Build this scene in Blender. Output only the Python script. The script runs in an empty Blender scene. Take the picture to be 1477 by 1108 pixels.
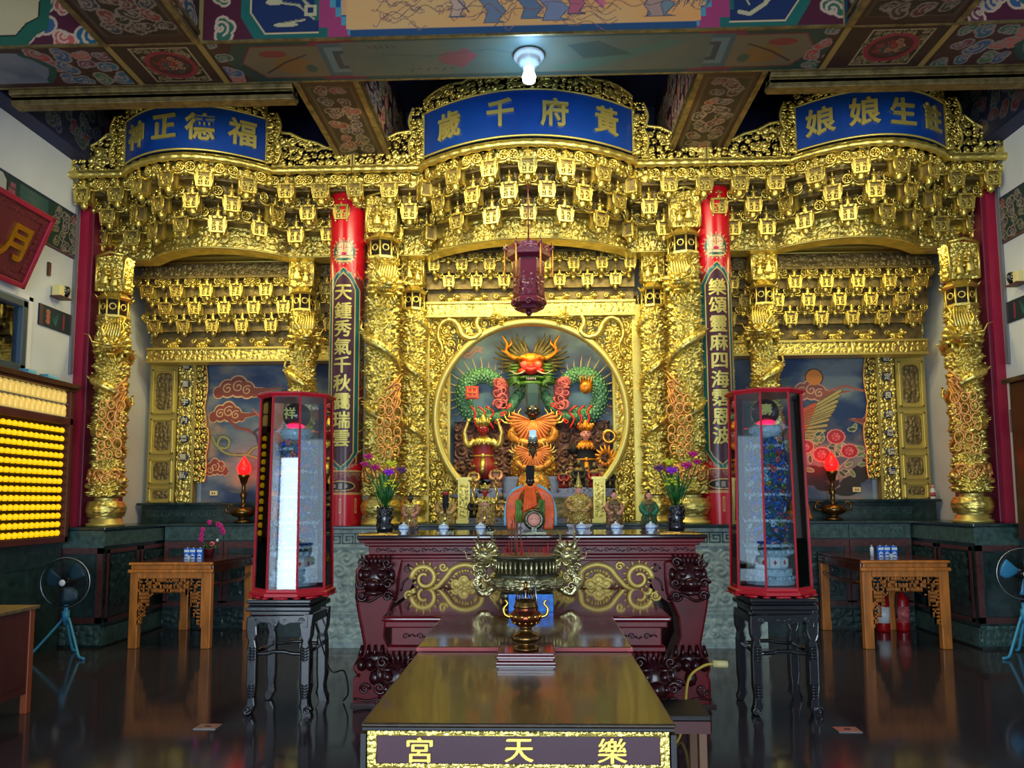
import bpy, bmesh, math, random
import numpy as np
from mathutils import Matrix, Vector
from mathutils.geometry import tessellate_polygon
PI = math.pi
S = bpy.context.scene
COL = S.collection
rng = random.Random(7)

# ------------------------------------------------------------------ camera
cam_d = bpy.data.cameras.new('camera'); cam = bpy.data.objects.new('camera', cam_d); COL.objects.link(cam)
S.camera = cam
cam_d.sensor_width = 36.0; cam_d.lens = 1100 / 1477 * 36.0; cam_d.shift_y = 69.7 / 1477
cam_d.clip_start = 0.05; cam_d.clip_end = 200
yaw, pitch, roll = .0335, .09, .0052
Rm = Matrix.Rotation(yaw, 4, 'Z') @ Matrix.Rotation(PI / 2 + pitch, 4, 'X') @ Matrix.Rotation(-roll, 4, 'Z')
cam.matrix_world = Matrix.Translation((.076, 0, 1.5)) @ Rm

# ------------------------------------------------------------------ colour management, world, lights
S.view_settings.view_transform = 'Standard'; S.view_settings.look = 'None'
S.view_settings.gamma = 1; S.view_settings.use_curve_mapping = False
S.view_settings.exposure = 0.42
w = bpy.data.worlds.new('sky'); S.world = w; w.use_nodes = True
bg = w.node_tree.nodes['Background']; bg.inputs[0].default_value = (.62, .8, 1.0, 1); bg.inputs[1].default_value = 1.3

def light(name, kind, loc, rot, power, color, size=.1, sizey=None, spot=None, blend=.6):
    d = bpy.data.lights.new(name, kind); d.energy = power; d.color = color
    if kind == 'AREA':
        d.shape = 'RECTANGLE'; d.size = size; d.size_y = sizey or size
    else:
        d.shadow_soft_size = size
    if spot: d.spot_size = spot; d.spot_blend = blend
    o = bpy.data.objects.new(name, d); COL.objects.link(o); o.location = loc; o.rotation_euler = rot
    return o
def aim(o, tgt):
    o.rotation_euler = (Vector(tgt) - o.location).to_track_quat('-Z', 'Y').to_euler()
WARM = (1.0, .88, .52); WARM3 = (1.0, .85, .34); WARM2 = (1.0, .76, .36); DAY = (.72, .86, 1.0)
# added fill lights, unseen behind the painted beam, brightening the gilded screens
for x, tx, p in ((-3.3, -3.6, 14), (-1.0, -1.2, 29), (1.0, 1.2, 29), (3.3, 3.6, 12)):
    aim(light('shrine_fill', 'AREA', (x, 6.6, 4.9), (0, 0, 0), p, WARM, 1.3, .35), (tx, 8.9, 2.7))
# strip lamps tucked behind the cornices, washing the gold below them
light('strip_lamp', 'AREA', (0, 8.02, 4.28), (math.radians(14), 0, 0), 36, WARM3, 2.4, .12)
light('strip_lamp', 'AREA', (-3.6, 8.3, 4.27), (math.radians(14), 0, 0), 18, WARM3, 1.8, .12)
light('strip_lamp', 'AREA', (3.6, 8.3, 4.27), (math.radians(14), 0, 0), 14, WARM3, 1.8, .12)
light('strip_lamp', 'AREA', (0, 9.2, 3.85), (math.radians(25), 0, 0), 26, WARM3, 1.8, .08)
# daylight entering by the open front of the hall
aim(light('entrance_daylight', 'AREA', (0, -3.9, 1.6), (0, 0, 0), 370, DAY, 4.6, 3.1), (0, 8, 2.6))
aim(light('entrance_daylight', 'AREA', (-4.42, -3.9, 1.35), (0, 0, 0), 55, DAY, 1.1, 2.6), (-3.5, 8, 1.6))
light('ceiling_bulb_light', 'POINT', (.03, 6.12, 4.93), (0, 0, 0), 9, (.55, .75, 1.0), .05)

# ------------------------------------------------------------------ materials
def lin(c):
    return tuple((v / 12.92 if v <= .04045 else ((v + .055) / 1.055) ** 2.4) for v in c[:3]) + (1,)
MATS = {}
def mat(name, col, rough=.5, metal=0.0, bump=0.0, bscale=40, var=0.0, vscale=8, emit=None, estr=0, coat=0.0, trans=0.0, ior=1.5, alpha=1.0, spec=.5, stretch=None):
    m = bpy.data.materials.new(name); m.use_nodes = True
    nt = m.node_tree; b = nt.nodes['Principled BSDF']
    b.inputs['Base Color'].default_value = lin(col); b.inputs['Roughness'].default_value = rough
    b.inputs['Metallic'].default_value = metal; b.inputs['IOR'].default_value = ior
    b.inputs['Coat Weight'].default_value = coat; b.inputs['Transmission Weight'].default_value = trans
    b.inputs['Specular IOR Level'].default_value = spec
    b.inputs['Coat Roughness'].default_value = .06
    if emit is not None:
        b.inputs['Emission Color'].default_value = lin(emit); b.inputs['Emission Strength'].default_value = estr
    tc = None
    def coord():
        nonlocal tc
        if tc is None:
            tc = nt.nodes.new('ShaderNodeTexCoord')
            if stretch:
                mp = nt.nodes.new('ShaderNodeMapping'); mp.inputs['Scale'].default_value = stretch
                nt.links.new(tc.outputs['Object'], mp.inputs[0]); tc = mp
        return tc.outputs['Vector'] if stretch else tc.outputs['Object']
    if var:
        n = nt.nodes.new('ShaderNodeTexNoise'); n.inputs['Scale'].default_value = vscale; n.inputs['Detail'].default_value = 4
        nt.links.new(coord(), n.inputs['Vector'])
        r = nt.nodes.new('ShaderNodeValToRGB')
        lo = tuple(max(0, v * (1 - var)) for v in col); hi = tuple(min(1, v * (1 + var)) for v in col)
        r.color_ramp.elements[0].color = lin(lo); r.color_ramp.elements[1].color = lin(hi)
        r.color_ramp.elements[0].position = .3; r.color_ramp.elements[1].position = .7
        nt.links.new(n.outputs['Fac'], r.inputs[0]); nt.links.new(r.outputs[0], b.inputs['Base Color'])
    if bump:
        n = nt.nodes.new('ShaderNodeTexNoise'); n.inputs['Scale'].default_value = bscale; n.inputs['Detail'].default_value = 3
        nt.links.new(coord(), n.inputs['Vector'])
        bp = nt.nodes.new('ShaderNodeBump'); bp.inputs['Strength'].default_value = bump; bp.inputs['Distance'].default_value = .01
        nt.links.new(n.outputs['Fac'], bp.inputs['Height']); nt.links.new(bp.outputs[0], b.inputs['Normal'])
    MATS[name] = m
    return m
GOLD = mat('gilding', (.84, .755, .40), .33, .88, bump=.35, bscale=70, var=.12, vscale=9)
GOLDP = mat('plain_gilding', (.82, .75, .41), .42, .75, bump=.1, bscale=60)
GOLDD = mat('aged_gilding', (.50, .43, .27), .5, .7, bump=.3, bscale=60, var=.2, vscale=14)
DARK = mat('recess_shade_brown', (.16, .11, .06), .8)  # shade inside the open pavilion capitals, put into the colour
LACQ = mat('wine_red_lacquer', (.38, .05, .08), .32, spec=.25, bump=.05, bscale=15, var=.15, vscale=4)
LACQD = mat('dark_red_lacquer', (.20, .06, .07), .24, bump=.1, bscale=30, spec=.45)
LACQB = mat('black_lacquer', (.10, .105, .12), .25, bump=.1, bscale=30, coat=.6)
BLACKP = mat('black_paint', (.03, .03, .035), .5)
BROWNT = mat('worn_brown_lacquer', (.20, .14, .08), .24, bump=.06, bscale=60, coat=.3, var=.25, vscale=3, stretch=(6, .6, 1))
BROWNR = mat('glossy_brown_lacquer', (.36, .14, .07), .12, bump=.04, bscale=40, coat=.7, var=.2, vscale=3, stretch=(5, .6, 1))
WOOD = mat('honey_wood', (.72, .43, .16), .38, bump=.08, bscale=30, var=.16, vscale=6, stretch=(4, 4, .5))
WOODD = mat('dark_brown_wood', (.25, .11, .08), .35, var=.15, vscale=5)
WOODR = mat('red_brown_wood', (.31, .13, .12), .45, var=.15, vscale=5, stretch=(1, 1, .3))
GREENST = mat('dark_green_stone', (.12, .20, .20), .3, var=.3, vscale=14, bump=.05, bscale=50)
GREENTOP = mat('green_stone_slab', (.11, .19, .20), .2, var=.3, vscale=12)
GREENM = mat('mid_green_stone', (.22, .32, .30), .35, var=.25, vscale=20)
REDST = mat('red_granite', (.30, .16, .16), .35, var=.2, vscale=30)
PALEST = mat('pale_green_stone', (.62, .69, .66), .45, var=.15, vscale=18, bump=.1, bscale=60)
PLASTER = mat('white_plaster', (.80, .82, .84), .85, bump=.08, bscale=12, var=.05, vscale=1.2)
PLASTG = mat('grey_plaster', (.74, .74, .72), .85, bump=.05, bscale=12, var=.06, vscale=2)
MAG = mat('magenta_red_paint', (.60, .08, .22), .45)
MAGD = mat('shaded_magenta_paint', (.42, .06, .18), .5)  # the magenta of the pilasters with the shade on their sides mixed in
NAVY = mat('navy_ceiling_paint', (.06, .10, .26), .6, var=.2, vscale=2)
BLUE = mat('blue_plaque_paint', (.01, .19, .48), .4, var=.06, vscale=3)
RED = mat('bright_red_paint', (.80, .04, .12), .3, coat=.3)
REDCASE = mat('red_case_frame', (.74, .10, .16), .35)
PURP = mat('purple_brown_panel', (.25, .13, .18), .4, spec=.3, var=.12, vscale=3)
MAROON = mat('maroon_lacquer', (.36, .07, .17), .3, bump=.2, bscale=50, coat=.3)
MAROONP = mat('maroon_board', (.38, .10, .16), .5, bump=.2, bscale=30)
BRONZE = mat('old_bronze', (.34, .34, .28), .3, .85, bump=.4, bscale=60, var=.25, vscale=10)
BRONZEL = mat('pale_bronze', (.72, .68, .50), .3, .9, bump=.4, bscale=60, var=.3, vscale=14)
BRASS = mat('brass', (.80, .60, .25), .25, .95, bump=.1, bscale=30)
BRASSD = mat('dark_brass', (.42, .31, .16), .25, .9, bump=.2, bscale=40)
STEEL = mat('steel', (.7, .72, .75), .3, .9)
ALU = mat('aluminium_frame', (.30, .36, .42), .4, .5)
CYAN = mat('pale_blue_enamel', (.25, .62, .80), .4)
FACED = mat('black_face', (.07, .06, .06), .35)
FACEP = mat('pink_face', (.88, .60, .52), .5)
FACER = mat('red_face', (.62, .10, .10), .5)
BEARD = mat('black_hair', (.05, .05, .05), .8, bump=.5, bscale=90)
ORANGE = mat('orange_silk', (.95, .36, .12), .45, var=.12, vscale=20)
ORANGEG = mat('gold_orange_robe', (.80, .52, .22), .4, .35, bump=.5, bscale=60, var=.3, vscale=22)
ROBER = mat('crimson_robe', (.50, .05, .08), .5, bump=.3, bscale=60)
ROBEG = mat('green_robe', (.10, .38, .26), .5, bump=.3, bscale=60, var=.3, vscale=30)
ROBEGO = mat('old_gold_robe', (.66, .52, .30), .45, .4, bump=.6, bscale=80, var=.4, vscale=40)
ROBEP = mat('rose_gold_robe', (.66, .46, .36), .45, .3, bump=.6, bscale=80, var=.4, vscale=40)
ROBEB = mat('sky_blue_trim', (.40, .72, .85), .5)
CERAM = mat('white_porcelain', (.82, .88, .92), .15)
CERB = mat('cobalt_porcelain', (.10, .35, .72), .15)
CARTB = mat('blue_carton', (.02, .40, .85), .45)
CARTW = mat('white_carton', (.86, .92, .96), .45)
LEAF = mat('leaf_green', (.12, .34, .14), .45, var=.3, vscale=20)
LEAFL = mat('light_leaf_green', (.32, .48, .18), .45, var=.3, vscale=20)
PINKF = mat('magenta_petals', (.72, .10, .45), .5, var=.2, vscale=30)
PURPF = mat('purple_petals', (.60, .15, .80), .5)
YELF = mat('yellow_petals', (.85, .85, .15), .5)
ROSEF = mat('rose_petals', (.90, .45, .45), .5)
WHITE = mat('white_enamel', (.88, .88, .88), .4)
GREYP = mat('grey_plastic', (.45, .45, .48), .5)
YELLOWC = mat('yellow_cable', (.78, .66, .25), .5)
INCENSE = mat('red_incense', (.75, .12, .10), .7)
STICK = mat('brown_stick', (.45, .26, .20), .7)
CREAM = mat('cream_plastic', (.85, .80, .55), .5)
DRG = mat('dragon_green_scales', (.30, .50, .36), .4, .2, bump=.9, bscale=60, var=.5, vscale=30)
DRO = mat('dragon_orange_gold', (.90, .50, .14), .35, .35, bump=.3, bscale=40, var=.3, vscale=16)
DRR = mat('dragon_red', (.85, .16, .14), .35)
DRP = mat('dragon_pink_cloud', (.72, .34, .34), .45, var=.3, vscale=18)
DRM = mat('dragon_olive_mane', (.34, .30, .16), .5, .2, var=.3, vscale=20)
DRW = mat('dragon_pale_spine', (.78, .66, .52), .5)
BLUET = mat('blue_tinsel', (.10, .34, .66), .35, .4, var=.5, vscale=40)
WHT = mat('pearl_trim', (.75, .82, .86), .3, .1, var=.12, vscale=40)
TEALT = mat('teal_tinsel', (.12, .38, .42), .35, .4, var=.5, vscale=30)
SKYP = mat('printed_blue_card', (.12, .45, .85), .5, var=.25, vscale=25)
EXTR = mat('extinguisher_red', (.65, .05, .08), .3)
REDGLOW = mat('lit_red_glass', (.9, .02, .02), .3, emit=(1, .02, .02), estr=9)
REDGLOWS = mat('small_red_bulb', (.9, .02, .1), .3, emit=(1, .05, .2), estr=5)
BULB = mat('lit_led_bulb', (1, 1, 1), .3, emit=(.55, .8, 1), estr=60)
VOTY = mat('lit_yellow_votive', (.95, .75, .10), .4, emit=(1, .80, .05), estr=.6)
VOTW = mat('lit_pale_votive', (.85, .72, .40), .4, .3, emit=(1, .85, .45), estr=.35)
SHELFY = mat('gold_shelf', (.30, .22, .06), .4, .3)
EYEW = mat('eye_white', (.9, .85, .8), .3)
def glassmat(name, col, a):
    m = bpy.data.materials.new(name); m.use_nodes = True; nt = m.node_tree
    for n in list(nt.nodes): nt.nodes.remove(n)
    o = nt.nodes.new('ShaderNodeOutputMaterial'); mx = nt.nodes.new('ShaderNodeMixShader')
    t = nt.nodes.new('ShaderNodeBsdfTransparent'); g = nt.nodes.new('ShaderNodeBsdfGlossy'); f = nt.nodes.new('ShaderNodeFresnel')
    ma = nt.nodes.new('ShaderNodeMath'); ma.operation = 'MULTIPLY_ADD'; ma.inputs[1].default_value = 1.5; ma.inputs[2].default_value = a
    t.inputs[0].default_value = lin(col); g.inputs['Roughness'].default_value = .02; f.inputs[0].default_value = 1.45
    nt.links.new(f.outputs[0], ma.inputs[0]); nt.links.new(ma.outputs[0], mx.inputs[0])
    nt.links.new(t.outputs[0], mx.inputs[1]); nt.links.new(g.outputs[0], mx.inputs[2]); nt.links.new(mx.outputs[0], o.inputs[0])
    return m
GLASS = glassmat('clear_glass', (.93, .96, .97), .04)
def paintmat(name, rough, bump=0):
    m = bpy.data.materials.new(name); m.use_nodes = True; nt = m.node_tree; b = nt.nodes['Principled BSDF']
    a = nt.nodes.new('ShaderNodeAttribute'); a.attribute_name = 'Col'; nt.links.new(a.outputs['Color'], b.inputs['Base Color'])
    b.inputs['Roughness'].default_value = rough
    return m
PAINT = paintmat('painted_decoration', .5); PAINTG = paintmat('glossy_painted_decoration', .25)
# polished granite floor
fm = bpy.data.materials.new('polished_dark_granite'); fm.use_nodes = True; nt = fm.node_tree; b = nt.nodes['Principled BSDF']
tc = nt.nodes.new('ShaderNodeTexCoord'); n1 = nt.nodes.new('ShaderNodeTexNoise'); n1.inputs['Scale'].default_value = 90; n1.inputs['Detail'].default_value = 6
n2 = nt.nodes.new('ShaderNodeTexNoise'); n2.inputs['Scale'].default_value = 2.2; n2.inputs['Detail'].default_value = 5
r1 = nt.nodes.new('ShaderNodeValToRGB'); r1.color_ramp.elements[0].position = .35; r1.color_ramp.elements[1].position = .75
r1.color_ramp.elements[0].color = lin((.13, .12, .15)); r1.color_ramp.elements[1].color = lin((.29, .26, .29))
r2 = nt.nodes.new('ShaderNodeValToRGB'); r2.color_ramp.elements[0].color = (.04, .04, .04, 1); r2.color_ramp.elements[1].color = (.16, .16, .16, 1)
for n in (n1, n2): nt.links.new(tc.outputs['Object'], n.inputs['Vector'])
nt.links.new(n1.outputs['Fac'], r1.inputs[0]); nt.links.new(r1.outputs[0], b.inputs['Base Color'])
nt.links.new(n2.outputs['Fac'], r2.inputs[0]); nt.links.new(r2.outputs[0], b.inputs['Roughness'])
b.inputs['IOR'].default_value = 1.6
FLOORM = fm

# ------------------------------------------------------------------ mesh collector
class M:
    def __init__(s): s.V = []; s.F = []; s.n = 0
    def add(s, v, f, mi=0, sm=True, T=None):
        v = np.asarray(v, float)
        if T is not None:
            T = np.array(T); v = v @ T[:3, :3].T + T[:3, 3]
        if isinstance(f, np.ndarray): s.F.append((f.reshape(len(f), -1) + s.n, mi, sm))
        else:
            by = {}
            for q in f: by.setdefault(len(q), []).append(q)
            for k, q in by.items(): s.F.append((np.array(q) + s.n, mi, sm))
        s.V.append(v); s.n += len(v); return s
    def merge(s, o, T=None, mi=None):
        v = np.concatenate(o.V)
        if T is not None:
            T = np.array(T); v = v @ T[:3, :3].T + T[:3, 3]
        for f, m_, sm in o.F: s.F.append((f + s.n, m_ if mi is None else mi, sm))
        s.V.append(v); s.n += len(v); return s
    def box(s, x0, x1, y0, y1, z0, z1, mi=0, T=None, b=0):
        v = [(x, y, z) for z in (z0, z1) for y in (y0, y1) for x in (x0, x1)]
        return s.add(v, [(0, 2, 3, 1), (4, 5, 7, 6), (0, 1, 5, 4), (2, 6, 7, 3), (0, 4, 6, 2), (1, 3, 7, 5)], mi, False, T)
    def cbox(s, c, d, mi=0, T=None):
        return s.box(c[0] - d[0] / 2, c[0] + d[0] / 2, c[1] - d[1] / 2, c[1] + d[1] / 2, c[2] - d[2] / 2, c[2] + d[2] / 2, mi, T)
    def rings(s, R, mi=0, sm=True, close=True, cap=True, T=None):   # R: (k, n, 3)
        R = np.asarray(R, float); k, n, _ = R.shape
        i = np.arange(k - 1)[:, None]; j = np.arange(n if close else n - 1)[None, :]
        a = i * n + j; b_ = i * n + (j + 1) % n; c = b_ + n; d = a + n
        f = np.stack([a, b_, c, d], -1).reshape(-1, 4)
        s.add(R.reshape(-1, 3), f, mi, sm, T)
        if cap and close:
            base = s.n - k * n
            s.F.append((np.array([list(range(n))[::-1]]) + base, mi, False)); s.F.append((np.array([list(range(n))]) + base + (k - 1) * n, mi, False))
        return s
    def lathe(s, prof, n=24, mi=0, T=None, sx=1, sy=1, lobes=0, la=0, sm=True):
        th = np.linspace(0, 2 * PI, n, endpoint=False)
        R = np.array([[(r * (1 + la * abs(math.cos(lobes * t / 2))) * sx * math.cos(t), r * (1 + la * abs(math.cos(lobes * t / 2))) * sy * math.sin(t), z) for t in th] for r, z in prof])
        return s.rings(R, mi, sm, T=T)
    def ell(s, c, r, mi=0, n=10, T=None, rot=None):
        k = max(4, n // 2 + 1); th = np.linspace(0, 2 * PI, n, endpoint=False); ph = np.linspace(-PI / 2 + .05, PI / 2 - .05, k)
        R = np.stack([np.outer(np.cos(ph), np.cos(th)) * r[0], np.outer(np.cos(ph), np.sin(th)) * r[1], np.outer(np.sin(ph), np.ones(n)) * r[2]], -1)
        if rot is not None: R = R @ np.array(rot.to_3x3()).T
        return s.rings(R + np.array(c), mi, True, T=T)
    def tube(s, P, r, n=6, mi=0, T=None, flat=1.0, up=(0, 0, 1), closed=False, sm=True):
        P = np.asarray(P, float); k = len(P); r = np.broadcast_to(np.asarray(r, float), (k,))
        tg = np.gradient(P, axis=0)
        if closed: tg = np.roll(P, -1, 0) - np.roll(P, 1, 0)
        tg /= np.linalg.norm(tg, axis=1)[:, None] + 1e-9
        up = np.array(up, float)
        a = np.cross(tg, up); la = np.linalg.norm(a, axis=1)
        bad = la < .15
        if bad.any(): a[bad] = np.cross(tg[bad], np.array([1., .13, 0]))
        a /= np.linalg.norm(a, axis=1)[:, None] + 1e-9
        for i in range(1, k):
            if np.dot(a[i], a[i - 1]) < 0: a[i] = -a[i]
        b_ = np.cross(tg, a)
        th = np.linspace(0, 2 * PI, n, endpoint=False)
        R = P[:, None, :] + r[:, None, None] * (np.cos(th)[None, :, None] * a[:, None, :] + flat * np.sin(th)[None, :, None] * b_[:, None, :])
        if closed: R = np.concatenate([R, R[:1]])
        return s.rings(R, mi, sm, cap=not closed, T=T)
    def torus(s, c, R, r, mi=0, n=12, m_=5, T=None, ax='y', sx=1, sz=1):
        t = np.linspace(0, 2 * PI, n, endpoint=False)
        if ax == 'y': P = np.stack([np.cos(t) * R * sx, 0 * t, np.sin(t) * R * sz], -1); up = (0, 1, 0)
        elif ax == 'z': P = np.stack([np.cos(t) * R * sx, np.sin(t) * R * sz, 0 * t], -1); up = (0, 0, 1)
        else: P = np.stack([0 * t, np.cos(t) * R * sx, np.sin(t) * R * sz], -1); up = (1, 0, 0)
        return s.tube(P + np.array(c), r, m_, mi, T, up=up, closed=True)
    def prism(s, pts, y0, y1, mi=0, T=None, sm=False):    # polygon in XZ extruded in Y
        n = len(pts); v = [(x, y0, z) for x, z in pts] + [(x, y1, z) for x, z in pts]
        tri = tessellate_polygon([[Vector((x, z, 0)) for x, z in pts]])
        area = sum(pts[i][0] * pts[(i + 1) % n][1] - pts[(i + 1) % n][0] * pts[i][1] for i in range(n))
        f = []
        for t in tri:
            f.append(tuple(t)); f.append(tuple(i + n for i in t[::-1]))
        for i in range(n): f.append((i, (i + 1) % n, n + (i + 1) % n, n + i) if area > 0 else (n + i, n + (i + 1) % n, (i + 1) % n, i))
        return s.add(v, f, mi, sm, T)
    def grid(s, P, mi=0, sm=True, keep=None, T=None):   # P: (ny, nx, 3)
        ny, nx, _ = P.shape
        a = (np.arange(ny - 1)[:, None] * nx + np.arange(nx - 1)[None, :])
        f = np.stack([a, a + 1, a + nx + 1, a + nx], -1)
        f = f[keep] if keep is not None else f.reshape(-1, 4)
        return s.add(P.reshape(-1, 3), f, mi, sm, T)
    def spiral(s, c, R, turns, r, mi=0, d=1, ph=0, n=16, T=None, y=0, m_=5):
        t = np.linspace(0, 1, n); rr = R * (1 - .85 * t); a = ph + d * 2 * PI * turns * t
        P = np.stack([c[0] + rr * np.cos(a), np.full(n, c[1]) - y * t, c[2] + rr * np.sin(a)], -1)
        return s.tube(P, np.linspace(r, r * .6, n), m_, mi, T, up=(0, 1, 0))
def TR(x=0, y=0, z=0, rz=0, s=1, rx=0, ry=0, sx=None):
    m = Matrix.Translation((x, y, z)) @ Matrix.Rotation(rz, 4, 'Z') @ Matrix.Rotation(ry, 4, 'Y') @ Matrix.Rotation(rx, 4, 'X')
    return m @ (Matrix.Diagonal((sx if sx is not None else s, s, s, 1)))
def mesh(name, m, mats):
    me = bpy.data.meshes.new(name)
    V = np.concatenate(m.V).astype(np.float32)
    loops = np.concatenate([f.reshape(-1) for f, _, _ in m.F]); cnt = np.concatenate([np.full(len(f), f.shape[1]) for f, _, _ in m.F])
    mi = np.concatenate([np.full(len(f), i) for f, i, _ in m.F]); sm = np.concatenate([np.full(len(f), x) for f, _, x in m.F])
    me.vertices.add(len(V)); me.vertices.foreach_set('co', V.reshape(-1))
    me.loops.add(len(loops)); me.loops.foreach_set('vertex_index', loops.astype(np.int32))
    me.polygons.add(len(cnt)); me.polygons.foreach_set('loop_start', np.concatenate([[0], np.cumsum(cnt)[:-1]]).astype(np.int32))
    me.polygons.foreach_set('material_index', mi.astype(np.int32)); me.polygons.foreach_set('use_smooth', sm.astype(bool))
    if not isinstance(mats, (list, tuple)): mats = [mats]
    for x in mats: me.materials.append(x)
    me.update(calc_edges=True)
    if sm.any() and not sm.all(): pass
    return me
def bake(me, loc): return me
def part(name, m, mats, parent, loc=(0, 0, 0), label=None, kind=None, bevel=0, solid=0):
    me = m if isinstance(m, bpy.types.Mesh) else mesh(name, m, mats)
    o = bpy.data.objects.new(name, me); COL.objects.link(o)
    if parent is not None: o.parent = parent
    o.location = loc
    if label: o['label'] = label
    if kind: o['kind'] = kind
    if bevel:
        b = o.modifiers.new('bevel', 'BEVEL'); b.width = bevel; b.segments = 2; b.limit_method = 'ANGLE'
    if solid:
        b = o.modifiers.new('solid', 'SOLIDIFY'); b.thickness = solid; b.offset = 0
    return o
def thing(name, label, cat, loc=(0, 0, 0), rz=0, group=None):
    o = bpy.data.objects.new(name, None); COL.objects.link(o); o.empty_display_size = .1
    o.location = loc; o.rotation_euler = (0, 0, rz); o['label'] = label; o['category'] = cat
    if group: o['group'] = group
    return o
def solo(name, m, mats, label, cat, loc=(0, 0, 0), rz=0, group=None, kind=None, bevel=0):
    o = part(name, m, mats, None, loc, bevel=bevel); o.rotation_euler = (0, 0, rz)
    o['label'] = label; o['category'] = cat
    if group: o['group'] = group
    if kind: o['kind'] = kind
    return o
def struct(name, m, mats, parent=None, bevel=0):
    o = part(name, m, mats, parent, bevel=bevel)
    if parent is None: o['kind'] = 'structure'
    return o
def dup(root, label=None, loc=None, rz=None, group=None, mirror=False):
    kids = {}
    for o in COL.objects:
        if o.parent: kids.setdefault(o.parent.name, []).append(o)
    def cp(o, par):
        c = o.copy(); COL.objects.link(c)
        if par is not None: c.parent = par
        for k in kids.get(o.name, []): cp(k, c)
        return c
    r = cp(root, None)
    if loc is not None: r.location = loc
    if rz is not None: r.rotation_euler = (0, 0, rz)
    if mirror: r.scale = (-root.scale[0], root.scale[1], root.scale[2])
    if label: r['label'] = label
    if group: r['group'] = group
    return r

# ------------------------------------------------------------------ ornament height fields
def h2(i, j, seed):
    x = np.sin(i * 127.1 + j * 311.7 + seed * 74.7) * 43758.5453
    return x - np.floor(x)
def vnoise(X, Y, sc, seed=0):
    X = X / sc; Y = Y / sc; i = np.floor(X); j = np.floor(Y); a = X - i; b = Y - j
    a = a * a * (3 - 2 * a); b = b * b * (3 - 2 * b)
    return (h2(i, j, seed) * (1 - a) + h2(i + 1, j, seed) * a) * (1 - b) + (h2(i, j + 1, seed) * (1 - a) + h2(i + 1, j + 1, seed) * a) * b
def fbm(X, Y, sc, seed=0, o=4):
    r = 0; a = .5
    for k in range(o): r = r + a * vnoise(X, Y, sc / 2 ** k, seed + k); a *= .5
    return r
def scroll(U, V, c, seed=0, turns=1.6):
    """scrollwork: spiral ridge in every cell of a jittered lattice -> height 0..1, gap to the neighbour cell"""
    i0 = np.floor(U / c); j0 = np.floor(V / c)
    F1 = np.full(U.shape, 9e9); F2 = np.full(U.shape, 9e9); TH = np.zeros(U.shape); RN = np.zeros(U.shape)
    for di in (-1, 0, 1):
        for dj in (-1, 0, 1):
            i = i0 + di; j = j0 + dj
            px = (i + .15 + .7 * h2(i, j, seed)) * c; py = (j + .15 + .7 * h2(i, j, seed + 5)) * c
            dx = U - px; dy = V - py; d = np.hypot(dx, dy); nr = d < F1
            F2 = np.where(nr, F1, np.minimum(F2, d)); TH = np.where(nr, np.arctan2(dy, dx), TH)
            RN = np.where(nr, h2(i, j, seed + 9), RN); F1 = np.where(nr, d, F1)
    gap = (F2 - F1) / c
    sg = np.where(RN > .5, 1, -1)
    h = .5 + .5 * np.cos(2 * PI * turns * F1 / (c * .55) - sg * TH + RN * 20)
    e = np.clip(gap / .22, 0, 1)
    return (h * .62 + .38 * np.exp(-(F1 / (c * .22)) ** 2)) * e, gap
def relief(W, H, step, amp, c, seed=0, pos=None, openw=False, top=None, hole=.3):
    """carved board W x H in local XZ facing -Y.  pos(U, V, h) -> P"""
    nx = max(3, int(W / step) + 1); ny = max(3, int(H / step) + 1)
    U, V = np.meshgrid(np.linspace(0, W, nx), np.linspace(0, H, ny))
    h, gap = scroll(U, V, c, seed)
    P = np.stack([U, -amp * h, V], -1) if pos is None else pos(U, V, h * amp)
    keep = None
    if openw or top is not None:
        Uc = (U[:-1, :-1] + U[1:, 1:]) / 2; Vc = (V[:-1, :-1] + V[1:, 1:]) / 2; hc = (h[:-1, :-1] + h[1:, 1:]) / 2
        keep = np.ones(Uc.shape, bool)
        if openw:
            keep &= ~((hc < hole) & (vnoise(Uc, Vc, c * .6, seed + 3) > .38))
        if top is not None: keep &= Vc < top(Uc)
    return P, keep

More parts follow.
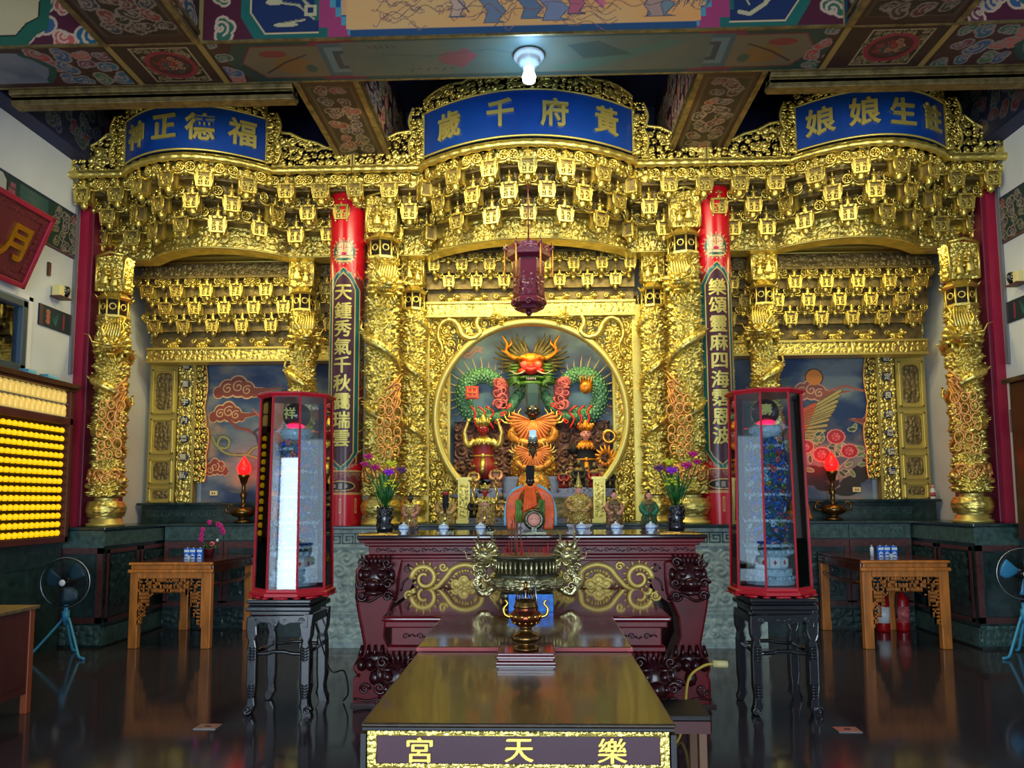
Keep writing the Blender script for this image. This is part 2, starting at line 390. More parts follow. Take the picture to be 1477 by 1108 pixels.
# ------------------------------------------------------------------ raster painter -> vertex colours (flat painted decoration)
class Ras:
    def __init__(s, w_, h_, step, col):
        s.w = w_; s.h = h_; nx = int(w_ / step) + 1; ny = int(h_ / step) + 1
        s.X, s.Y = np.meshgrid(np.linspace(0, w_, nx), np.linspace(0, h_, ny)); s.st = step
        s.ox = 0; s.A = np.empty(s.X.shape + (3,)); s.A[:] = col
    def shift(s, ox): s.X = s.X - ox; s.ox = ox; return s
    def win(s, x0, x1, y0, y1):
        ny, nx = s.X.shape; x0 += s.ox; x1 += s.ox
        i0 = max(0, int(x0 / s.w * (nx - 1)) - 1); i1 = min(nx, int(x1 / s.w * (nx - 1)) + 3)
        j0 = max(0, int(y0 / s.h * (ny - 1)) - 1); j1 = min(ny, int(y1 / s.h * (ny - 1)) + 3)
        if i1 <= i0 or j1 <= j0: return None
        return (slice(j0, j1), slice(i0, i1))
    def put(s, m_, col, a=1.0): s.A[m_] = s.A[m_] * (1 - a) + np.array(col) * a; return s
    def poly(s, pts, col, a=1):
        xs = [p[0] for p in pts]; ys = [p[1] for p in pts]; w_ = s.win(min(xs), max(xs), min(ys), max(ys))
        if w_ is None: return s
        X = s.X[w_]; Y = s.Y[w_]; m_ = np.zeros(X.shape, bool); n = len(pts)
        for i in range(n):
            (x0, y0), (x1, y1) = pts[i], pts[(i + 1) % n]
            if y0 == y1: continue
            m_ ^= ((Y >= min(y0, y1)) & (Y < max(y0, y1)) & (X < x0 + (Y - y0) * (x1 - x0) / (y1 - y0)))
        v = s.A[w_]; v[m_] = v[m_] * (1 - a) + np.array(col) * a; return s
    def line(s, pts, wd, col, a=1):
        for (x0, y0), (x1, y1) in zip(pts[:-1], pts[1:]):
            w_ = s.win(min(x0, x1) - wd, max(x0, x1) + wd, min(y0, y1) - wd, max(y0, y1) + wd)
            if w_ is None: continue
            X = s.X[w_] - x0; Y = s.Y[w_] - y0; dx = x1 - x0; dy = y1 - y0; L = dx * dx + dy * dy + 1e-12
            t = np.clip((X * dx + Y * dy) / L, 0, 1); m_ = np.hypot(X - t * dx, Y - t * dy) < max(wd / 2, s.st * .5)
            v = s.A[w_]; v[m_] = v[m_] * (1 - a) + np.array(col) * a
        return s
    def ell(s, cx, cy, rx, ry, col, a=1, rot=0):
        R = max(rx, ry); w_ = s.win(cx - R, cx + R, cy - R, cy + R)
        if w_ is None: return s
        X = s.X[w_] - cx; Y = s.Y[w_] - cy; c, n = math.cos(rot), math.sin(rot)
        m_ = ((X * c + Y * n) / rx) ** 2 + ((-X * n + Y * c) / ry) ** 2 < 1
        v = s.A[w_]; v[m_] = v[m_] * (1 - a) + np.array(col) * a; return s
    def rect(s, x0, x1, y0, y1, col, a=1): return s.poly([(x0, y0), (x1, y0), (x1, y1), (x0, y1)], col, a)
    def spir(s, cx, cy, R, wd, col, d=1, ph=0, turns=1.3):
        return s.line([(cx + R * (1 - .8 * t) * math.cos(ph + d * 2 * PI * turns * t), cy + R * (1 - .8 * t) * math.sin(ph + d * 2 * PI * turns * t)) for t in np.linspace(0, 1, 18)], wd, col)
    def curl(s, cx, cy, R, col, out, d=1, ph=0, lw=None):
        lw = lw or R * .16
        for k in range(3):
            a = ph + d * k * 1.2; r = R * (.75 - .12 * k)
            s.ell(cx + r * .9 * math.cos(a) * .8, cy + r * .9 * math.sin(a) * .8, r * .62 + lw, r * .62 + lw, out)
        for k in range(3):
            a = ph + d * k * 1.2; r = R * (.75 - .12 * k)
            s.ell(cx + r * .9 * math.cos(a) * .8, cy + r * .9 * math.sin(a) * .8, r * .62, r * .62, col)
        return s.spir(cx, cy, R * .55, lw, out, d, ph)
    def scrolls(s, x0, x1, y0, y1, sz, cols, out, rs, n=None, inside=None):
        q = random.Random(rs); nx = max(1, int((x1 - x0) / sz)); ny = max(1, int((y1 - y0) / sz))
        for i in range(nx):
            for j in range(ny):
                cx = x0 + (i + .5 + q.uniform(-.2, .2)) * (x1 - x0) / nx; cy = y0 + (j + .5 + q.uniform(-.2, .2)) * (y1 - y0) / ny
                if inside and not inside(cx, cy): q.random(); continue
                s.curl(cx, cy, sz * q.uniform(.56, .78), q.choice(cols), out, q.choice((-1, 1)), q.uniform(0, 6.3))
        return s
    def cloud(s, cx, cy, L, H, col, out, line_, flip=1):
        lob = [(-.5, -.1, .28), (-.25, .1, .42), (.05, .2, .5), (.3, .02, .4), (.52, -.1, .24)]
        for g, c in ((1.14, out), (1.0, col)):
            for x, y, r in lob: s.ell(cx + flip * x * L * .7, cy + y * H, r * L * .36 * g, r * H * g, c)
            s.poly([(cx + flip * .3 * L, cy - .22 * H * g), (cx + flip * .3 * L, cy + .12 * H * g), (cx + flip * .98 * L, cy + .1 * H)], c)
        for x, y, r in lob[1:4]: s.spir(cx + flip * x * L * .7, cy + y * H - .02 * H, r * H * .62, H * .05, line_, flip, 1.0)
        return s
    def mesh(s, name, fn):
        m_ = M(); m_.grid(fn(s.X + s.ox, s.Y)); me = mesh(name, m_, PAINT)
        c = np.clip(s.A.reshape(-1, 3), 0, 1); c = np.where(c <= .04045, c / 12.92, ((c + .055) / 1.055) ** 2.4)
        at = me.color_attributes.new('Col', 'FLOAT_COLOR', 'POINT')
        at.data.foreach_set('color', np.concatenate([c, np.ones((len(c), 1))], 1).astype(np.float32).reshape(-1))
        return me
def sp(pts, n=8):
    P = np.array(pts, float); P = np.concatenate([[2 * P[0] - P[1]], P, [2 * P[-1] - P[-2]]]); out = []
    for i in range(1, len(P) - 2):
        for t in np.linspace(0, 1, n, endpoint=False):
            out.append(tuple(.5 * ((2 * P[i]) + (-P[i - 1] + P[i + 1]) * t + (2 * P[i - 1] - 5 * P[i] + 4 * P[i + 1] - P[i + 2]) * t * t + (-P[i - 1] + 3 * P[i] - 3 * P[i + 1] + P[i + 2]) * t ** 3)))
    out.append(tuple(P[-2])); return out
def obj_from(me, name, parent, loc=(0, 0, 0), m=None, label=None, solid=0):
    if m: me.materials[0] = m
    return part(name, me, None, parent, loc, label=label, solid=solid)

# ------------------------------------------------------------------ lettering
_G = {}
def glyph(ch, ext=.02, bold=.0, cuts=0):
    k = (ch, ext, bold, cuts)
    if k in _G: return _G[k]
    cu = bpy.data.curves.new('g', 'FONT'); cu.body = ch; cu.extrude = ext; cu.offset = bold; cu.resolution_u = 3
    o = bpy.data.objects.new('g', cu); COL.objects.link(o); dg = bpy.context.evaluated_depsgraph_get()
    ev = o.evaluated_get(dg); me = ev.to_mesh()
    if cuts:
        b = bmesh.new(); b.from_mesh(me); bmesh.ops.remove_doubles(b, verts=b.verts[:], dist=1e-5)
        xs = [q.co.x for q in b.verts]
        for c in np.linspace(min(xs), max(xs), cuts + 2)[1:-1]:
            bmesh.ops.bisect_plane(b, geom=b.verts[:] + b.edges[:] + b.faces[:], plane_co=(c, 0, 0), plane_no=(1, 0, 0))
        bmesh.ops.triangulate(b, faces=b.faces[:]); b.verts.index_update(); v = np.array([p.co[:] for p in b.verts]); f = [tuple(q.index for q in p.verts) for p in b.faces]; b.free()
    else: v = np.array([p.co[:] for p in me.vertices]); f = [tuple(p.vertices) for p in me.polygons]
    ev.to_mesh_clear(); bpy.data.objects.remove(o); bpy.data.curves.remove(cu)
    c = (v.min(0) + v.max(0)) / 2; v = v - c
    v = np.stack([v[:, 0], -v[:, 2], v[:, 1]], -1)      # stand up, facing -Y
    m_ = M(); m_.add(v, f, 0, False); _G[k] = m_
    return m_
# ================================================================== THE ROOM
m = M(); m.box(-5.2, 5.2, -4, 10.6, -.1, 0); struct('floor', m, FLOORM)
m = M(); m.box(-5.2, 5.2, -4, 10.6, 6.3, 6.4); struct('ceiling', m, NAVY)
for sx, nm in ((-1, 'wall_left'), (1, 'wall_right')):
    m = M()
    # side door opening Y 3..4.8, Z 0..2.7; on the left also the window opening Y 6.4..7.27, Z 2.79..3.5
    m.box(*sorted((sx * 5.2, sx * 5.0)), -4, 3.0, 0, 6.3); m.box(*sorted((sx * 5.2, sx * 5.0)), 3.0, 4.8, 2.7, 6.3)
    if sx < 0:
        for a in ((4.8, 6.4, 0, 6.3), (7.64, 10.6, 0, 6.3), (6.4, 7.64, 0, 2.79), (6.4, 7.64, 3.5, 6.3)): m.box(-5.2, -5.0, a[0], a[1], a[2], a[3])
        m.box(-5.03, -5.0, 7.27, 7.64, 2.79, 3.5)
    else: m.box(5.0, 5.2, 4.8, 10.6, 0, 6.3)
    struct(nm, m, PLASTER)
m = M(); m.box(-5.2, 5.2, 10.35, 10.5, 0, 6.3)
for sx in (-1, 1): m.box(*sorted((sx * 5.0, sx * 1.75)), 9.75, 10.35, 0, 5.0)
m.box(-1.75, 1.75, 9.75, 10.35, 4.1, 5.0)
struct('wall_back', m, PLASTG)
m = M()
for q in ((-5.2, -4.98, 0, 6.3), (-3.86, -2.35, 0, 6.3), (2.35, 5.2, 0, 6.3), (-2.35, 2.35, 3.2, 6.3), (-4.98, -3.86, 2.68, 6.3)): m.box(q[0], q[1], -4.15, -4.0, q[2], q[3])
struct('wall_front', m, PLASTG)
# window in the left wall
wf = M(); wf.box(-5.1, -4.97, 7.2, 7.27, 2.79, 3.5); wf.box(-5.1, -4.97, 6.4, 6.47, 2.79, 3.5); wf.box(-5.1, -4.97, 6.4, 7.27, 3.43, 3.5); wf.box(-5.1, -4.97, 6.4, 7.27, 2.79, 2.86)
wf.box(-5.08, -4.99, 6.83, 6.87, 2.86, 3.43)
wo = struct('window_1', wf, ALU, bevel=.006)
m = M(); m.box(-5.03, -5.02, 6.47, 7.2, 2.86, 3.43); part('window_pane', m, GLASS, wo)
m = M(); m.box(-5.0, -4.985, 7.3, 7.36, 2.7, 3.56); m.box(-5.0, -4.985, 6.4, 7.36, 3.52, 3.57); part('window_trim', m, WHITE, wo)
# pilasters at the ends of the shrine
for i, sx in enumerate((-1, 1)):
    m = M(); m.box(*sorted((sx * 5.0, sx * 4.86)), 8.12, 8.95, 1.25, 5.2)
    o = struct('trim_%d' % (i + 1), m, MAGD, bevel=.01)
    m = M(); m.box(*sorted((sx * 5.0, sx * 4.9)), 8.09, 8.12, 1.25, 5.2); part('lit_face', m, MAG, o)  # front strip in a brighter magenta: the light on it is painted
    m = M(); m.cbox((sx * 4.99, 8.02, 3.9), (.03, .05, 2.0)); part('pipe_cover', m, GREYP, o)

# ---- painted beams
CR = [(.62, .22, .20), (.16, .36, .28), (.20, .32, .45), (.40, .18, .26), (.22, .40, .24), (.70, .32, .28), (.12, .34, .42)]
MRN = (.30, .09, .16); LINE = (.74, .62, .52); GRN = (.10, .36, .32); TEAL = (.13, .42, .50)
def beam_front(x0, x1):
    W = x1 - x0; H = .75; r = Ras(W, H, .0068, MRN); X = lambda x: x - x0
    # central story panel
    q = random.Random(5)
    r.rect(X(-1.72), X(1.68), 0, H, (.62, .22, .38))
    for a, c in ((.0, (.62, .22, .38)), (.06, (.30, .55, .60)), (.11, (.10, .30, .48)), (.15, (.42, .62, .64))):
        for sx in (-1, 1):
            xs = -.02
            pts = [(xs + sx * (1.68 - a), H)]
            zz = H; xx = 1.68 - a
            pts = [(xs, H), (xs + sx * xx, H)]
            for k in range(9):
                zz -= .08; pts.append((xs + sx * xx, max(0, zz)))
                if k > 3: xx -= .05; pts.append((xs + sx * xx, max(0, zz)))
            pts.append((xs, 0)); r.poly([(X(p[0]), p[1]) for p in pts], c)
    r.rect(X(-1.42), X(1.38), .0, .075, (.14, .28, .42)); 
    hx0, hx1 = -1.42, 1.38
    r.poly([(X(hx0), .075), (X(hx1), .075), (X(hx1), .2), (X(hx1 + .07), .2), (X(hx1 + .07), H), (X(hx0 - .07), H), (X(hx0 - .07), .2), (X(hx0), .2)], (.80, .60, .40))
    sel = (np.abs(r.X - X(-.02)) < 1.43) & (r.Y > .08)
    nz = fbm(r.X, r.Y * 3, .8, 3)
    cc = r.A[sel]; t = np.clip((nz[sel] - .35) * 2.2, 0, 1)[:, None]
    base = np.array((.88, .60, .34)) * (1 - t) + np.array((.82, .68, .46)) * t
    r.A[sel] = base
    ink = (.30, .30, .36)
    for k in range(34):     # flowing smoke lines on the ground of the mural
        cx = X(q.uniform(-1.25, .5)); cy = q.uniform(.1, .32); L = q.uniform(.1, .4)
        r.line([(cx + L * t, cy + .03 * math.sin(t * 9 + k) + .06 * t * (-1) ** k) for t in np.linspace(0, 1, 16)], .006, (.52, .38, .34))
        if k % 3 == 0: r.spir(cx, cy + .02, .045, .006, (.52, .38, .34), 1, k)
    def leg(x, y, h, s, c):      # cropped walking legs of the mural's figures
        pts = [(x, y + h), (x + .16 * s, y + h), (x + .13 * s, y + h * .55), (x + .2 * s, y + h * .3), (x + .14 * s, y + .02), (x + .2 * s, y), (x + .02 * s, y), (x + .05 * s, y + h * .3), (x - .02 * s, y + h * .6)]
        r.poly(pts, c); r.line(pts + [pts[0]], .008, ink)
    for x, y, h, s, c in ((-.35, .10, .34, 1, (.42, .46, .52)), (-.05, .13, .3, 1, (.38, .44, .52)), (.12, .11, .34, 1.2, (.48, .50, .58)), (.33, .16, .3, .8, (.72, .36, .42)), (-.62, .16, .34, .7, (.76, .62, .52)), (.95, .12, .34, 1.3, (.45, .50, .50)), (1.14, .12, .34, -.9, (.66, .52, .46))):
        leg(X(x), y, h, s, c)
    for cx, cy, s_ in ((-.28, .42, 1.0), (.18, .44, 1.1), (1.02, .44, .9)):   # hanging sashes and robe hems
        for k in range(6): r.line(sp([(X(cx) + .04 * (k - 3), cy + .1), (X(cx) + .05 * (k - 3) + .02, cy - .02), (X(cx) + .07 * (k - 3), cy - .1 * s_)], 5), .02, [(.34, .40, .50), (.62, .34, .36), (.50, .46, .38)][k % 3])
        for k in range(7): r.line(sp([(X(cx) + .04 * (k - 3.5), cy + .1), (X(cx) + .05 * (k - 3.5) + .02, cy - .02), (X(cx) + .07 * (k - 3.5), cy - .11 * s_)], 5), .006, ink)
    for k in range(10): x_ = -1.15 + .26 * k; r.line(sp([(X(x_), .16 + .05 * (k % 3)), (X(x_ + .08), .22 + .05 * (k % 2)), (X(x_ + .2), .17 + .04 * (k % 3)), (X(x_ + .3), .24)], 6), .007, (.48, .34, .30))
    r.poly([(X(-.55), .4), (X(.35), .42), (X(.3), .5), (X(.1), .75), (X(-.6), .75)], (.44, .47, .54)); r.line([(X(-.8), .7), (X(-.62), .4), (X(-.45), .2)], .014, ink)
    r.poly([(X(.35), .42), (X(.55), .28), (X(.62), .2), (X(.66), .24), (X(.58), .4), (X(.5), .6)], (.80, .40, .45)); r.line([(X(.4), .5), (X(.55), .3), (X(.64), .2)], .008, ink)
    for k in range(14): r.line([(X(1.22 + .02 * k), .2 + .02 * (k % 3)), (X(1.24 + .02 * k), .26 + .03 * (k % 2))], .006, ink)
    # blue panels with antiques
    for sx in (-1, 1):
        c = -.02
        r.rect(*sorted((X(c + sx * 1.66), X(c + sx * 2.66))), 0, H, MRN)
        P = [(X(c + sx * a), b) for a, b in ((1.58, 0), (2.18, 0), (2.3, .2), (2.3, H), (1.66, H), (1.66, .1), (1.58, .1))]
        r.poly(P, GRN)
        P = [(X(c + sx * a), b) for a, b in ((1.66, .06), (2.1, .06), (2.22, .24), (2.22, H), (1.7, H), (1.7, .16), (1.66, .16))]
        r.poly(P, (.10, .17, .32)); r.line(P[:4], .012, (.80, .68, .50))
    tan = (.72, .66, .50)
    for p in ([(-2.15, .42), (-1.9, .44), (-1.75, .28)], [(-2.1, .34), (-1.85, .3), (-1.72, .18)], [(-2.0, .14), (-1.8, .17)], [(-1.85, .5), (-1.75, .36)]):
        r.line([(X(a), b) for a, b in p], .022, tan); r.line([(X(a), b + .006) for a, b in p], .008, (.4, .36, .3))
    r.ell(X(-1.93), .42, .07, .045, tan); r.ell(X(-2.05), .33, .07, .03, tan); r.ell(X(-1.95), .13, .1, .02, tan)
    r.rect(X(-1.8), X(-1.7), .2, .3, tan); r.rect(X(-1.775), X(-1.725), .225, .275, (.10, .17, .32))
    r.line([(X(1.72), .14), (X(1.8), .12), (X(1.92), .2), (X(2.0), .3)], .035, tan); r.line([(X(1.75), .3), (X(1.8), .2)], .012, tan)
    # scrollwork fields, side panels of landscapes
    for sx in (-1, 1):
        a, b = sorted((sx * 2.34, sx * 2.62)); r.scrolls(X(a - .06), X(b + .02), 0, H, .19, CR, LINE, 11 + sx)
        a, b = sorted((sx * 3.45, sx * 4.3)); r.scrolls(X(a), X(b), .0, H, .2, CR, LINE, 21 + sx)
        e = sx * 4.6
        P = [(X(sx * 5.0), .10), (X(sx * 4.2), .10), (X(sx * 4.12), .2), (X(sx * 4.02), .25), (X(sx * 4.0), H), (X(sx * 5.0), H)]
        r.poly([(p[0] - sx * .09, p[1] - .1 if p[1] < .3 else p[1]) for p in P], (.12, .34, .26)); r.poly(P, (.74, .66, .50)); r.line(P, .012, (.1, .1, .1))
        for k in range(7): r.line([(X(sx * (4.95 - .05 * k)), .2 + .02 * (k % 2)), (X(sx * (4.93 - .05 * k)), .35 + .05 * (k % 3))], .01, (.25, .28, .30))
        r.ell(X(sx * 4.8), .42, .16, .05, (.35, .42, .42)); r.ell(X(sx * 4.6), .5, .1, .03, (.35, .42, .42))
    for x in (-3.45, -2.68, 2.58, 3.42): r.rect(X(x) - .045, X(x) + .045, 0, H, (.55, .45, .25)); r.rect(X(x) - .03, X(x) + .01, 0, H, (.10, .22, .30))
    return r
r = beam_front(-5.0, 5.0)
bm = M(); bm.box(-5.0, 5.0, 5.84, 6.44, 5.25, 6.3)
beam = struct('trim_3', bm, NAVY); beam['label'] = 'wide painted cross beam above the shrine'
obj_from(r.mesh('m', lambda X, Y: np.stack([X - 5.0, np.full(X.shape, 5.835), Y + 5.252], -1)), 'painted_front', beam)
# underside of the beam
def beam_under():
    r = Ras(10.0, .6, .0075, (.22, .09, .11)); X = lambda x: x + 5.0; q = random.Random(3)
    r.rect(X(-1.9), X(1.85), 0, .6, (.13, .26, .26))
    for sx in (-1, 1):
        for k in range(5): r.rect(*sorted((X(sx * (1.78 - .055 * k)), X(sx * (1.4)))), .03 + .05 * k, .6 - .05 * k, [(.45, .12, .22), (.22, .32, .34), (.36, .44, .44), (.16, .22, .26), (.32, .38, .36)][k])
    sel = (np.abs(r.X - 5.0) < 1.52) & (r.Y > .06) & (r.Y < .56)
    n = fbm(r.X, r.Y, .35, 8)[..., None]; A = np.array((.40, .37, .31)) * (1 - n) + np.array((.20, .33, .33)) * n
    r.A[sel] = A[sel]
    r.poly([(X(.2), .12), (X(1.2), .5), (X(1.35), .45), (X(.5), .08)], (.24, .38, .34)); r.poly([(X(.35), .45), (X(.6), .5), (X(.9), .3), (X(.5), .25)], (.16, .28, .28))
    r.ell(X(-.62), .3, .12, .1, (.44, .26, .28)); r.poly([(X(-.7), .3), (X(-.5), .45), (X(-.4), .33), (X(-.55), .15)], (.46, .24, .28))
    for k in range(6): r.line([(X(-1.0 + .07 * k), .12 + .03 * (k % 2)), (X(-.97 + .07 * k), .16)], .01, (.12, .12, .14))
    for k in range(5): r.line([(X(-1.3 + .05 * k), .5), (X(-1.28 + .05 * k), .47)], .012, (.12, .12, .14))
    r.line([(X(-1.2), .38), (X(-.8), .34), (X(-.3), .42), (X(.1), .3)], .01, (.2, .26, .26))
    for sx in (-1, 1):
        P = [(X(sx * 1.72), .07), (X(sx * 2.28), .07), (X(sx * 2.42), .3), (X(sx * 2.28), .53), (X(sx * 1.72), .53)]
        r.poly([(X(sx * 1.8), 0), (X(sx * 2.4), 0), (X(sx * 2.55), .3), (X(sx * 2.4), .6), (X(sx * 1.8), .6)], (.06, .22, .20))
        r.poly(P, (.40, .35, .27)); r.line(P, .014, (.42, .12, .18))
        r.ell(X(sx * 2.0), .25, .16, .13, (.46, .32, .18)); r.line([(X(sx * 1.85), .4), (X(sx * 2.05), .3), (X(sx * 2.25), .15)], .02, (.22, .14, .14)); r.ell(X(sx * 2.12), .42, .12, .05, (.48, .18, .18)); r.ell(X(sx * 1.85), .2, .05, .06, (.18, .28, .26))
        a, b = sorted((sx * 2.5, sx * 2.72)); r.scrolls(X(a - .1), X(b), .0, .6, .15, CR, (.52, .46, .42), 31 + sx)
        a, b = sorted((sx * 3.5, sx * 4.15)); r.scrolls(X(a), X(b), .0, .6, .16, CR, (.52, .46, .42), 41 + sx)
        P = [(X(sx * 5), .07), (X(sx * 4.3), .07), (X(sx * 4.18), .2), (X(sx * 4.12), .3), (X(sx * 4.18), .42), (X(sx * 4.3), .53), (X(sx * 5), .53)]
        r.poly([(p[0] - sx * .07, p[1]) for p in P], (.08, .26, .22)); r.poly(P, (.40, .42, .46)); sel = (np.abs(r.X - X(sx * 4.7)) < .45) & (r.Y > .08) & (r.Y < .52)
        nn = fbm(r.X, r.Y, .2, 4)[..., None]; A = np.array((.30, .34, .40)) * (1 - nn) + np.array((.58, .56, .56)) * nn; r.A[sel] = A[sel]
        # square coffer panel with a round dragon medallion
        cx = X(sx * 3.04); r.rect(cx - .42, cx + .42, 0, .6, (.16, .06, .09))
        r.rect(cx - .25, cx + .25, .05, .55, (.60, .52, .38)); r.rect(cx - .235, cx + .235, .065, .535, (.10, .07, .08))
        r.scrolls(cx - .23, cx + .23, .07, .53, .07, [(.10, .07, .08), (.22, .16, .12)], (.56, .48, .34), 51 + sx)
        r.ell(cx, .3, .215, .2, (.52, .10, .18)); r.ell(cx, .3, .175, .16, (.26, .08, .12))
        for k in range(14): r.spir(cx + .12 * math.cos(k * 2.4) * (k / 14) ** .5, .3 + .11 * math.sin(k * 2.4) * (k / 14) ** .5, .035, .01, [(.60, .16, .16), (.14, .30, .28), (.66, .46, .32)][k % 3], 1, k)
    for x in (-3.45, -2.68, 2.58, 3.42):
        r.rect(X(x) - .05, X(x) + .05, 0, .6, (.12, .08, .06)); r.rect(X(x) - .02, X(x) + .03, 0, .6, (.58, .46, .24))
    return r
obj_from(beam_under().mesh('m', lambda X, Y: np.stack([5.0 - X, 5.84 + Y, np.full(X.shape, 5.246)], -1)[:, ::-1] if False else np.stack([X - 5.0, 6.44 - Y, np.full(X.shape, 5.246)], -1)), 'painted_underside', beam)
for z, y in ((5.25, 5.835), (5.25, 6.44)):
    m = M(); m.cbox((0, y, z), (10, .02, .02)); part('edge_moulding', m, GOLDD, beam)
# beams running towards the viewer, and on towards the back
def cross_beam(nm, x0, x1, y0, y1, seed, under=True):
    m = M(); m.box(x0, x1, y0, y1, 5.25, 6.3); o = struct(nm, m, mat_beam)
    L = y1 - y0; W = x1 - x0
    r = Ras(W, L, .012, (.20, .08, .09))
    n = 3 if L > 3 else 1
    for k in range(n):
        a = L * k / n + .1; b = L * (k + 1) / n - .08
        r.rect(.07, W - .07, a, b, (.26, .22, .16)); r.rect(.09, W - .09, a + .02, b - .02, (.12, .07, .08))
        r.scrolls(.1, W - .1, a + .04, b - .04, .14, [(.46, .16, .16), (.14, .16, .14), (.20, .14, .14), (.14, .18, .24), (.30, .12, .16)], (.50, .42, .36), seed + k)
    obj_from(r.mesh('m', lambda X, Y: np.stack([x0 + X, y1 - Y, np.full(X.shape, 5.246)], -1)), 'painted_underside', o)
    for xx, sx in ((x0, -1), (x1, 1)):
        r2 = Ras(L, .9, .014, (.24, .08, .15)); r2.scrolls(0, L, .05, .8, .17, CR, LINE, seed + 7)
        xx2 = xx + sx * .004
        obj_from(r2.mesh('m', (lambda X, Y, xx2=xx2: np.stack([np.full(X.shape, xx2), y0 + X, 5.27 + Y], -1)) if sx > 0 else (lambda X, Y, xx2=xx2: np.stack([np.full(X.shape, xx2), y1 - X, 5.27 + Y], -1))), 'painted_side', o)
        m = M(); m.cbox((xx, (y0 + y1) / 2, 5.25), (.05, L, .035)); m.cbox((xx + sx * .01, (y0 + y1) / 2, 5.33), (.03, L, .03)); part('gilt_moulding', m, GOLDD, o)
mat_beam = NAVY
cross_beam('trim_4', -3.45, -2.68, 1.5, 5.83, 60); cross_beam('trim_5', 2.58, 3.42, 1.5, 5.83, 70)
cross_beam('trim_6', -2.06, -1.52, 6.45, 9.0, 80); cross_beam('trim_7', 1.54, 2.1, 6.45, 9.0, 90)
# rear beam and wall-top beams
m = M(); m.box(-5, 5, 9.0, 9.5, 5.15, 6.3); m.box(-5, 5, 8.9, 9.02, 5.5, 5.7); m.box(-5, 5, 8.93, 9.02, 5.25, 5.32); struct('trim_8', m, NAVY)
for i, sx in enumerate((-1, 1)):
    m = M(); m.box(*sorted((sx * 5.0, sx * 4.8)), 6.44, 9.0, 5.25, 6.3); o = struct('trim_%d' % (9 + i), m, NAVY)
    r = Ras(2.5, .7, .014, (.10, .12, .22)); r.scrolls(0, 2.5, .05, .65, .16, [(.34, .12, .16), (.10, .20, .22), (.14, .16, .30)], (.30, .32, .36), 100 + i)
    obj_from(r.mesh('m', (lambda X, Y: np.stack([np.full(X.shape, -4.795), 6.45 + X, 5.27 + Y], -1)) if sx < 0 else (lambda X, Y: np.stack([np.full(X.shape, 4.795), 8.95 - X, 5.27 + Y], -1))), 'painted_side', o)
# carved boards between rear beams (dark gilded mouldings behind the cornice)
for a, b in ((-4.7, -2.1), (2.15, 4.7)):
    m = M(); m.box(a, b, 6.5, 6.62, 5.12, 5.25); m.box(a, b, 6.5, 6.66, 5.16, 5.2); m.box(a, b, 6.46, 6.6, 5.2, 5.25)
    o = part('stepped_moulding', m, GOLDD, beam, bevel=.006)
# ---- painted friezes on the side walls
def frieze(sx):
    r = Ras(1.75, .5, .008, (.10, .22, .22)); q = random.Random(4)
    r.scrolls(1.3, 1.72, .02, .48, .11, [(.42, .14, .20), (.14, .22, .30), (.12, .28, .24)], (.56, .50, .44), 8)
    r.poly([(.0, .04), (.55, .04), (.6, .1), (.6, .42), (.55, .47), (0, .47)], (.66, .68, .66)); r.line([(.55, .04), (.6, .1), (.6, .42), (.55, .47)], .02, (.10, .08, .10))
    for k in range(26): r.line([(.15, .3), (.15 + .2 * math.cos(k * .5), .3 + .12 * math.sin(k * .5))], .01, (.12, .22, .24))
    r.line([(0, .12), (.2, .2), (.5, .14)], .03, (.20, .26, .28))
    for k in range(6): r.rect(.62 + .03 * (k % 2), .72, .06 + .065 * k, .11 + .065 * k, (.56, .30, .38))
    n = fbm(r.X, r.Y, .2, 5)[..., None]; A = np.array((.13, .30, .30)) * (1 - n) + np.array((.34, .42, .40)) * n
    sel = (r.X > .78) & (r.X < 1.22) & (r.Y > .05) & (r.Y < .46); r.A[sel] = A[sel]
    for k in range(5): r.line([(.85 + .04 * k, .40), (.87 + .04 * k, .42)], .008, (.1, .1, .12))
    r.line([(.8, .1), (.95, .25), (1.1, .18), (1.2, .3)], .03, (.30, .16, .20)); r.ell(.95, .25, .07, .05, (.28, .16, .24))
    r.line([(0, .01), (1.75, .01)], .02, (.45, .25, .28)); r.line([(0, .49), (1.75, .49)], .02, (.12, .16, .3)); r.rect(1.70, 1.75, 0, .5, (.34, .34, .28))
    return r
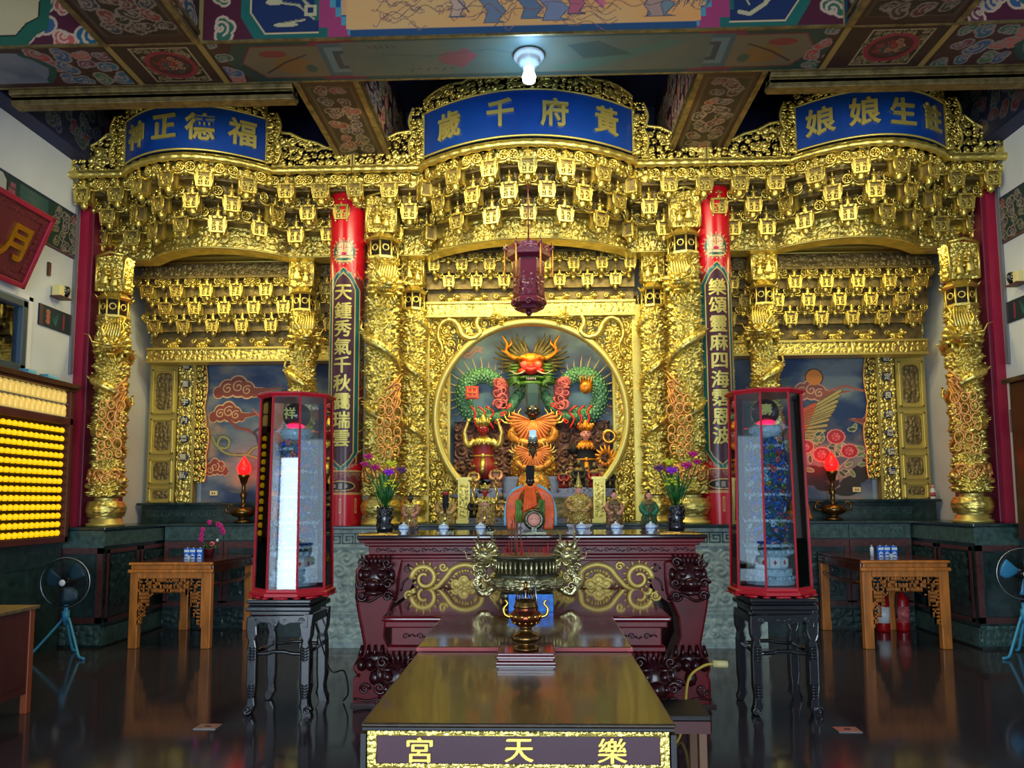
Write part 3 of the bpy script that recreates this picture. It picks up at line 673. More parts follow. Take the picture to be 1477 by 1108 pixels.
for sx in (-1, 1):
    r = frieze(sx)
    me = r.mesh('m', (lambda X, Y: np.stack([np.full(X.shape, -4.985), 6.3 + X, 4.17 + Y], -1)) if sx < 0 else (lambda X, Y: np.stack([np.full(X.shape, 4.985), 8.05 - X, 4.17 + Y], -1)))
    if sx > 0:
        r.A = r.A[:, ::-1]; me = r.mesh('m', lambda X, Y: np.stack([np.full(X.shape, 4.985), 8.05 - X, 4.17 + Y], -1))
    b = M(); b.box(*sorted((sx * 5.0, sx * 4.99)), 6.3, 8.05, 4.17, 4.67)
    o = solo('wall_painting', b, NAVY, 'long painted landscape panel high on the %s wall' % ('left' if sx < 0 else 'right'), 'painting')
    obj_from(me, 'painted_face', o)
    r = Ras(.56, .22, .006, (.05, .15, .20))
    for k, (c, col) in enumerate(((.14, (.62, .36, .30)), (.40, (.55, .14, .25)))):
        if k == 0:
            for q in range(3): r.ell(c, .06 + .05 * q, .035, .028, col)
        else: r.rect(c - .012, c + .012, .03, .19, col)
    for k in range(6): r.line([(.27, .04), (.25 + .02 * (k - 2), .1 + .015 * k)], .008, (.12, .38, .36))
    r.rect(0, .06, 0, .22, (.30, .20, .22)); r.rect(.5, .56, 0, .22, (.24, .20, .26))
    if sx > 0: r.A = r.A[:, ::-1]
    me = r.mesh('m', (lambda X, Y: np.stack([np.full(X.shape, -4.984), 7.46 + X, 3.32 + Y], -1)) if sx < 0 else (lambda X, Y: np.stack([np.full(X.shape, 4.984), 8.02 - X, 3.32 + Y], -1)))
    b = M(); b.box(*sorted((sx * 5.0, sx * 4.99)), 7.46, 8.02, 3.32, 3.54)
    o = solo('wall_painting', b, NAVY, 'small dark painted panel with flowers low on the %s wall' % ('left' if sx < 0 else 'right'), 'painting')
    obj_from(me, 'painted_face', o)

# ---- stone counters along the walls and the shrine platform
def meander(m, x0, x1, z0, z1, y, mi, t=.008, n=None):
    n = n or max(1, int((x1 - x0) / (z1 - z0) / 1.3)); w_ = (x1 - x0) / n; h = z1 - z0
    for k in range(n):
        a = x0 + k * w_
        for q in (((0, 0), (.8, 0)), ((.8, 0), (.8, .7)), ((.8, .7), (.3, .7)), ((.3, .7), (.3, .35)), ((.3, .35), (.55, .35)), ((0, 0), (0, 1)), ((0, 1), (1, 1))):
            (ax, az), (bx, bz) = q
            m.box(a + min(ax, bx) * w_ - t / 2, a + max(ax, bx) * w_ + t / 2, y - .006, y, z0 + min(az, bz) * h - t / 2, z0 + max(az, bz) * h + t / 2, mi)
def counter(nm, label, x0, x1, y0, y1, H, face='front', base=0.0, pan=1):
    t = thing(nm, label, 'counter', ((x0 + x1) / 2, (y0 + y1) / 2, base)); cx, cy = (x0 + x1) / 2, (y0 + y1) / 2
    a, b, c, d = x0 - cx, x1 - cx, y0 - cy, y1 - cy; h = H - base
    m = M(); m.box(a + .02, b - .02, c + .02, d - .02, 0, h - .035); part('body', m, GREENST, t)
    m = M(); m.box(a - .03, b + .03, c - .03, d, h - .035, h); part('stone_slab', m, GREENTOP, t, bevel=.008)
    return t, a, b, c, d, h
for sx in (-1, 1):
    side = 'left' if sx < 0 else 'right'
    x0, x1 = sorted((sx * 5.0, sx * 4.5))
    t, a, b, c, d, h = counter('stone_counter', 'dark green stone counter along the %s wall, carrying the outer gilded column' % side, x0, x1, 7.95, 9.74, 1.25)
    # front face: frieze, red frame, inset panel, carved plinth
    m = M(); m.box(a, b, c, c + .02, h - .22, h - .04); meander(m, a + .03, b - .03, h - .17, h - .09, c, 0, .006); part('upper_band', m, GREENM, t)
    m = M()
    for q in ((a, a + .06, .25, h - .22), (b - .06, b, .25, h - .22), (a, b, h - .28, h - .22), (a, b, .25, .31)): m.box(q[0], q[1], c - .005, c + .02, q[2], q[3])
    part('red_frame', m, REDST, t)
    m = M(); m.box(a + .08, b - .08, c + .002, c + .02, .33, h - .30); part('inset_panel', m, GREENST, t)
    P, k = relief(b - a, .2, .012, .018, .07, 3); m = M(); m.grid(P + np.array([a, c - .002, .03])); part('carved_plinth', m, GREENM, t)
    xf = b if sx < 0 else a
    for (yy0, yy1) in ((c + .08, c + .72), (c + .78, d - .05)):
        m = M(); e = sx * -.006
        for q in ((yy0, yy1, h - .28, h - .24), (yy0, yy1, .25, .29), (yy0, yy0 + .04, .25, h - .24), (yy1 - .04, yy1, .25, h - .24)):
            m.box(*sorted((xf - sx * .0, xf + e * 1.5)), q[0], q[1], q[2], q[3])
        part('red_frame', m, REDST, t)
        P, k = relief(yy1 - yy0 - .14, .55, .014, .02, .12, 5)
        Q = P.copy(); Q[..., 0] = xf - sx * .0 + (-sx) * (-P[..., 1]) ; Q[..., 1] = yy0 + .07 + P[..., 0] if sx < 0 else yy1 - .07 - P[..., 0]; Q[..., 2] = .4 + P[..., 2]
        m = M(); m.grid(Q); part('carved_panel', m, GREENST, t)
    m = M(); m.box(*sorted((xf, xf - sx * .012)), c, d, h - .2, h - .05); m.box(*sorted((xf, xf - sx * .012)), c, d, .02, .2); part('side_band', m, GREENM, t)
    # wainscot of the same stone nearer the viewer
    m = M(); m.box(*sorted((sx * 5.0, sx * 4.93)), 4.85, 7.92, 0, 1.08); m.box(*sorted((sx * 5.0, sx * 4.9)), 4.85, 7.92, 1.08, 1.12)
    m.box(*sorted((sx * 4.93, sx * 4.92)), 4.85, 7.92, .86, .9); m.box(*sorted((sx * 4.93, sx * 4.92)), 4.85, 7.92, .1, .2)
    o = struct('baseboard_' + side, m, GREENST)
# long platform under the shrine and its lower wings behind the side tables
t, a, b, c, d, h = counter('shrine_platform', 'central green stone platform that carries the round niche and the gilded columns', -2.98, 2.98, 8.62, 9.74, 1.25)
for sx in (-1, 1):
    x0, x1 = sorted((sx * 2.985, sx * 4.49))
    t, a, b, c, d, h = counter('side_platform', 'green stone platform behind the %s honey coloured table' % ('left' if sx < 0 else 'right'), x0, x1, 9.2, 9.74, 1.25)
    for xs_, w_ in ((a + .03, .72), (a + .76, .70)):
        m = M(); m.box(xs_, xs_ + w_, c, c + .02, h - .2, h - .04); meander(m, xs_ + .04, xs_ + w_ - .04, h - .16, h - .09, c, 0, .007); part('key_fret_band', m, GREENM, t)
        m = M(); m.box(xs_, xs_ + w_, c - .004, c + .02, h - .3, h - .22); m.box(xs_, xs_ + .05, c - .004, c + .02, .3, h - .3); m.box(xs_ + w_ - .05, xs_ + w_, c - .004, c + .02, .3, h - .3); m.box(xs_, xs_ + w_, c - .004, c + .02, .26, .32); part('red_frame', m, REDST, t)
        P, k = relief(w_ - .2, .5, .014, .012, .12, 7); m = M(); m.grid(P + np.array([xs_ + .1, c - .002, .38])); part('carved_panel', m, GREENST, t)
        P, k = relief(w_, .2, .014, .012, .09, 8); m = M(); m.grid(P + np.array([xs_, c - .002, .03])); part('carved_plinth', m, GREENST, t)
# upper steps in the side bays
for sx in (-1, 1):
    x0, x1 = sorted((sx * 4.95, sx * 2.3))
    t, a, b, c, d, h = counter('stone_step', 'green stone step behind the %s side altar, under the painted bay' % ('left' if sx < 0 else 'right'), x0, x1, 9.5, 9.74, 1.5, base=1.25)
    for q in (a + .1, a + 1.4): 
        m = M(); meander(m, q, q + .95, .08, .15, c + .02, 0, .007); part('key_fret', m, GREENM, t)
# pale stone pedestals projecting under the two red columns
for sx in (-1, 1):
    x0, x1 = sorted((sx * 2.42, sx * 1.52)); cx = (x0 + x1) / 2
    t = thing('stone_pedestal', 'pale carved stone pedestal under the %s red column' % ('left' if sx < 0 else 'right'), 'pedestal', (cx, 8.28, 0)); W = x1 - x0
    m = M(); m.box(-W / 2 + .02, W / 2 - .02, -.3, .3, 0, 1.215); part('body', m, PALEST, t)
    m = M(); m.box(-W / 2, W / 2, -.34, .3, 1.215, 1.25); part('stone_slab', m, GREENTOP, t, bevel=.008)
    m = M(); meander(m, -W / 2 + .05, W / 2 - .05, 1.07, 1.17, -.3, 0, .012); part('key_fret', m, GREENM, t)
    for zz, hh, cc in ((.42, .58, .15), (.1, .2, .1)):
        P, k = relief(W - .16, hh, .012, .02, cc, 4); m = M(); m.grid(P + np.array([-W / 2 + .08, -.302, zz])); part('carved_panel', m, PALEST, t)
    m = M()
    for z in (.06, .34, .38, 1.03): m.box(-W / 2, W / 2, -.315, -.3, z, z + .02)
    part('moulding', m, PALEST, t)
# ================================================================== GILDED SHRINE
def statuette(m, T, h=.13, mi=0):
    """small carved standing figure"""
    s = h / .13
    m.lathe([(.026 * s, 0), (.03 * s, .01 * s), (.022 * s, .05 * s), (.026 * s, .078 * s), (.012 * s, .095 * s)], 7, mi, T, sy=.75)
    m.ell((0, 0, .108 * s), (.014 * s, .014 * s, .017 * s), mi, 6, T); m.lathe([(.012 * s, .12 * s), (.004 * s, .145 * s)], 5, mi, T)
    for sx in (-1, 1): m.tube([(sx * .022 * s, 0, .082 * s), (sx * .034 * s, -.012 * s, .06 * s), (sx * .014 * s, -.03 * s, .055 * s)], .008 * s, 4, mi, T)
def bracket_mesh():
    m = M()
    # hanging carved block with pierced front: corner posts, arch, slabs around a dark core
    m.box(-.055, .055, -.045, .05, -.2, -.075, 1)
    for x in (-.062, .062):
        for y in (-.055, .05): m.box(x - .012, x + .012, y - .012, y + .012, -.205, -.07)
    m.box(-.078, .078, -.07, .06, -.078, -.058); m.box(-.072, .072, -.065, .055, -.215, -.2); m.box(-.012, .012, -.062, -.045, -.2, -.11)
    for x in (-.032, .032): m.torus((x, -.052, -.13), .021, .008, 0, 7, 4); m.ell((x, -.05, -.18), (.018, .012, .016), 0, 6)
    for x in (-.05, 0, .05): m.ell((x, -.072, -.068), (.012, .012, .014), 0, 5)
    for x in (-.045, .045): m.spiral((x, -.062, -.175), .022, 1, .007, n=8, m_=4)
    for x in (-.07, .07): m.tube([(x, -.05, -.06), (x * 1.2, -.06, -.1), (x * 1.15, -.05, -.16), (x * .9, -.05, -.21)], .009, 4)
    m.lathe([(.05, -.215), (.03, -.235), (.036, -.25), (.014, -.272), (.002, -.285)], 8)
    for x in (-.06, .06): m.ell((x, -.055, -.228), (.012, .012, .018), 0, 5)
    statuette(m, TR(0, -.03, -.06, s=1.05))
    # rosettes on curled arms at either side
    for sx in (-1, 1):
        c = sx * .135
        m.torus((c, -.02, -.01), .045, .012, 0, 10, 4)
        for k in range(5): a = k * 2 * PI / 5; m.ell((c + .024 * math.cos(a), -.025, -.01 + .024 * math.sin(a)), (.013, .012, .013), 0, 5)
        m.ell((c, -.03, -.01), (.011, .012, .011), 0, 5)
        m.tube([(sx * .05, .0, -.05), (sx * .09, 0, -.075), (sx * .14, 0, -.07), (sx * .185, 0, -.03)], [.02, .018, .014, .006], 5)
    # stepped arm reaching back
    for k in range(4): m.box(-.03, .03, .05 + k * .09, .14 + k * .09, -.17 + k * .02, -.05 + k * .02)
    return mesh('bracket', m, [GOLD, GOLDD])
def post_mesh():
    m = M()
    m.lathe([(.018, .02), (.03, 0), (.034, -.02), (.02, -.035), (.03, -.06), (.034, -.085), (.02, -.1), (.012, -.115)], 8)
    m.box(-.034, .034, -.02, .15, .005, .03); m.ell((0, -.02, -.03), (.03, .03, .02), 0, 6)
    for sx in (-1, 1): m.tube([(sx * .01, 0, .02), (sx * .035, -.01, .035), (sx * .04, -.02, .06), (sx * .02, -.02, .07)], .009, 4)
    return mesh('post', m, GOLD)
def beast_mesh():
    m = M()
    m.ell((0, 0, .045), (.085, .04, .04), 0, 8); m.ell((.085, -.02, .075), (.04, .038, .038), 0, 8); m.ell((.115, -.045, .065), (.02, .02, .016), 0, 6)
    for k in range(5): m.ell((.06 + .02 * math.cos(k), -.03, .08 + .03 * math.sin(k * 1.3)), (.014, .014, .014), 0, 5)
    for x in (-.06, -.03, .03, .06): m.tube([(x, -.02, .04), (x + .01, -.035, .015), (x + .02, -.04, 0)], .014, 5)
    m.spiral((-.1, -.02, .07), .035, 1.4, .012); m.ell((-.02, -.04, .03), (.02, .018, .018), 0, 6); m.ell((0, .0, -.005), (.12, .04, .014), 0, 8)
    return mesh('guardian_beast', m, GOLD)
BR, PO, BE = bracket_mesh(), post_mesh(), beast_mesh()

def plan(x):
    a = abs(x)
    if a < 1.12: return 7.86 - .46 * (1 - (a / 1.12) ** 2)
    if 2.8 < a < 4.38: return 7.9 - .36 * (1 - ((a - 3.59) / .79) ** 2)
    return 7.93
def tang(x): return math.atan2(plan(x + .02) - plan(x - .02), .04)
def crest_top(x):
    """height of the pierced cresting between the plaques"""
    a = abs(x)
    pts = [(1.1, .52), (1.22, .48), (1.28, .38), (1.42, .36), (1.52, .31), (1.66, .24), (1.8, .27), (1.9, .31), (1.95, .2), (2.02, .22), (2.06, .22), (2.18, .21), (2.3, .27), (2.45, .31), (2.58, .38), (2.7, .40), (2.78, .5), (4.38, .5), (4.5, .42), (4.62, .42), (4.72, .33), (4.85, .26), (5.1, .14)]
    return np.interp(a, [p[0] for p in pts], [p[1] for p in pts])
def cornice(nm, label, x0, x1):
    cx = (x0 + x1) / 2; t = thing(nm, label, 'cornice', (cx, 8.0, 4.35)); O = np.array([cx, 8.0, 4.35])
    pl = np.vectorize(plan)
    # twisted top moulding
    n = int((x1 - x0) / .025); xs = np.linspace(x0, x1, n); P = np.stack([xs, pl(xs) - .06, np.full(n, 5.07)], -1) - O
    m = M(); m.tube(P, .04 + .006 * np.sin(np.arange(n) * 1.3), 8); m.tube(P + np.array([0, .03, .045]), .02, 5); part('rope_moulding', m, GOLD, t)
    # stepped backing boards
    m = M()
    for k in range(4):
        d = .1 + .18 * k; z1 = 5.08 - .165 * k; P = np.array([[[x, plan(x) + d, z1 - .17] for x in xs[::4]], [[x, plan(x) + d, z1] for x in xs[::4]]]) - O
        m.grid(P, 0, False); P2 = np.array([[[x, plan(x) + d, z1 - .17] for x in xs[::4]], [[x, plan(x) + d + .19, z1 - .17] for x in xs[::4]]]) - O; m.grid(P2, 0, False)
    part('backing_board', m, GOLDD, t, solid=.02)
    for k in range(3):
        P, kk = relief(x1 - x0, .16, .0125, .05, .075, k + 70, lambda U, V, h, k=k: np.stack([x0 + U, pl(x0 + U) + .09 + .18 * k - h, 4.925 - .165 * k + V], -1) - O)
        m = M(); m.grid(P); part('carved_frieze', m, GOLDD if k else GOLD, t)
    # three staggered tiers of hanging brackets
    step = .375
    k0 = int(math.ceil(x0 / step)) - 1; k1 = int(math.floor(x1 / step)) + 1
    for tier in range(3):
        z = 5.0 - .175 * tier; dd = .02 + .18 * tier
        for k in range(k0, k1 + 1):
            x = (k + (.5 if tier == 1 else 0)) * step
            if x0 <= x < x1 and abs(x) < 4.95:
                o = part('bracket', BR, None, t, Vector((x, plan(x) + dd, z)) - Vector(O)); o.rotation_euler = (0, 0, tang(x)); s_ = rng.uniform(1.03, 1.13); o.scale = (s_, 1, s_)
            x = (k + (0 if tier == 1 else .5)) * step
            if x0 <= x < x1 and abs(x) < 4.95:
                o = part('post', PO, None, t, Vector((x, plan(x) + dd, z + .02)) - Vector(O)); o.rotation_euler = (0, 0, tang(x))
    # bottom tier: beasts on the carved beam
    for k in range(k0, k1 + 1):
        x = (k + .5) * step
        if x0 + .1 <= x < x1 - .05 and abs(x) < 4.9 and not 1.8 < abs(x) < 2.3:
            o = part('guardian_beast', BE, None, t, Vector((x, plan(x) + .44, 4.595)) - Vector(O)); o.rotation_euler = (0, 0, tang(x)); o.scale = (rng.choice((-1, 1)), 1, 1.1)
    def ps(U, V, h):
        X = x0 + U; Y = pl(X) + .62 - h; return np.stack([X, Y, 4.33 + V], -1) - O
    P, k = relief(x1 - x0, .24, .010, .034, .07, 3, ps); m = M(); m.grid(P)
    Pb = np.array([[[x, plan(x) + .60, 4.32] for x in xs[::3]], [[x, plan(x) + .82, 4.32] for x in xs[::3]]]) - O; m.grid(Pb, 0, False)
    part('carved_beam', m, GOLD, t)
    m = M()
    for z in (4.33, 4.575): m.tube(np.stack([xs, pl(xs) + .60, np.full(n, z)], -1) - O, .012, 5)
    P2 = np.array([[[x, plan(x) + .46, 4.58] for x in xs[::3]], [[x, plan(x) + .82, 4.6] for x in xs[::3]]]) - O; m.grid(P2, 0, False)
    part('beam_moulding', m, GOLDP, t)
    # pierced cresting
    runs = []
    for a, b in ((-5.02, -4.42), (-2.78, -1.13), (1.13, 2.78), (4.42, 5.02)):
        a2, b2 = max(a, x0), min(b, x1)
        if b2 - a2 > .1: runs.append((a2, b2))
    for a, b in runs:
        P, keep = relief(b - a, .56, .0095, .025, .085, int(a * 7) + 50, lambda U, V, h: np.stack([a + U, pl(a + U) - .02 - h, 5.12 + V], -1) - O, True, lambda u: crest_top(a + u), .34)
        m = M(); m.grid(P, keep=keep); part('pierced_cresting', m, GOLD, t, solid=.018)
        u = np.linspace(a, b, 80); m = M(); m.tube(np.stack([u, pl(u) - .03, 5.12 + crest_top(u)], -1) - O, .018, 5); m.tube(np.stack([u, pl(u) - .03, np.full(80, 5.125)], -1) - O, .016, 5)
        for e in (a + .01, b - .01): m.cbox((e - O[0], plan(e) - .03 - 8, 5.12 + crest_top(e) / 2 - 4.35), (.03, .03, crest_top(e)))
        part('cresting_rim', m, GOLDP, t)
    return t
cornice('gilded_cornice', 'left gilded bracket cornice below the four-character plaque beginning on the left wall side', -5.05, -1.9)['label'] = 'tiered gilded bracket cornice over the left side altar'
cornice('gilded_cornice', 'tiered gilded bracket cornice bulging over the central altar', -1.9, 1.9)
cornice('gilded_cornice', 'tiered gilded bracket cornice over the right side altar', 1.9, 5.05)

# ---- blue name plaques, bowed like the cornice
def plaque(label, x0, x1, text, seed, H=.5):
    cx = (x0 + x1) / 2; hw = (x1 - x0) / 2; t = thing('name_plaque', label, 'plaque', (cx, 7.86, 5.12)); O = np.array([cx, 7.86, 5.12]); pl = np.vectorize(plan)
    f = lambda X: pl(X) - .075
    xs = np.linspace(x0, x1, 40)
    m = M(); ring = np.array([[(x, f(x), 5.14), (x, f(x) + .03, 5.14), (x, f(x) + .03, 5.12 + H), (x, f(x), 5.12 + H)] for x in xs]) - O; m.rings(ring, 0, False); part('blue_board', m, BLUE, t)
    m = M()
    for z in (5.14, 5.12 + H): m.tube(np.stack([xs, f(xs) - .01, np.full(40, z)], -1) - O, .011, 5)
    for x in (x0, x1): m.cbox((x - O[0], f(x) - .01 - O[1], H / 2), (.022, .03, H))
    part('gold_rim', m, GOLDP, t)
    n = len(text)
    for i, ch in enumerate(text):
        x = x0 + (x1 - x0) * (.5 + (i - (n - 1) / 2) / n * .98); g = glyph(ch, .03, .022); s_ = .30
        tt = TR(x - O[0], f(x) - .012 - O[1], H / 2 + .015 + (.01 if i % 2 else 0), rz=math.atan2(f(x + .02) - f(x - .02), .04), s=s_)
        m = M(); m.merge(g, tt); part('character', m, GOLDP, t)
    # scalloped pierced surround
    tops = lambda u: .17 * (.75 + .25 * np.abs(np.sin(u / (x1 - x0) * PI * 5))) + .06 * np.sin(np.clip(u / (x1 - x0), 0, 1) * PI) 
    def ps(U, V, h): X = x0 + U; return np.stack([X, f(X) - .005 - h, 5.12 + H + .01 + V], -1) - O
    P, keep = relief(x1 - x0, .26, .0085, .025, .075, seed, ps, True, tops, .34); m = M(); m.grid(P, keep=keep); part('pierced_crown', m, GOLD, t, solid=.018)
    u = np.linspace(0, x1 - x0, 120); m = M(); m.tube(np.stack([x0 + u, f(x0 + u) - .015, 5.13 + H + tops(u)], -1) - O, .014, 5); part('crown_rim', m, GOLDP, t)
    m = M(); m.torus((0, f(cx) - O[1] - .03, H + .14), .045, .016, 0, 14, 6); m.ell((0, f(cx) - O[1] - .03, H + .14), (.02, .02, .02), 0, 8); part('round_boss', m, GOLDP, t)
    for sx, e in ((-1, x0), (1, x1)):
        side = lambda v: .11 + .045 * np.abs(np.sin(v / .55 * PI * 2))
        U, V = np.meshgrid(np.linspace(0, .18, 20), np.linspace(0, .56, 62)); h, g = scroll(U, V, .075, seed + 4)
        P = np.stack([e + sx * U, np.full(U.shape, f(e)) - .02 - h * .025, 5.12 + V], -1) - O
        Uc = (U[:-1, :-1] + U[1:, 1:]) / 2; Vc = (V[:-1, :-1] + V[1:, 1:]) / 2; hc = h[:-1, :-1]; keep = (Uc < side(Vc)) & ~((hc < .34) & (vnoise(Uc, Vc, .045, 3) > .38))
        m = M(); m.grid(P, keep=keep); part('pierced_side_wing', m, GOLD, t, solid=.018)
        v = np.linspace(0, .56, 40); m = M(); m.tube(np.stack([e + sx * side(v), np.full(40, f(e) - .03), 5.12 + v], -1) - O, .014, 5); part('wing_rim', m, GOLDP, t)
    return t
plaque('long bowed blue plaque with four gold characters above the central altar', -1.11, 1.11, '歲千府黃', 5, .50)
plaque('bowed blue plaque with four gold characters over the left side altar', -4.36, -2.81, '神正德福', 6, .50)
plaque('bowed blue plaque with four gold characters over the right side altar', 2.81, 4.36, '娘娘生註', 7, .50)

# ---- dragon columns
def dragon_head(m, T, mi=0):
    m.ell((0, 0, 0), (.1, .1, .085), mi, 12, T); m.ell((0, -.1, -.03), (.065, .07, .04), mi, 10, T); m.ell((0, -.165, -.015), (.04, .025, .025), mi, 8, T)
    m.ell((0, -.1, -.095), (.05, .06, .018), mi, 8, T)
    for sx in (-1, 1):
        m.ell((sx * .045, -.085, .035), (.026, .026, .026), mi, 8, T); m.ell((sx * .022, -.185, -.005), (.012, .01, .01), mi, 5, T)
        m.tube([(sx * .05, -.04, .07), (sx * .085, .0, .14), (sx * .07, .02, .2), (sx * .1, .05, .26)], [.018, .016, .011, .004], 6, mi, T)
        m.tube([(sx * .08, 0, .13), (sx * .12, -.01, .17)], [.01, .003], 5, mi, T)
        m.tube([(sx * .04, -.17, -.02), (sx * .11, -.2, -.01), (sx * .14, -.17, .05), (sx * .18, -.18, .06)], [.008, .007, .005, .002], 4, mi, T)
        for k in range(6):
            a = .25 + k * .42; m.tube([(sx * .09 * math.sin(a), .02, .09 * math.cos(a)), (sx * .135 * math.sin(a), .02, .135 * math.cos(a)), (sx * (.14 * math.sin(a + .4)), .07, .15 * math.cos(a + .4))], [.03, .026, .008], 5, mi, T)
        for k in range(3): m.tube([(sx * .02 * k, -.14, -.075), (sx * .022 * k, -.15, -.055)], [.006, .002], 4, mi, T)
    for k in range(4): m.tube([((k - 1.5) * .025, -.1, -.1), ((k - 1.5) * .035, -.12, -.14), ((k - 1.5) * .04, -.1, -.18)], [.012, .008, .002], 4, mi, T)
def column_meshes(H, R, seed, head=True, open_=True, side=1):
    """returns list of (name, M, mat, label)"""
    out = []
    cap = H - .42; pav = cap - .3
    m = M(); m.lathe([(R * 1.25, 0), (R * 1.25, .03), (R * 1.05, .045), (R * 1.1, .075), (R * .9, .09), (R * 1.15, .13), (R * 1.25, .19), (R * 1.1, .25), (R * .7, .285), (R * .8, .3), (R * .65, .32)], 24)
    out.append(('baluster_base', m, GOLDP, None))
    U, V = np.meshgrid(np.linspace(0, 2 * PI, 70), np.linspace(.1, .27, 20)); h, g = scroll(U * .16, V, .06, 2)
    rr = R * (1.12 + .13 * np.sin((V - .1) / .17 * PI)) + .015 * h; m = M(); m.grid(np.stack([rr * np.cos(U), rr * np.sin(U), V], -1)); out.append(('base_ornament', m, GOLD, None))
    # shaft relief
    L = pav - .32; nt = int(2 * PI * R / .009); U, V = np.meshgrid(np.linspace(0, 2 * PI, nt), np.linspace(0, L, int(L / .009)))
    per = 2 * PI * R; h1, g = scroll(U * R, V, per / 12, seed); h2_, g = scroll(U * R + 5, V * .8 + 3, per / 7, seed + 3, 2.0)
    bl = np.abs(U - 2 * PI) / .5; bl = np.clip(bl, 0, 1) * np.clip(U / .5, 0, 1)
    prof = 1 + .18 * np.exp(-((V - .12) / .14) ** 2) + .05 * np.sin(V * 9 + seed)
    rr = R * (.80 * prof) + (.045 * h1 + .05 * h2_) * bl
    m = M(); m.grid(np.stack([rr * np.cos(U + PI / 2), rr * np.sin(U + PI / 2), V + .32], -1)); out.append(('carved_shaft', m, GOLD, None))
    # coiling dragon body
    top = pav - (.28 if head else .1); n = 150; t = np.linspace(0, 1, n); ang = -PI / 2 + .6 - side * t * 2 * PI * 2.6 + side * 2.6 * 2 * PI
    z = .62 + t * (top - .62); rad = R * 1.02 + .018 * np.sin(t * 30)
    P = np.stack([rad * np.cos(ang), rad * np.sin(ang), z], -1); r = .028 + .028 * np.sin(np.clip(t * 1.1, 0, 1) * PI * .5) + .004 * np.sin(np.arange(n) * 2.1)
    m = M(); m.tube(P, r, 8)
    for k in range(4, n - 2, 3):
        a = ang[k]; d = np.array([math.cos(a), math.sin(a), .35]); m.tube([P[k] + d * r[k] * .8, P[k] + d * (r[k] + .028)], [.012, .002], 4)
    for k in (40, 75, 110):
        a = ang[k]; d = np.array([math.cos(a), math.sin(a), 0]); 
        m.tube([P[k], P[k] + d * .07 + np.array([0, 0, .05]), P[k] + d * .05 + np.array([0, 0, .12])], [.024, .018, .014], 6)
        for q in range(4): m.tube([P[k] + d * .05 + np.array([0, 0, .12]), P[k] + d * .08 + np.array([math.sin(a) * .03 * (q - 1.5), -math.cos(a) * .03 * (q - 1.5), .15])], [.008, .002], 4)
    out.append(('coiled_dragon', m, GOLD, None))
    if head:
        m = M(); dragon_head(m, TR(side * .07, -R * .95, pav - .33, rz=side * .35, s=1.3)); 
        for k in range(9): m.tube([(side * .02 + .02 * (k - 4), -R * .8, pav - .3), (side * .04 + .03 * (k - 4), -R * 1.15, pav - .2), (side * .06 + .026 * (k - 4), -R * 1.0, pav - .1), (side * .03 + .03 * (k - 4), -R * .9, pav - .02)], [.02, .018, .012, .004], 5)
        out.append(('dragon_head', m, GOLD, None))
    if open_:   # openwork waves standing proud of the shaft
        q = random.Random(seed); m = M()
        for i in range(6):
            for j in range(3):
                z_ = .78 + i * .105 + q.uniform(-.015, .015); x_ = (-.5 + j * .5) * .17 * side + .04 * side + q.uniform(-.015, .015)
                m.torus((x_, -R * 1.15 - .03, z_), .036 + q.uniform(-.006, .01), .010, 0, 9, 5, sz=1.35, T=TR(rz=side * .35))
        for k in range(5): m.tube([(side * .0, -R * .9, 1.0 + .1 * k), (side * .12, -R * 1.15, 1.15 + .09 * k), (side * .2, -R * .9, 1.42 + .05 * k)], [.012, .016, .008], 5, T=TR(rz=side * .2))
        m.spiral((side * .19, -R * .9, 1.47), .05, 1.3, .015)
        for k in range(7):   # swelling wave crest at the foot
            a = -PI / 2 + (k - 3) * .45; m.spiral((0, 0, 0), .07, 1.4, .018, T=TR(R * 1.15 * math.cos(a), R * 1.15 * math.sin(a), .5 + .05 * (k % 2), rz=a + PI / 2, s=1.0))
        out.append(('openwork_waves', m, mat_rose, None))
    # octagonal pavilion
    m = M(); z0 = pav
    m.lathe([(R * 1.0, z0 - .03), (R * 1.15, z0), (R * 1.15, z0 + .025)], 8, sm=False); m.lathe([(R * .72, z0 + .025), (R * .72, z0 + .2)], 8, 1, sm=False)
    for k in range(8):
        a = k * PI / 4; x_, y_ = R * .98 * math.cos(a), R * .98 * math.sin(a); m.tube([(x_, y_, z0 - .05), (x_, y_, z0 + .21)], .013, 5)
        a += PI / 8; m.torus((0, 0, 0), .034, .01, 0, 8, 4, T=TR(R * .92 * math.cos(a), R * .92 * math.sin(a), z0 + .12, rz=a + PI / 2))
    m.lathe([(R * 1.1, z0 + .2), (R * 1.25, z0 + .22), (R * .95, z0 + .26), (R * .7, z0 + .3)], 8, sm=False)
    for k in range(8): a = k * PI / 4; m.tube([(R * 1.1 * math.cos(a), R * 1.1 * math.sin(a), z0 + .22), (R * 1.35 * math.cos(a), R * 1.35 * math.sin(a), z0 + .26)], [.012, .004], 4)
    out.append(('pavilion_capital', [m], [GOLD, DARK], None))
    m = M(); w_ = R * 2.0; P, k = relief(w_, .4, .0085, .04, .07, seed + 20); m.grid(P + np.array([-w_ / 2, -R * .62, cap])); m.box(-w_ / 2, w_ / 2, -R * .62, R * .5, cap, cap + .4)
    for sg in (-1, 1): P, k = relief(R * 1.05, .38, .0085, .03, .07, seed + 21); m.grid(np.stack([sg * (w_ / 2 - P[..., 1]), (-R * .6 + P[..., 0]) if sg > 0 else (R * .45 - P[..., 0]), cap + .01 + P[..., 2]], -1))
    for x_ in (-w_ / 2, w_ / 2): m.tube([(x_, -R * .75, cap), (x_, -R * .75, cap + .4)], .016, 5)
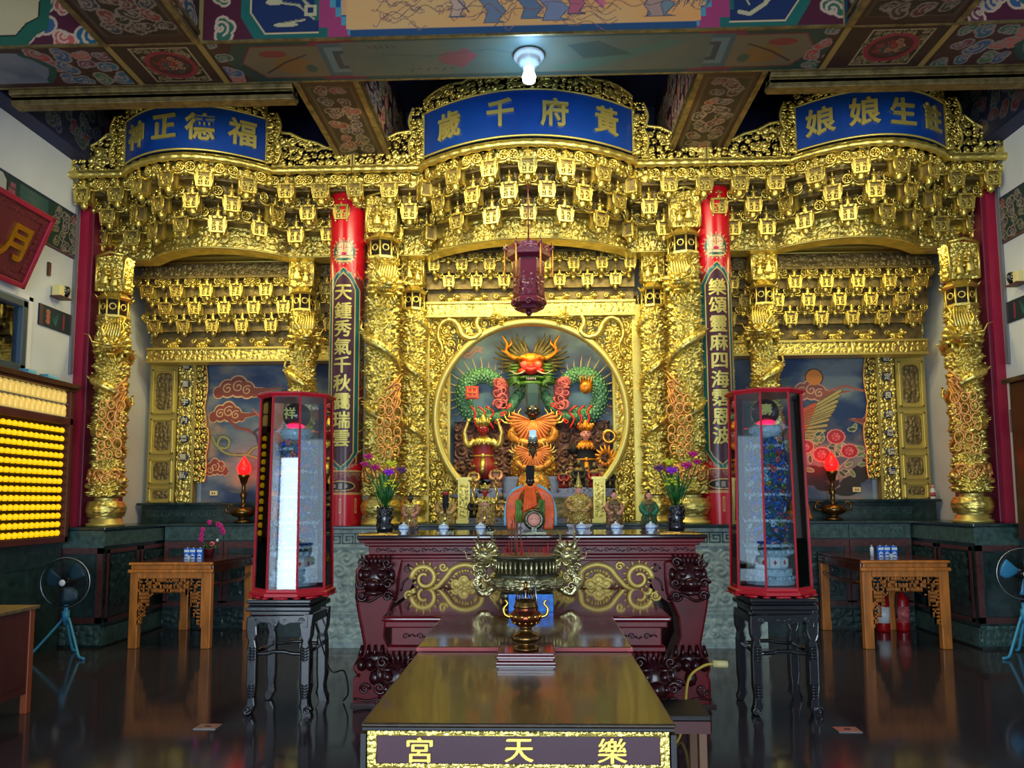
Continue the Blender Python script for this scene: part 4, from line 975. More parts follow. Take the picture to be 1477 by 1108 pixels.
    statuette(m, TR(-.04, -R * .95, cap + .06, s=1.9)); statuette(m, TR(.06, -R * .9, cap + .04, s=1.5))
    m.tube([(-w_ / 2, -R * .75, cap + .4), (0, -R * .8, cap + .44), (w_ / 2, -R * .75, cap + .4)], .018, 5)
    out.append(('figured_capital', m, GOLD, None))
    return out
mat_rose = mat('rose_gilding', (.88, .62, .34), .4, .55, bump=.2, bscale=60)
def column(label, x, y, z0, H, R, seed, head=True, open_=True, side=1, cache={}):
    t = thing('dragon_column', label, 'column', (x, y, z0), 0, None)
    key = (round(H, 2), R, seed, head, open_)
    if key not in cache: cache[key] = [(n, mesh(n, mm[0] if isinstance(mm, list) else mm, mt)) for n, mm, mt, _ in column_meshes(H, R, seed, head, open_, 1)]
    for n, me in cache[key]: part(n, me, None, t)
    if side < 0: t.scale = (-1, 1, 1)
    return t
column('outer gilded dragon column on the left stone counter', -4.66, 8.25, 1.25, 3.02, .155, 1, side=1)
column('outer gilded dragon column on the right stone counter', 4.66, 8.25, 1.25, 3.02, .155, 1, side=-1)
column('tall gilded dragon column just right of the left red column', -1.62, 8.2, 1.25, 3.62, .165, 2, side=1)
column('tall gilded dragon column just left of the right red column', 1.69, 8.2, 1.25, 3.62, .165, 2, side=-1)
column('slimmer gilded column beside the round niche, left of it', -1.37, 8.78, 1.25, 3.2, .125, 3, head=False, open_=False, side=1)
column('slimmer gilded column beside the round niche, right of it', 1.43, 8.78, 1.25, 3.2, .125, 3, head=False, open_=False, side=-1)
column('gilded dragon column behind the left glass case', -2.68, 8.78, 1.25, 3.2, .14, 4, open_=False, side=1)
column('gilded dragon column behind the right glass case', 2.70, 8.78, 1.25, 3.2, .14, 4, open_=False, side=-1)

# ---- red inscribed columns
def red_column(label, x, text):
    R = .19; z0 = 1.25; H = 4.0; t = thing('red_column', label, 'column', (x, 8.27, z0))
    m = M(); m.lathe([(R, 0), (R, H)], 48); part('shaft', m, RED, t)
    W = PI * R * 1.1; r = Ras(W, H, .0055, (.78, .04, .13)); c = W / 2; gl = (.85, .72, .42); te = (.08, .36, .36)
    # long inscription panel with fretted teal border
    b0, b1 = .68, 2.68
    def panel(g, col):
        w_ = .125 + g
        pts = [(c - w_, b0 + .1), (c - w_, b1 - .12), (c - w_ * .75, b1 - .05), (c - w_ * .5, b1 + g * .6), (c, b1 + .06 + g), (c + w_ * .5, b1 + g * .6), (c + w_ * .75, b1 - .05), (c + w_, b1 - .12), (c + w_, b0 + .1), (c + w_ * .7, b0 + .03), (c + w_ * .45, b0 - g * .6), (c, b0 - .05 - g), (c - w_ * .45, b0 - g * .6), (c - w_ * .7, b0 + .03)]
        r.poly(pts, col); return pts
    r.rect(0, W, b0 - .02, b1 + .02, (.42, .14, .16))
    for sx in (-1, 1):
        r.scrolls(*sorted((c + sx * .19, c + sx * .30)), .75, 1.3, .07, [(.16, .20, .18)], (.50, .44, .30), 5); r.scrolls(*sorted((c + sx * .19, c + sx * .30)), 1.5, 2.15, .07, [(.10, .22, .20)], (.50, .44, .30), 6)
        for z in (.78, 1.0, 1.36, 1.46, 2.2, 2.26, 2.34): r.line([(c + sx * .17, z), (c + sx * .32, z + .05)], .014, (.62, .32, .24) if z > 1.4 else gl)
        r.line([(c + sx * .17, b0), (c + sx * .17, b1 - .1)], .012, gl)
    p = panel(.075, gl); panel(.065, te)
    for k in range(9):
        for zz, s_ in ((b1 + .02, 1), (b0 - .02, -1)): a = (k - 4) * .042; r.spir(c + a, zz + s_ * (.055 - a * a * 1.8), .016, .006, (.45, .62, .50), 1, k)
    panel(.014, gl); panel(.002, (.28, .15, .20))
    # painted guardian-beast face
    fz = 2.98
    for k in range(21):
        a = k / 20 * 2 * PI; L = .17 if .2 < a < 2.9 else .15
        r.poly([(c + .11 * math.cos(a - .13), fz + .11 * math.sin(a - .13)), (c + .11 * math.cos(a + .13), fz + .11 * math.sin(a + .13)), (c + L * 1.05 * math.cos(a), fz + L * math.sin(a))], gl)
        r.poly([(c + .1 * math.cos(a - .11), fz + .1 * math.sin(a - .11)), (c + .1 * math.cos(a + .11), fz + .1 * math.sin(a + .11)), (c + (L - .015) * math.cos(a), fz + (L - .015) * math.sin(a))], te)
    r.ell(c, fz, .125, .115, (.10, .34, .28)); r.ell(c, fz - .075, .105, .035, gl); r.ell(c, fz - .075, .09, .02, (.10, .34, .28))
    r.ell(c, fz + .05, .085, .06, (.86, .68, .50)); r.ell(c, fz + .0, .1, .035, (.86, .68, .50))
    for sx in (-1, 1):
        r.ell(c + sx * .058, fz + .012, .026, .02, (.12, .3, .24)); r.ell(c + sx * .056, fz + .012, .017, .014, (.92, .88, .6)); r.ell(c + sx * .054, fz + .012, .007, .007, (.05, .05, .05))
        r.line([(c + sx * .02, fz + .045), (c + sx * .05, fz + .06), (c + sx * .085, fz + .045)], .01, (.60, .36, .28)); r.spir(c + sx * .085, fz - .045, .028, .008, (.80, .62, .36), sx, 1)
    r.ell(c, fz - .018, .034, .02, (.72, .16, .34)); r.ell(c, fz - .055, .05, .012, (.85, .75, .6)); r.line([(c, fz + .1), (c, fz + .02)], .006, (.60, .36, .28))
    for k in range(3): r.line([(c - .03 + .03 * k, fz + .09), (c - .02 + .02 * k, fz + .04)], .006, (.60, .36, .28))
    for k in range(10): a = (k - 4.5) * .06; r.line([(c + a, 2.82 - a * a * 2), (c + a * 1.4, 2.76 - a * a * 3)], .008, (.90, .45, .30))
    # foot: cartouche and bands
    r.rect(0, W, .34, .58, (.46, .18, .20)); r.scrolls(0, W, .46, .6, .07, [(.5, .2, .2), (.3, .25, .2)], (.62, .46, .34), 9)
    for z in (.33, .345, .58): r.line([(0, z), (W, z)], .01, gl)
    r.ell(c, .42, .16, .055, gl); r.ell(c, .42, .15, .046, (.14, .10, .10)); r.rect(c - .02, c + .02, .39, .45, (.62, .56, .50)); r.rect(c + .05, c + .08, .4, .44, (.62, .56, .50)); r.rect(c - .08, c - .05, .4, .44, (.62, .56, .50))
    for dx in (0, -.17, .17): r.line([(c + dx, .14), (c + dx, .28)], .02, gl); r.line([(c + dx, .15), (c + dx, .27)], .008, (.75, .1, .12))
    f = lambda X, Y: np.stack([(R + .002) * np.sin((X - c) / R), -(R + .002) * np.cos((X - c) / R), Y], -1)
    obj_from(r.mesh('m', f), 'painted_decoration', t, m=PAINTG)
    n = len(text); z = 2.7; dz = (2.74 - .82) / (n - 1)
    for i, ch in enumerate(text):
        m = M()
        for dx, dz, dy in ((0, 0, 0), (.005, .0025, .0004), (-.005, 0, .0008), (0, -.004, .0012), (0, .004, .0016)): m.merge(glyph(ch, .02, .0, 9), TR(dx, -R - .005 + dy, 2.53 - i * .2 + dz, s=.195))
        for v in m.V: a = v[:, 0] / R; rr = -v[:, 1]; v[:, 0] = rr * np.sin(a); v[:, 1] = -rr * np.cos(a)
        part('character', m, GOLDP, t)
    return t
red_column('red column with nine gold characters starting 天鍾, behind the left glass case', -2.03, '天鍾秀氣千秋靄瑞雲')['label'] = 'red column left of the central altar, nine gold characters on a purple band'
red_column('red column right of the central altar, nine gold characters on a purple band', 2.02, '樂頌靈麻四海霑恩波')

# ---- second, lower cornices
def inner_cornice(label, x0, x1, y, z1, tiers, lint, step=.33, dz=.17):
    cx = (x0 + x1) / 2; t = thing('lower_cornice', label, 'cornice', (cx, y, z1 - dz * tiers)); O = Vector((cx, y, z1 - dz * tiers))
    m = M()
    for k in range(tiers + 1): m.box(x0 - cx, x1 - cx, .12 + .1 * k, .16 + .1 * k, dz * (tiers - k) - .2, dz * (tiers - k) + .02)
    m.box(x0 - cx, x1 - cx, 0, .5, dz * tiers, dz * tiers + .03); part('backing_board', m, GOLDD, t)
    n = int((x1 - x0) / step)
    for tier in range(tiers):
        for k in range(n + 1):
            x = x0 + .12 + (k + (.5 if tier % 2 else 0)) * step
            if x < x1 - .06: o = part('bracket', BR, None, t, Vector((x - cx, .05 + .1 * tier, dz * (tiers - tier) - .02))); o.scale = ((.82, .8, .84) if tiers == 2 else (.95, .9, .95))
            x -= step / 2
            if x0 + .05 < x < x1 - .03: o = part('post', PO, None, t, Vector((x - cx, .05 + .1 * tier, dz * (tiers - tier) - .02)))
    for k in range(n):
        x = x0 + .12 + (k + .5) * step
        if x < x1 - .1: o = part('guardian_beast', BE, None, t, Vector((x - cx, .05 + .1 * tiers, -.2)))
    P, kk = relief(x1 - x0, .14, .01, .022, .07, int(x0 * 3) + 9); m = M(); m.grid(P + np.array([x0 - cx, .0 + .1 * tiers, -lint])); m.box(x0 - cx, x1 - cx, .1 * tiers, .1 * tiers + .2, -lint, -lint + .14)
    part('carved_lintel', m, GOLD, t)
    m = M()
    for z in (-lint - .012, -lint + .15): m.box(x0 - cx, x1 - cx, .1 * tiers - .03, .1 * tiers + .2, z - .012, z + .012)
    part('lintel_moulding', m, GOLDP, t)
    # carved boards above
    if tiers == 3:
        m = M(); m.box(x0 - cx, x1 - cx, -.12, .3, dz * tiers + .3, dz * tiers + .34); m.box(x0 - cx, x1 - cx, -.05, .3, dz * tiers + .24, dz * tiers + .3); m.box(x0 - cx, x1 - cx, -.2, .3, dz * tiers + .34, dz * tiers + .4); part('stepped_cornice', m, GOLDP, t, bevel=.006)
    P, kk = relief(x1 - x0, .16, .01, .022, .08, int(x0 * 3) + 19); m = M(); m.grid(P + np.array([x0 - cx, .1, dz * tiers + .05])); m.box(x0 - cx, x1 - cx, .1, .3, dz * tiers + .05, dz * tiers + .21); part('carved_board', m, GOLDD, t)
    m = M()
    for z in (dz * tiers + .04, dz * tiers + .22): m.tube([(x0 - cx, .07, z), (x1 - cx, .07, z)], .016, 6)
    part('board_moulding', m, GOLDP, t)
    return t
inner_cornice('lower gilded bracket cornice above the round niche', -1.25, 1.25, 8.75, 4.42, 2, .36)
inner_cornice('lower gilded bracket cornice over the painting with red dragon, left', -4.82, -2.3, 9.0, 4.24, 3, .38, .37, .195)['label'] = 'lower gilded bracket cornice above the dragon painting on the left'
inner_cornice('lower gilded bracket cornice above the phoenix painting on the right', 2.3, 4.82, 9.0, 4.24, 3, .38, .37, .195)

# ---- central screen with the round opening
def centre_screen():
    t = thing('niche_screen', 'gilded square screen with a large round opening around the main deities', 'screen', (0, 9.05, 1.25)); H = 2.6; hw = 1.27
    m = M(); f = .06
    for x in (-hw, hw): m.box(x - f, x + f, -.05, .05, 0, H)
    m.box(-hw, hw, -.05, .05, H - f, H + f); part('square_frame', m, GOLDP, t, bevel=.012)
    m = M()
    for sx in (-1, 1):
        a, b = sorted((sx * 1.36, sx * 1.72)); m.box(a, b, 0, .1, 0, 2.9)
        for z0, z1 in ((.05, .55), (.65, 1.55), (1.65, 2.35), (2.42, 2.85)):
            for q in ((a + .03, a + .06, z0, z1), (b - .06, b - .03, z0, z1), (a + .03, b - .03, z0, z0 + .03), (a + .03, b - .03, z1 - .03, z1)): m.box(q[0], q[1], -.03, 0, q[2], q[3])
            P, k = relief(b - a - .16, z1 - z0 - .12, .011, .022, .07, 8); m.grid(P + np.array([a + .08, -.005, z0 + .06]))
    part('panelled_jamb', m, GOLDP, t)
    R = 1.14; cz = 1.25; W = 2 * hw; 
    U, V = np.meshgrid(np.linspace(-hw, hw, 270), np.linspace(0, H, 275)); h, g = scroll(U + 5, V, .105, 4, 1.8); h3, g3 = scroll(U + 8, V + 2, .05, 5)
    P = np.stack([U, -.045 * h - .015 * h3, V], -1); Uc = (U[:-1, :-1] + U[1:, 1:]) / 2; Vc = (V[:-1, :-1] + V[1:, 1:]) / 2; rr = np.hypot(Uc, Vc - cz)
    keep = (rr > R - .02) & ~((np.abs(Uc) < .79) & (Vc < .5)) & ~((h[:-1, :-1] < .30) & (vnoise(Uc, Vc, .05, 6) > .42)); m = M(); m.grid(P, keep=keep); part('pierced_panel', m, GOLD, t, solid=.02)
    # round moulding, cut by the posts at the foot
    a = np.linspace(-.88, PI + .88, 120); ring = []
    for q in a:
        c_, s_ = math.cos(q), math.sin(q); ring.append([(r_ * c_, y, cz + r_ * s_) for r_, y in ((R - .045, -.06), (R - .03, -.1), (R + .03, -.1), (R + .045, -.06), (R + .03, .03), (R - .03, .03))])
    m = M(); m.rings(ring, 0, True); part('round_moulding', m, GOLDP, t)
    for sx in (-1, 1): m = M(); m.box(*sorted((sx * .72, sx * .86)), -.12, .03, .0, .5); m.box(*sorted((sx * .70, sx * .88)), -.14, .04, .5, .53); m.box(*sorted((sx * .70, sx * .88)), -.14, .04, 0, .04); part('foot_post', m, GOLDP, t)
    for sx in (-1, 1):
        P, k = relief(.1, .4, .008, .015, .05, 3); m = M(); m.grid(P + np.array([min(sx * .74, sx * .84), -.122, .06])); part('post_ornament', m, GOLD, t)
    # two dragons in the upper corners
    for sx in (-1, 1):
        pts = [(.42, 2.42), (.60, 2.48), (.66, 2.36), (.58, 2.26), (.68, 2.18), (.82, 2.22), (.86, 2.36), (.96, 2.44), (1.08, 2.38), (1.12, 2.22), (1.04, 2.08), (1.10, 1.94)]
        tt = np.linspace(0, len(pts) - 1, 60); X = np.interp(tt, range(len(pts)), [p[0] for p in pts]); Z = np.interp(tt, range(len(pts)), [p[1] for p in pts])
        k3 = np.ones(5) / 5; X[2:-2] = np.convolve(X, k3, 'valid'); Z[2:-2] = np.convolve(Z, k3, 'valid')
        m = M(); m.tube(np.stack([sx * X, np.full(60, -.085), Z], -1), np.concatenate([np.linspace(.03, .042, 30), np.linspace(.042, .01, 30)]) + .003 * np.sin(np.arange(60) * 2), 7)
        dragon_head(m, TR(sx * .38, -.12, 2.42, s=.6, rz=-sx * .5)); part('corner_dragon', m, GOLD, t)
    return t
centre_screen()
# side walls and roof of the niche
m = M()
nt_ = thing('niche_lining', 'carved gilded lining inside the round niche, behind the screen', 'lining', (0, 9.4, 1.25))
for sx in (-1, 1):
    P, k = relief(.8, 2.75, .014, .03, .1, 31); Q = P.copy(); Q[..., 0] = sx * (1.32 + P[..., 1]); Q[..., 1] = (-.25 + P[..., 0]) if sx < 0 else (.55 - P[..., 0]); Q[..., 2] = P[..., 2]
    m = M(); m.grid(Q); part('carved_side', m, GOLD, nt_, solid=.01)
    m = M(); a, b = sorted((sx * 1.3, sx * 1.06)); P, k = relief(.24, 2.75, .013, .03, .09, 33); m.grid(P + np.array([a, .3, 0])); m.box(a, b, .3, .36, 0, 2.75); part('carved_wing', m, GOLD, nt_)
    m = M(); m.box(*sorted((sx * 1.04, sx * 1.07)), .26, .34, 0, 2.75); part('wing_edge', m, GOLDP, nt_)
m = M(); m.box(-1.32, 1.32, -.2, .9, 2.75, 2.8); part('niche_ceiling', m, GOLDD, nt_)

# ---- painted side bays
CLD = (.50, .24, .18); CLO = (.80, .66, .46)
def bay_sky(W, H, seed):
    r = Ras(W, H, .0062, (.3, .4, .5)); n = fbm(r.X, r.Y * 2, .7, seed, 5); n2 = fbm(r.X + 9, r.Y * 1.6, .5, seed + 4, 5)
    a = np.clip((n - .38) * 4, 0, 1)[..., None]; b = np.clip((n2 - .5) * 4.5, 0, 1)[..., None]
    A = np.array((.12, .22, .38)) * (1 - a) + np.array((.42, .48, .50)) * a; r.A = A * (1 - b * .8) + np.array((.66, .55, .42)) * b * .8
    return r
def left_bay():
    r = bay_sky(1.75, 2.05, 2).shift(-.16)
    r.cloud(.58, 1.44, .66, .26, CLD, CLO, CLO); r.cloud(.47, 1.12, .52, .24, CLD, CLO, CLO); r.line([(.5, 1.05), (.62, .95), (.75, .93), (.82, .88)], .035, CLD); r.cloud(.34, .42, .36, .2, CLD, CLO, CLO, -1)
    gr = (.52, .56, .34)
    pts = [(.28, .85), (.35, .72), (.48, .70), (.50, .80), (.40, .84), (.36, .72), (.5, .62), (.75, .60), (.92, .56), (.98, .68), (.85, .70), (.75, .62)]
    pts = sp(pts); r.line(pts, .045, (.24, .28, .18)); r.line(pts, .028, gr)
    for k in range(12): a = k * .5; r.poly([(.62, .14), (.60 + .22 * math.cos(a) , .28 + .16 * math.sin(a)), (.66 + .22 * math.cos(a + .3), .28 + .16 * math.sin(a + .3))], (.46, .50, .30), .6)
    r.line(sp([(1.75, 1.05), (1.45, 1.25), (1.2, 1.35), (1.12, 1.05), (1.2, .8), (1.4, .7), (1.6, .5), (1.35, .2)]), .17, (.18, .10, .10))
    r.line(sp([(1.75, 1.05), (1.45, 1.25), (1.2, 1.35), (1.12, 1.05), (1.2, .8), (1.4, .7), (1.6, .5), (1.35, .2)]), .14, (.62, .22, .20))
    for k in range(26): z = .75 + .6 * k / 26; r.line([(1.05, z), (1.2, z + .03)], .01, (.86, .62, .42))
    for k in range(16): a = PI * .45 + k * .13; r.poly([(1.15 + .08 * math.cos(a), 1.32 + .08 * math.sin(a)), (1.15 + .08 * math.cos(a + .1), 1.32 + .08 * math.sin(a + .1)), (1.12 + .26 * math.cos(a), 1.32 + .28 * math.sin(a))], (.50, .46, .30))
    for k in range(6): r.line([(1.05, 1.05 - .03 * k), (.9 - .02 * k, 1.1 + .02 * k)], .014, (.72, .36, .30))
    r.line([(1.1, .92), (.88, .82), (.82, .9), (.9, .95)], .035, (.2, .24, .3)); r.line([(.86, .84), (.9, .7), (.95, .62)], .03, (.2, .24, .3))
    return r
def right_bay():
    r = bay_sky(1.75, 2.05, 9).shift(.47); F = lambda x: x
    r.ell(.62, 1.53, .115, .115, (.25, .14, .1)); r.ell(.62, 1.53, .10, .10, (.84, .52, .20)); r.ell(.6, 1.56, .05, .05, (.92, .68, .34))
    r.cloud(.56, 1.33, .56, .24, (.52, .30, .26), (.78, .60, .50), (.80, .62, .50)); r.line([(.8, 1.36), (1.0, 1.42), (1.2, 1.36), (1.4, 1.38)], .03, (.62, .36, .30)); r.ell(.62, 1.53, .1, .1, (.84, .52, .20))
    r.cloud(1.35, .98, .36, .24, (.52, .28, .26), (.78, .60, .50), (.80, .62, .50), -1); r.cloud(1.42, .58, .3, .16, (.52, .28, .26), (.78, .60, .50), (.80, .62, .50), -1)
    # phoenix: neck, body, wing
    ba = (.68, .28, .16); r.line([(-.02, .9), (.1, .72), (.16, .95), (.1, 1.2), (.12, 1.42)], .19, (.22, .10, .08)); r.line([(-.05, .9), (.1, .76), (.17, .95), (.1, 1.2), (.12, 1.40)], .15, ba)
    for k in range(60): r.spir(.02 + .2 * (h2(k, 1, 3)), .7 + .7 * h2(k, 2, 3), .022, .007, (.90, .56, .28), 1, k)
    for k in range(14): r.line([(.14, 1.1 + .03 * k), (.22 + .01 * k, 1.14 + .03 * k)], .012, (.26, .36, .28))
    r.poly([(.03, 1.42), (.13, 1.5), (.2, 1.4), (.28, 1.37), (.16, 1.33), (.05, 1.3)], (.80, .42, .24)); r.line([(.1, 1.48), (.04, 1.58), (.02, 1.64)], .02, ba); r.line([(.13, 1.48), (.16, 1.6), (.12, 1.66)], .02, ba)
    for k in range(15):
        f = k / 14; x0, y0 = .26 + .1 * f, .78 + .28 * f; x1, y1 = .60 + .34 * f, .62 + .72 * f + .02 * math.sin(k)
        r.line([(x0, y0), ((x0 + x1) / 2, (y0 + y1) / 2 - .02), (x1, y1)], .05, (.26, .28, .20)); r.line([(x0, y0), ((x0 + x1) / 2, (y0 + y1) / 2 - .02), (x1, y1)], .032, (.66, .60, .36))
        r.line([(x0, y0), (x0 + (x1 - x0) * .45, y0 + (y1 - y0) * .42)], .045, (.74, .32, .18))
    for q in ((.45, .12, .42, .3, (.20, .16, .14)), ):
        for k in range(14): r.ell(.35 + .25 * h2(k, 1, 7) + .02 * k, .18 + .16 * h2(k, 2, 7), .13, .09, (.16 + .02 * (k % 3), .12, .12)); r.spir(.4 + .03 * k, .2 + .12 * h2(k, 5, 1), .06, .012, (.42, .30, .26), 1, k)
    for k in range(22): f = k / 22; r.ell(.95 + .42 * f + .03 * math.sin(k), .1 + .5 * f, .14 - .09 * f, .06, (.18, .18, .16)); r.line([(.9 + .42 * f, .1 + .5 * f), (1.0 + .42 * f, .13 + .5 * f)], .012, (.42, .40, .32))
    gl = (.40, .50, .32)
    for k in range(60):
        x = .25 + 1.15 * h2(k, 3, 2); y = .3 + .62 * h2(k, 4, 2)
        if (x - .85) ** 2 / .36 + (y - .62) ** 2 / .1 > 1: continue
        a = h2(k, 6, 2) * 6.3; r.ell(x, y, .058, .03, (.70, .72, .58), 1, a); r.ell(x, y, .048, .022, (.20, .32, .24) if k % 2 else gl, 1, a)
    r.line([(.85, .25), (.83, .5), (.85, .7)], .025, (.62, .62, .46)); r.line([(.84, .35), (.65, .5), (.5, .6)], .018, (.62, .62, .46)); r.line([(.84, .35), (1.0, .5)], .018, (.62, .62, .46))
    for x, y, R in ((.86, .78, .12), (.48, .66, .11), (.68, .56, .12), (1.02, .60, .115)):
        for k in range(12): a = k * 2 * PI / 12; r.ell(x + R * .62 * math.cos(a), y + R * .5 * math.sin(a), R * .36, R * .3, (.86, .58, .52)); 
        for k in range(12): a = k * 2 * PI / 12; r.ell(x + R * .55 * math.cos(a), y + R * .44 * math.sin(a), R * .32, R * .27, (.62, .18, .22))
        for k in range(7): a = k * .9; r.ell(x + R * .25 * math.cos(a), y + R * .2 * math.sin(a), R * .22, R * .18, (.72, .26, .30)); r.spir(x, y, R * .4, .008, (.86, .58, .52), 1, a, .4)
    return r
def bay(sx, r, chars, nm, label):
    # geometry in mirrored local frame: x runs from outer edge inwards
    t = thing('bay_screen', label, 'screen', (sx * 3.62, 9.62, 1.5)); H = 2.05; 
    X = lambda u: sx * (1.30 - u)     # u: 0 at the outer edge, 2.6 inner edge
    me = r.mesh('m', (lambda A, B: np.stack([A - .60 - .0, np.full(A.shape, .0), B], -1)) if sx < 0 else (lambda A, B: np.stack([A - 1.15, np.full(A.shape, .0), B], -1)))
    b = M(); b.box(*( (-.60, 1.15) if sx < 0 else (-1.15, .60)), .005, .06, 0, 2.05)
    o = part('painted_panel', b, NAVY, t, label=nm); obj_from(me, 'painted_face', o)
    # outer panelled strip with ovals
    a, c = sorted((X(0), X(.36)))
    m = M(); m.box(a, c, -.02, .08, 0, H + .02); part('panel_strip', m, GOLDP, t)
    for z0, z1 in ((-.0, .2), (.24, .56), (.62, 1.08), (1.14, 1.72), (1.78, 2.05)):
        m = M()
        for q in ((a + .03, a + .06, z0, z1), (c - .06, c - .03, z0, z1), (a + .03, c - .03, z0, z0 + .028), (a + .03, c - .03, z1 - .028, z1)): m.box(q[0], q[1], -.05, -.02, q[2], q[3])
        part('panel_frame', m, GOLDP, t, bevel=.006)
        w_ = c - a - .15; h_ = z1 - z0 - .09
        U, V = np.meshgrid(np.linspace(-1, 1, 24), np.linspace(-1, 1, max(12, int(h_ / .011)))); hh, g = scroll(U * w_ / 2 + 3, V * h_ / 2 + z0, .06, 3)
        e = 1 - (np.abs(U) ** 3 + np.abs(V) ** (3 if h_ < .35 else 6)); P = np.stack([(a + c) / 2 + U * w_ / 2, -.022 - .028 * hh * np.clip(e * 4, 0, 1), (z0 + z1) / 2 + V * h_ / 2], -1)
        Ec = e[:-1, :-1] > 0; m = M(); m.grid(P, keep=Ec); part('oval_carving', m, GOLDD, t)
    # carved strip with blue medallions
    a, c = sorted((X(.38), X(.58))); P, k = relief(c - a, H, .0095, .03, .075, 40 + sx); m = M(); m.grid(P + np.array([a, -.02, 0])); m.box(a, c, -.02, .06, 0, H); part('carved_strip', m, GOLD, t)
    for i, ch in enumerate(chars):
        z = 1.76 - i * .235; cx = (a + c) / 2
        o = part('blue_medallion', M().lathe([(.056, 0), (.056, .015), (.04, .02)], 14, T=TR(cx, -.045, z, rx=PI / 2)), BLUED, t)
        part('character', M().merge(glyph(ch, .05, .02), TR(cx, -.07, z, s=.088)), WHITEG, o)
    # bead moulding
    u = X(.60); m = M(); m.box(u - .015, u + .015, -.06, .04, 0, H); part('bead_moulding', m, GOLDP, t)
    # scalloped pierced inner border
    zz = lambda v: .12 + .035 * np.abs(np.sin(v * 5.2)) + np.where(v < .95, .04 * np.sin((v - .3) * 4), 0)
    U, V = np.meshgrid(np.linspace(0, .22, 26), np.linspace(.25, H, 190)); h, g = scroll(U, V, .085, 60); 
    P = np.stack([sx * (1.30 - .61 - U), -.03 - .04 * h, V], -1); Uc = (U[:-1, :-1] + U[1:, 1:]) / 2; Vc = (V[:-1, :-1] + V[1:, 1:]) / 2
    m = M(); m.grid(P, keep=(Uc < zz(Vc)) & ~((h[:-1, :-1] < .22))); part('scalloped_border', m, GOLD, t, solid=.02)
    v = np.linspace(.25, H, 90); m = M(); m.tube(np.stack([sx * (1.30 - .61 - zz(v)), np.full(90, -.05), v], -1), .011, 5); part('border_rim', m, mat_rose, t)
    W = 1.9; U, V = np.meshgrid(np.linspace(0, W, 190), np.linspace(0, .24, 26)); h, g = scroll(U, V, .085, 61)
    dd = lambda u: .12 + .03 * np.abs(np.sin(u * 7)); P = np.stack([sx * (1.30 - .6 - U), -.03 - .04 * h, H - V], -1); Uc = (U[:-1, :-1] + U[1:, 1:]) / 2; Vc = (V[:-1, :-1] + V[1:, 1:]) / 2
    m = M(); m.grid(P, keep=(Vc < dd(Uc)) & ~((h[:-1, :-1] < .2))); part('top_border', m, GOLD, t, solid=.02)
    # top rail and inner jamb
    a, c = sorted((X(0), X(2.6))); P, k = relief(c - a, .14, .01, .022, .07, 44); m = M(); m.grid(P + np.array([a, -.04, H + .03])); m.box(a, c, -.04, .08, H + .02, H + .18); part('carved_top_rail', m, GOLD, t)
    m = M(); m.box(a, c, -.06, .08, H + .005, H + .03); m.box(a, c, -.06, .08, H + .17, H + .19); part('rail_moulding', m, GOLDP, t)
    a, c = sorted((X(2.36), X(2.6))); P, k = relief(c - a, H, .011, .03, .08, 45); m = M(); m.grid(P + np.array([a, -.04, 0])); m.box(a, c, -.04, .08, 0, H); part('carved_jamb', m, GOLD, t)
    return t
BLUED = mat('blue_medallion_enamel', (.04, .16, .34), .4); WHITEG = mat('pale_gold_lettering', (.86, .84, .68), .4, .2)
bay(-1, left_bay(), '德重宇內恩無私', 'painted dragon among red clouds', 'gilded screen around the painted dragon and clouds, left side altar')
bay(1, right_bay(), '註定良緣恩情德', 'painted phoenix, sun and peonies', 'gilded screen around the painted phoenix and peonies, right side altar')

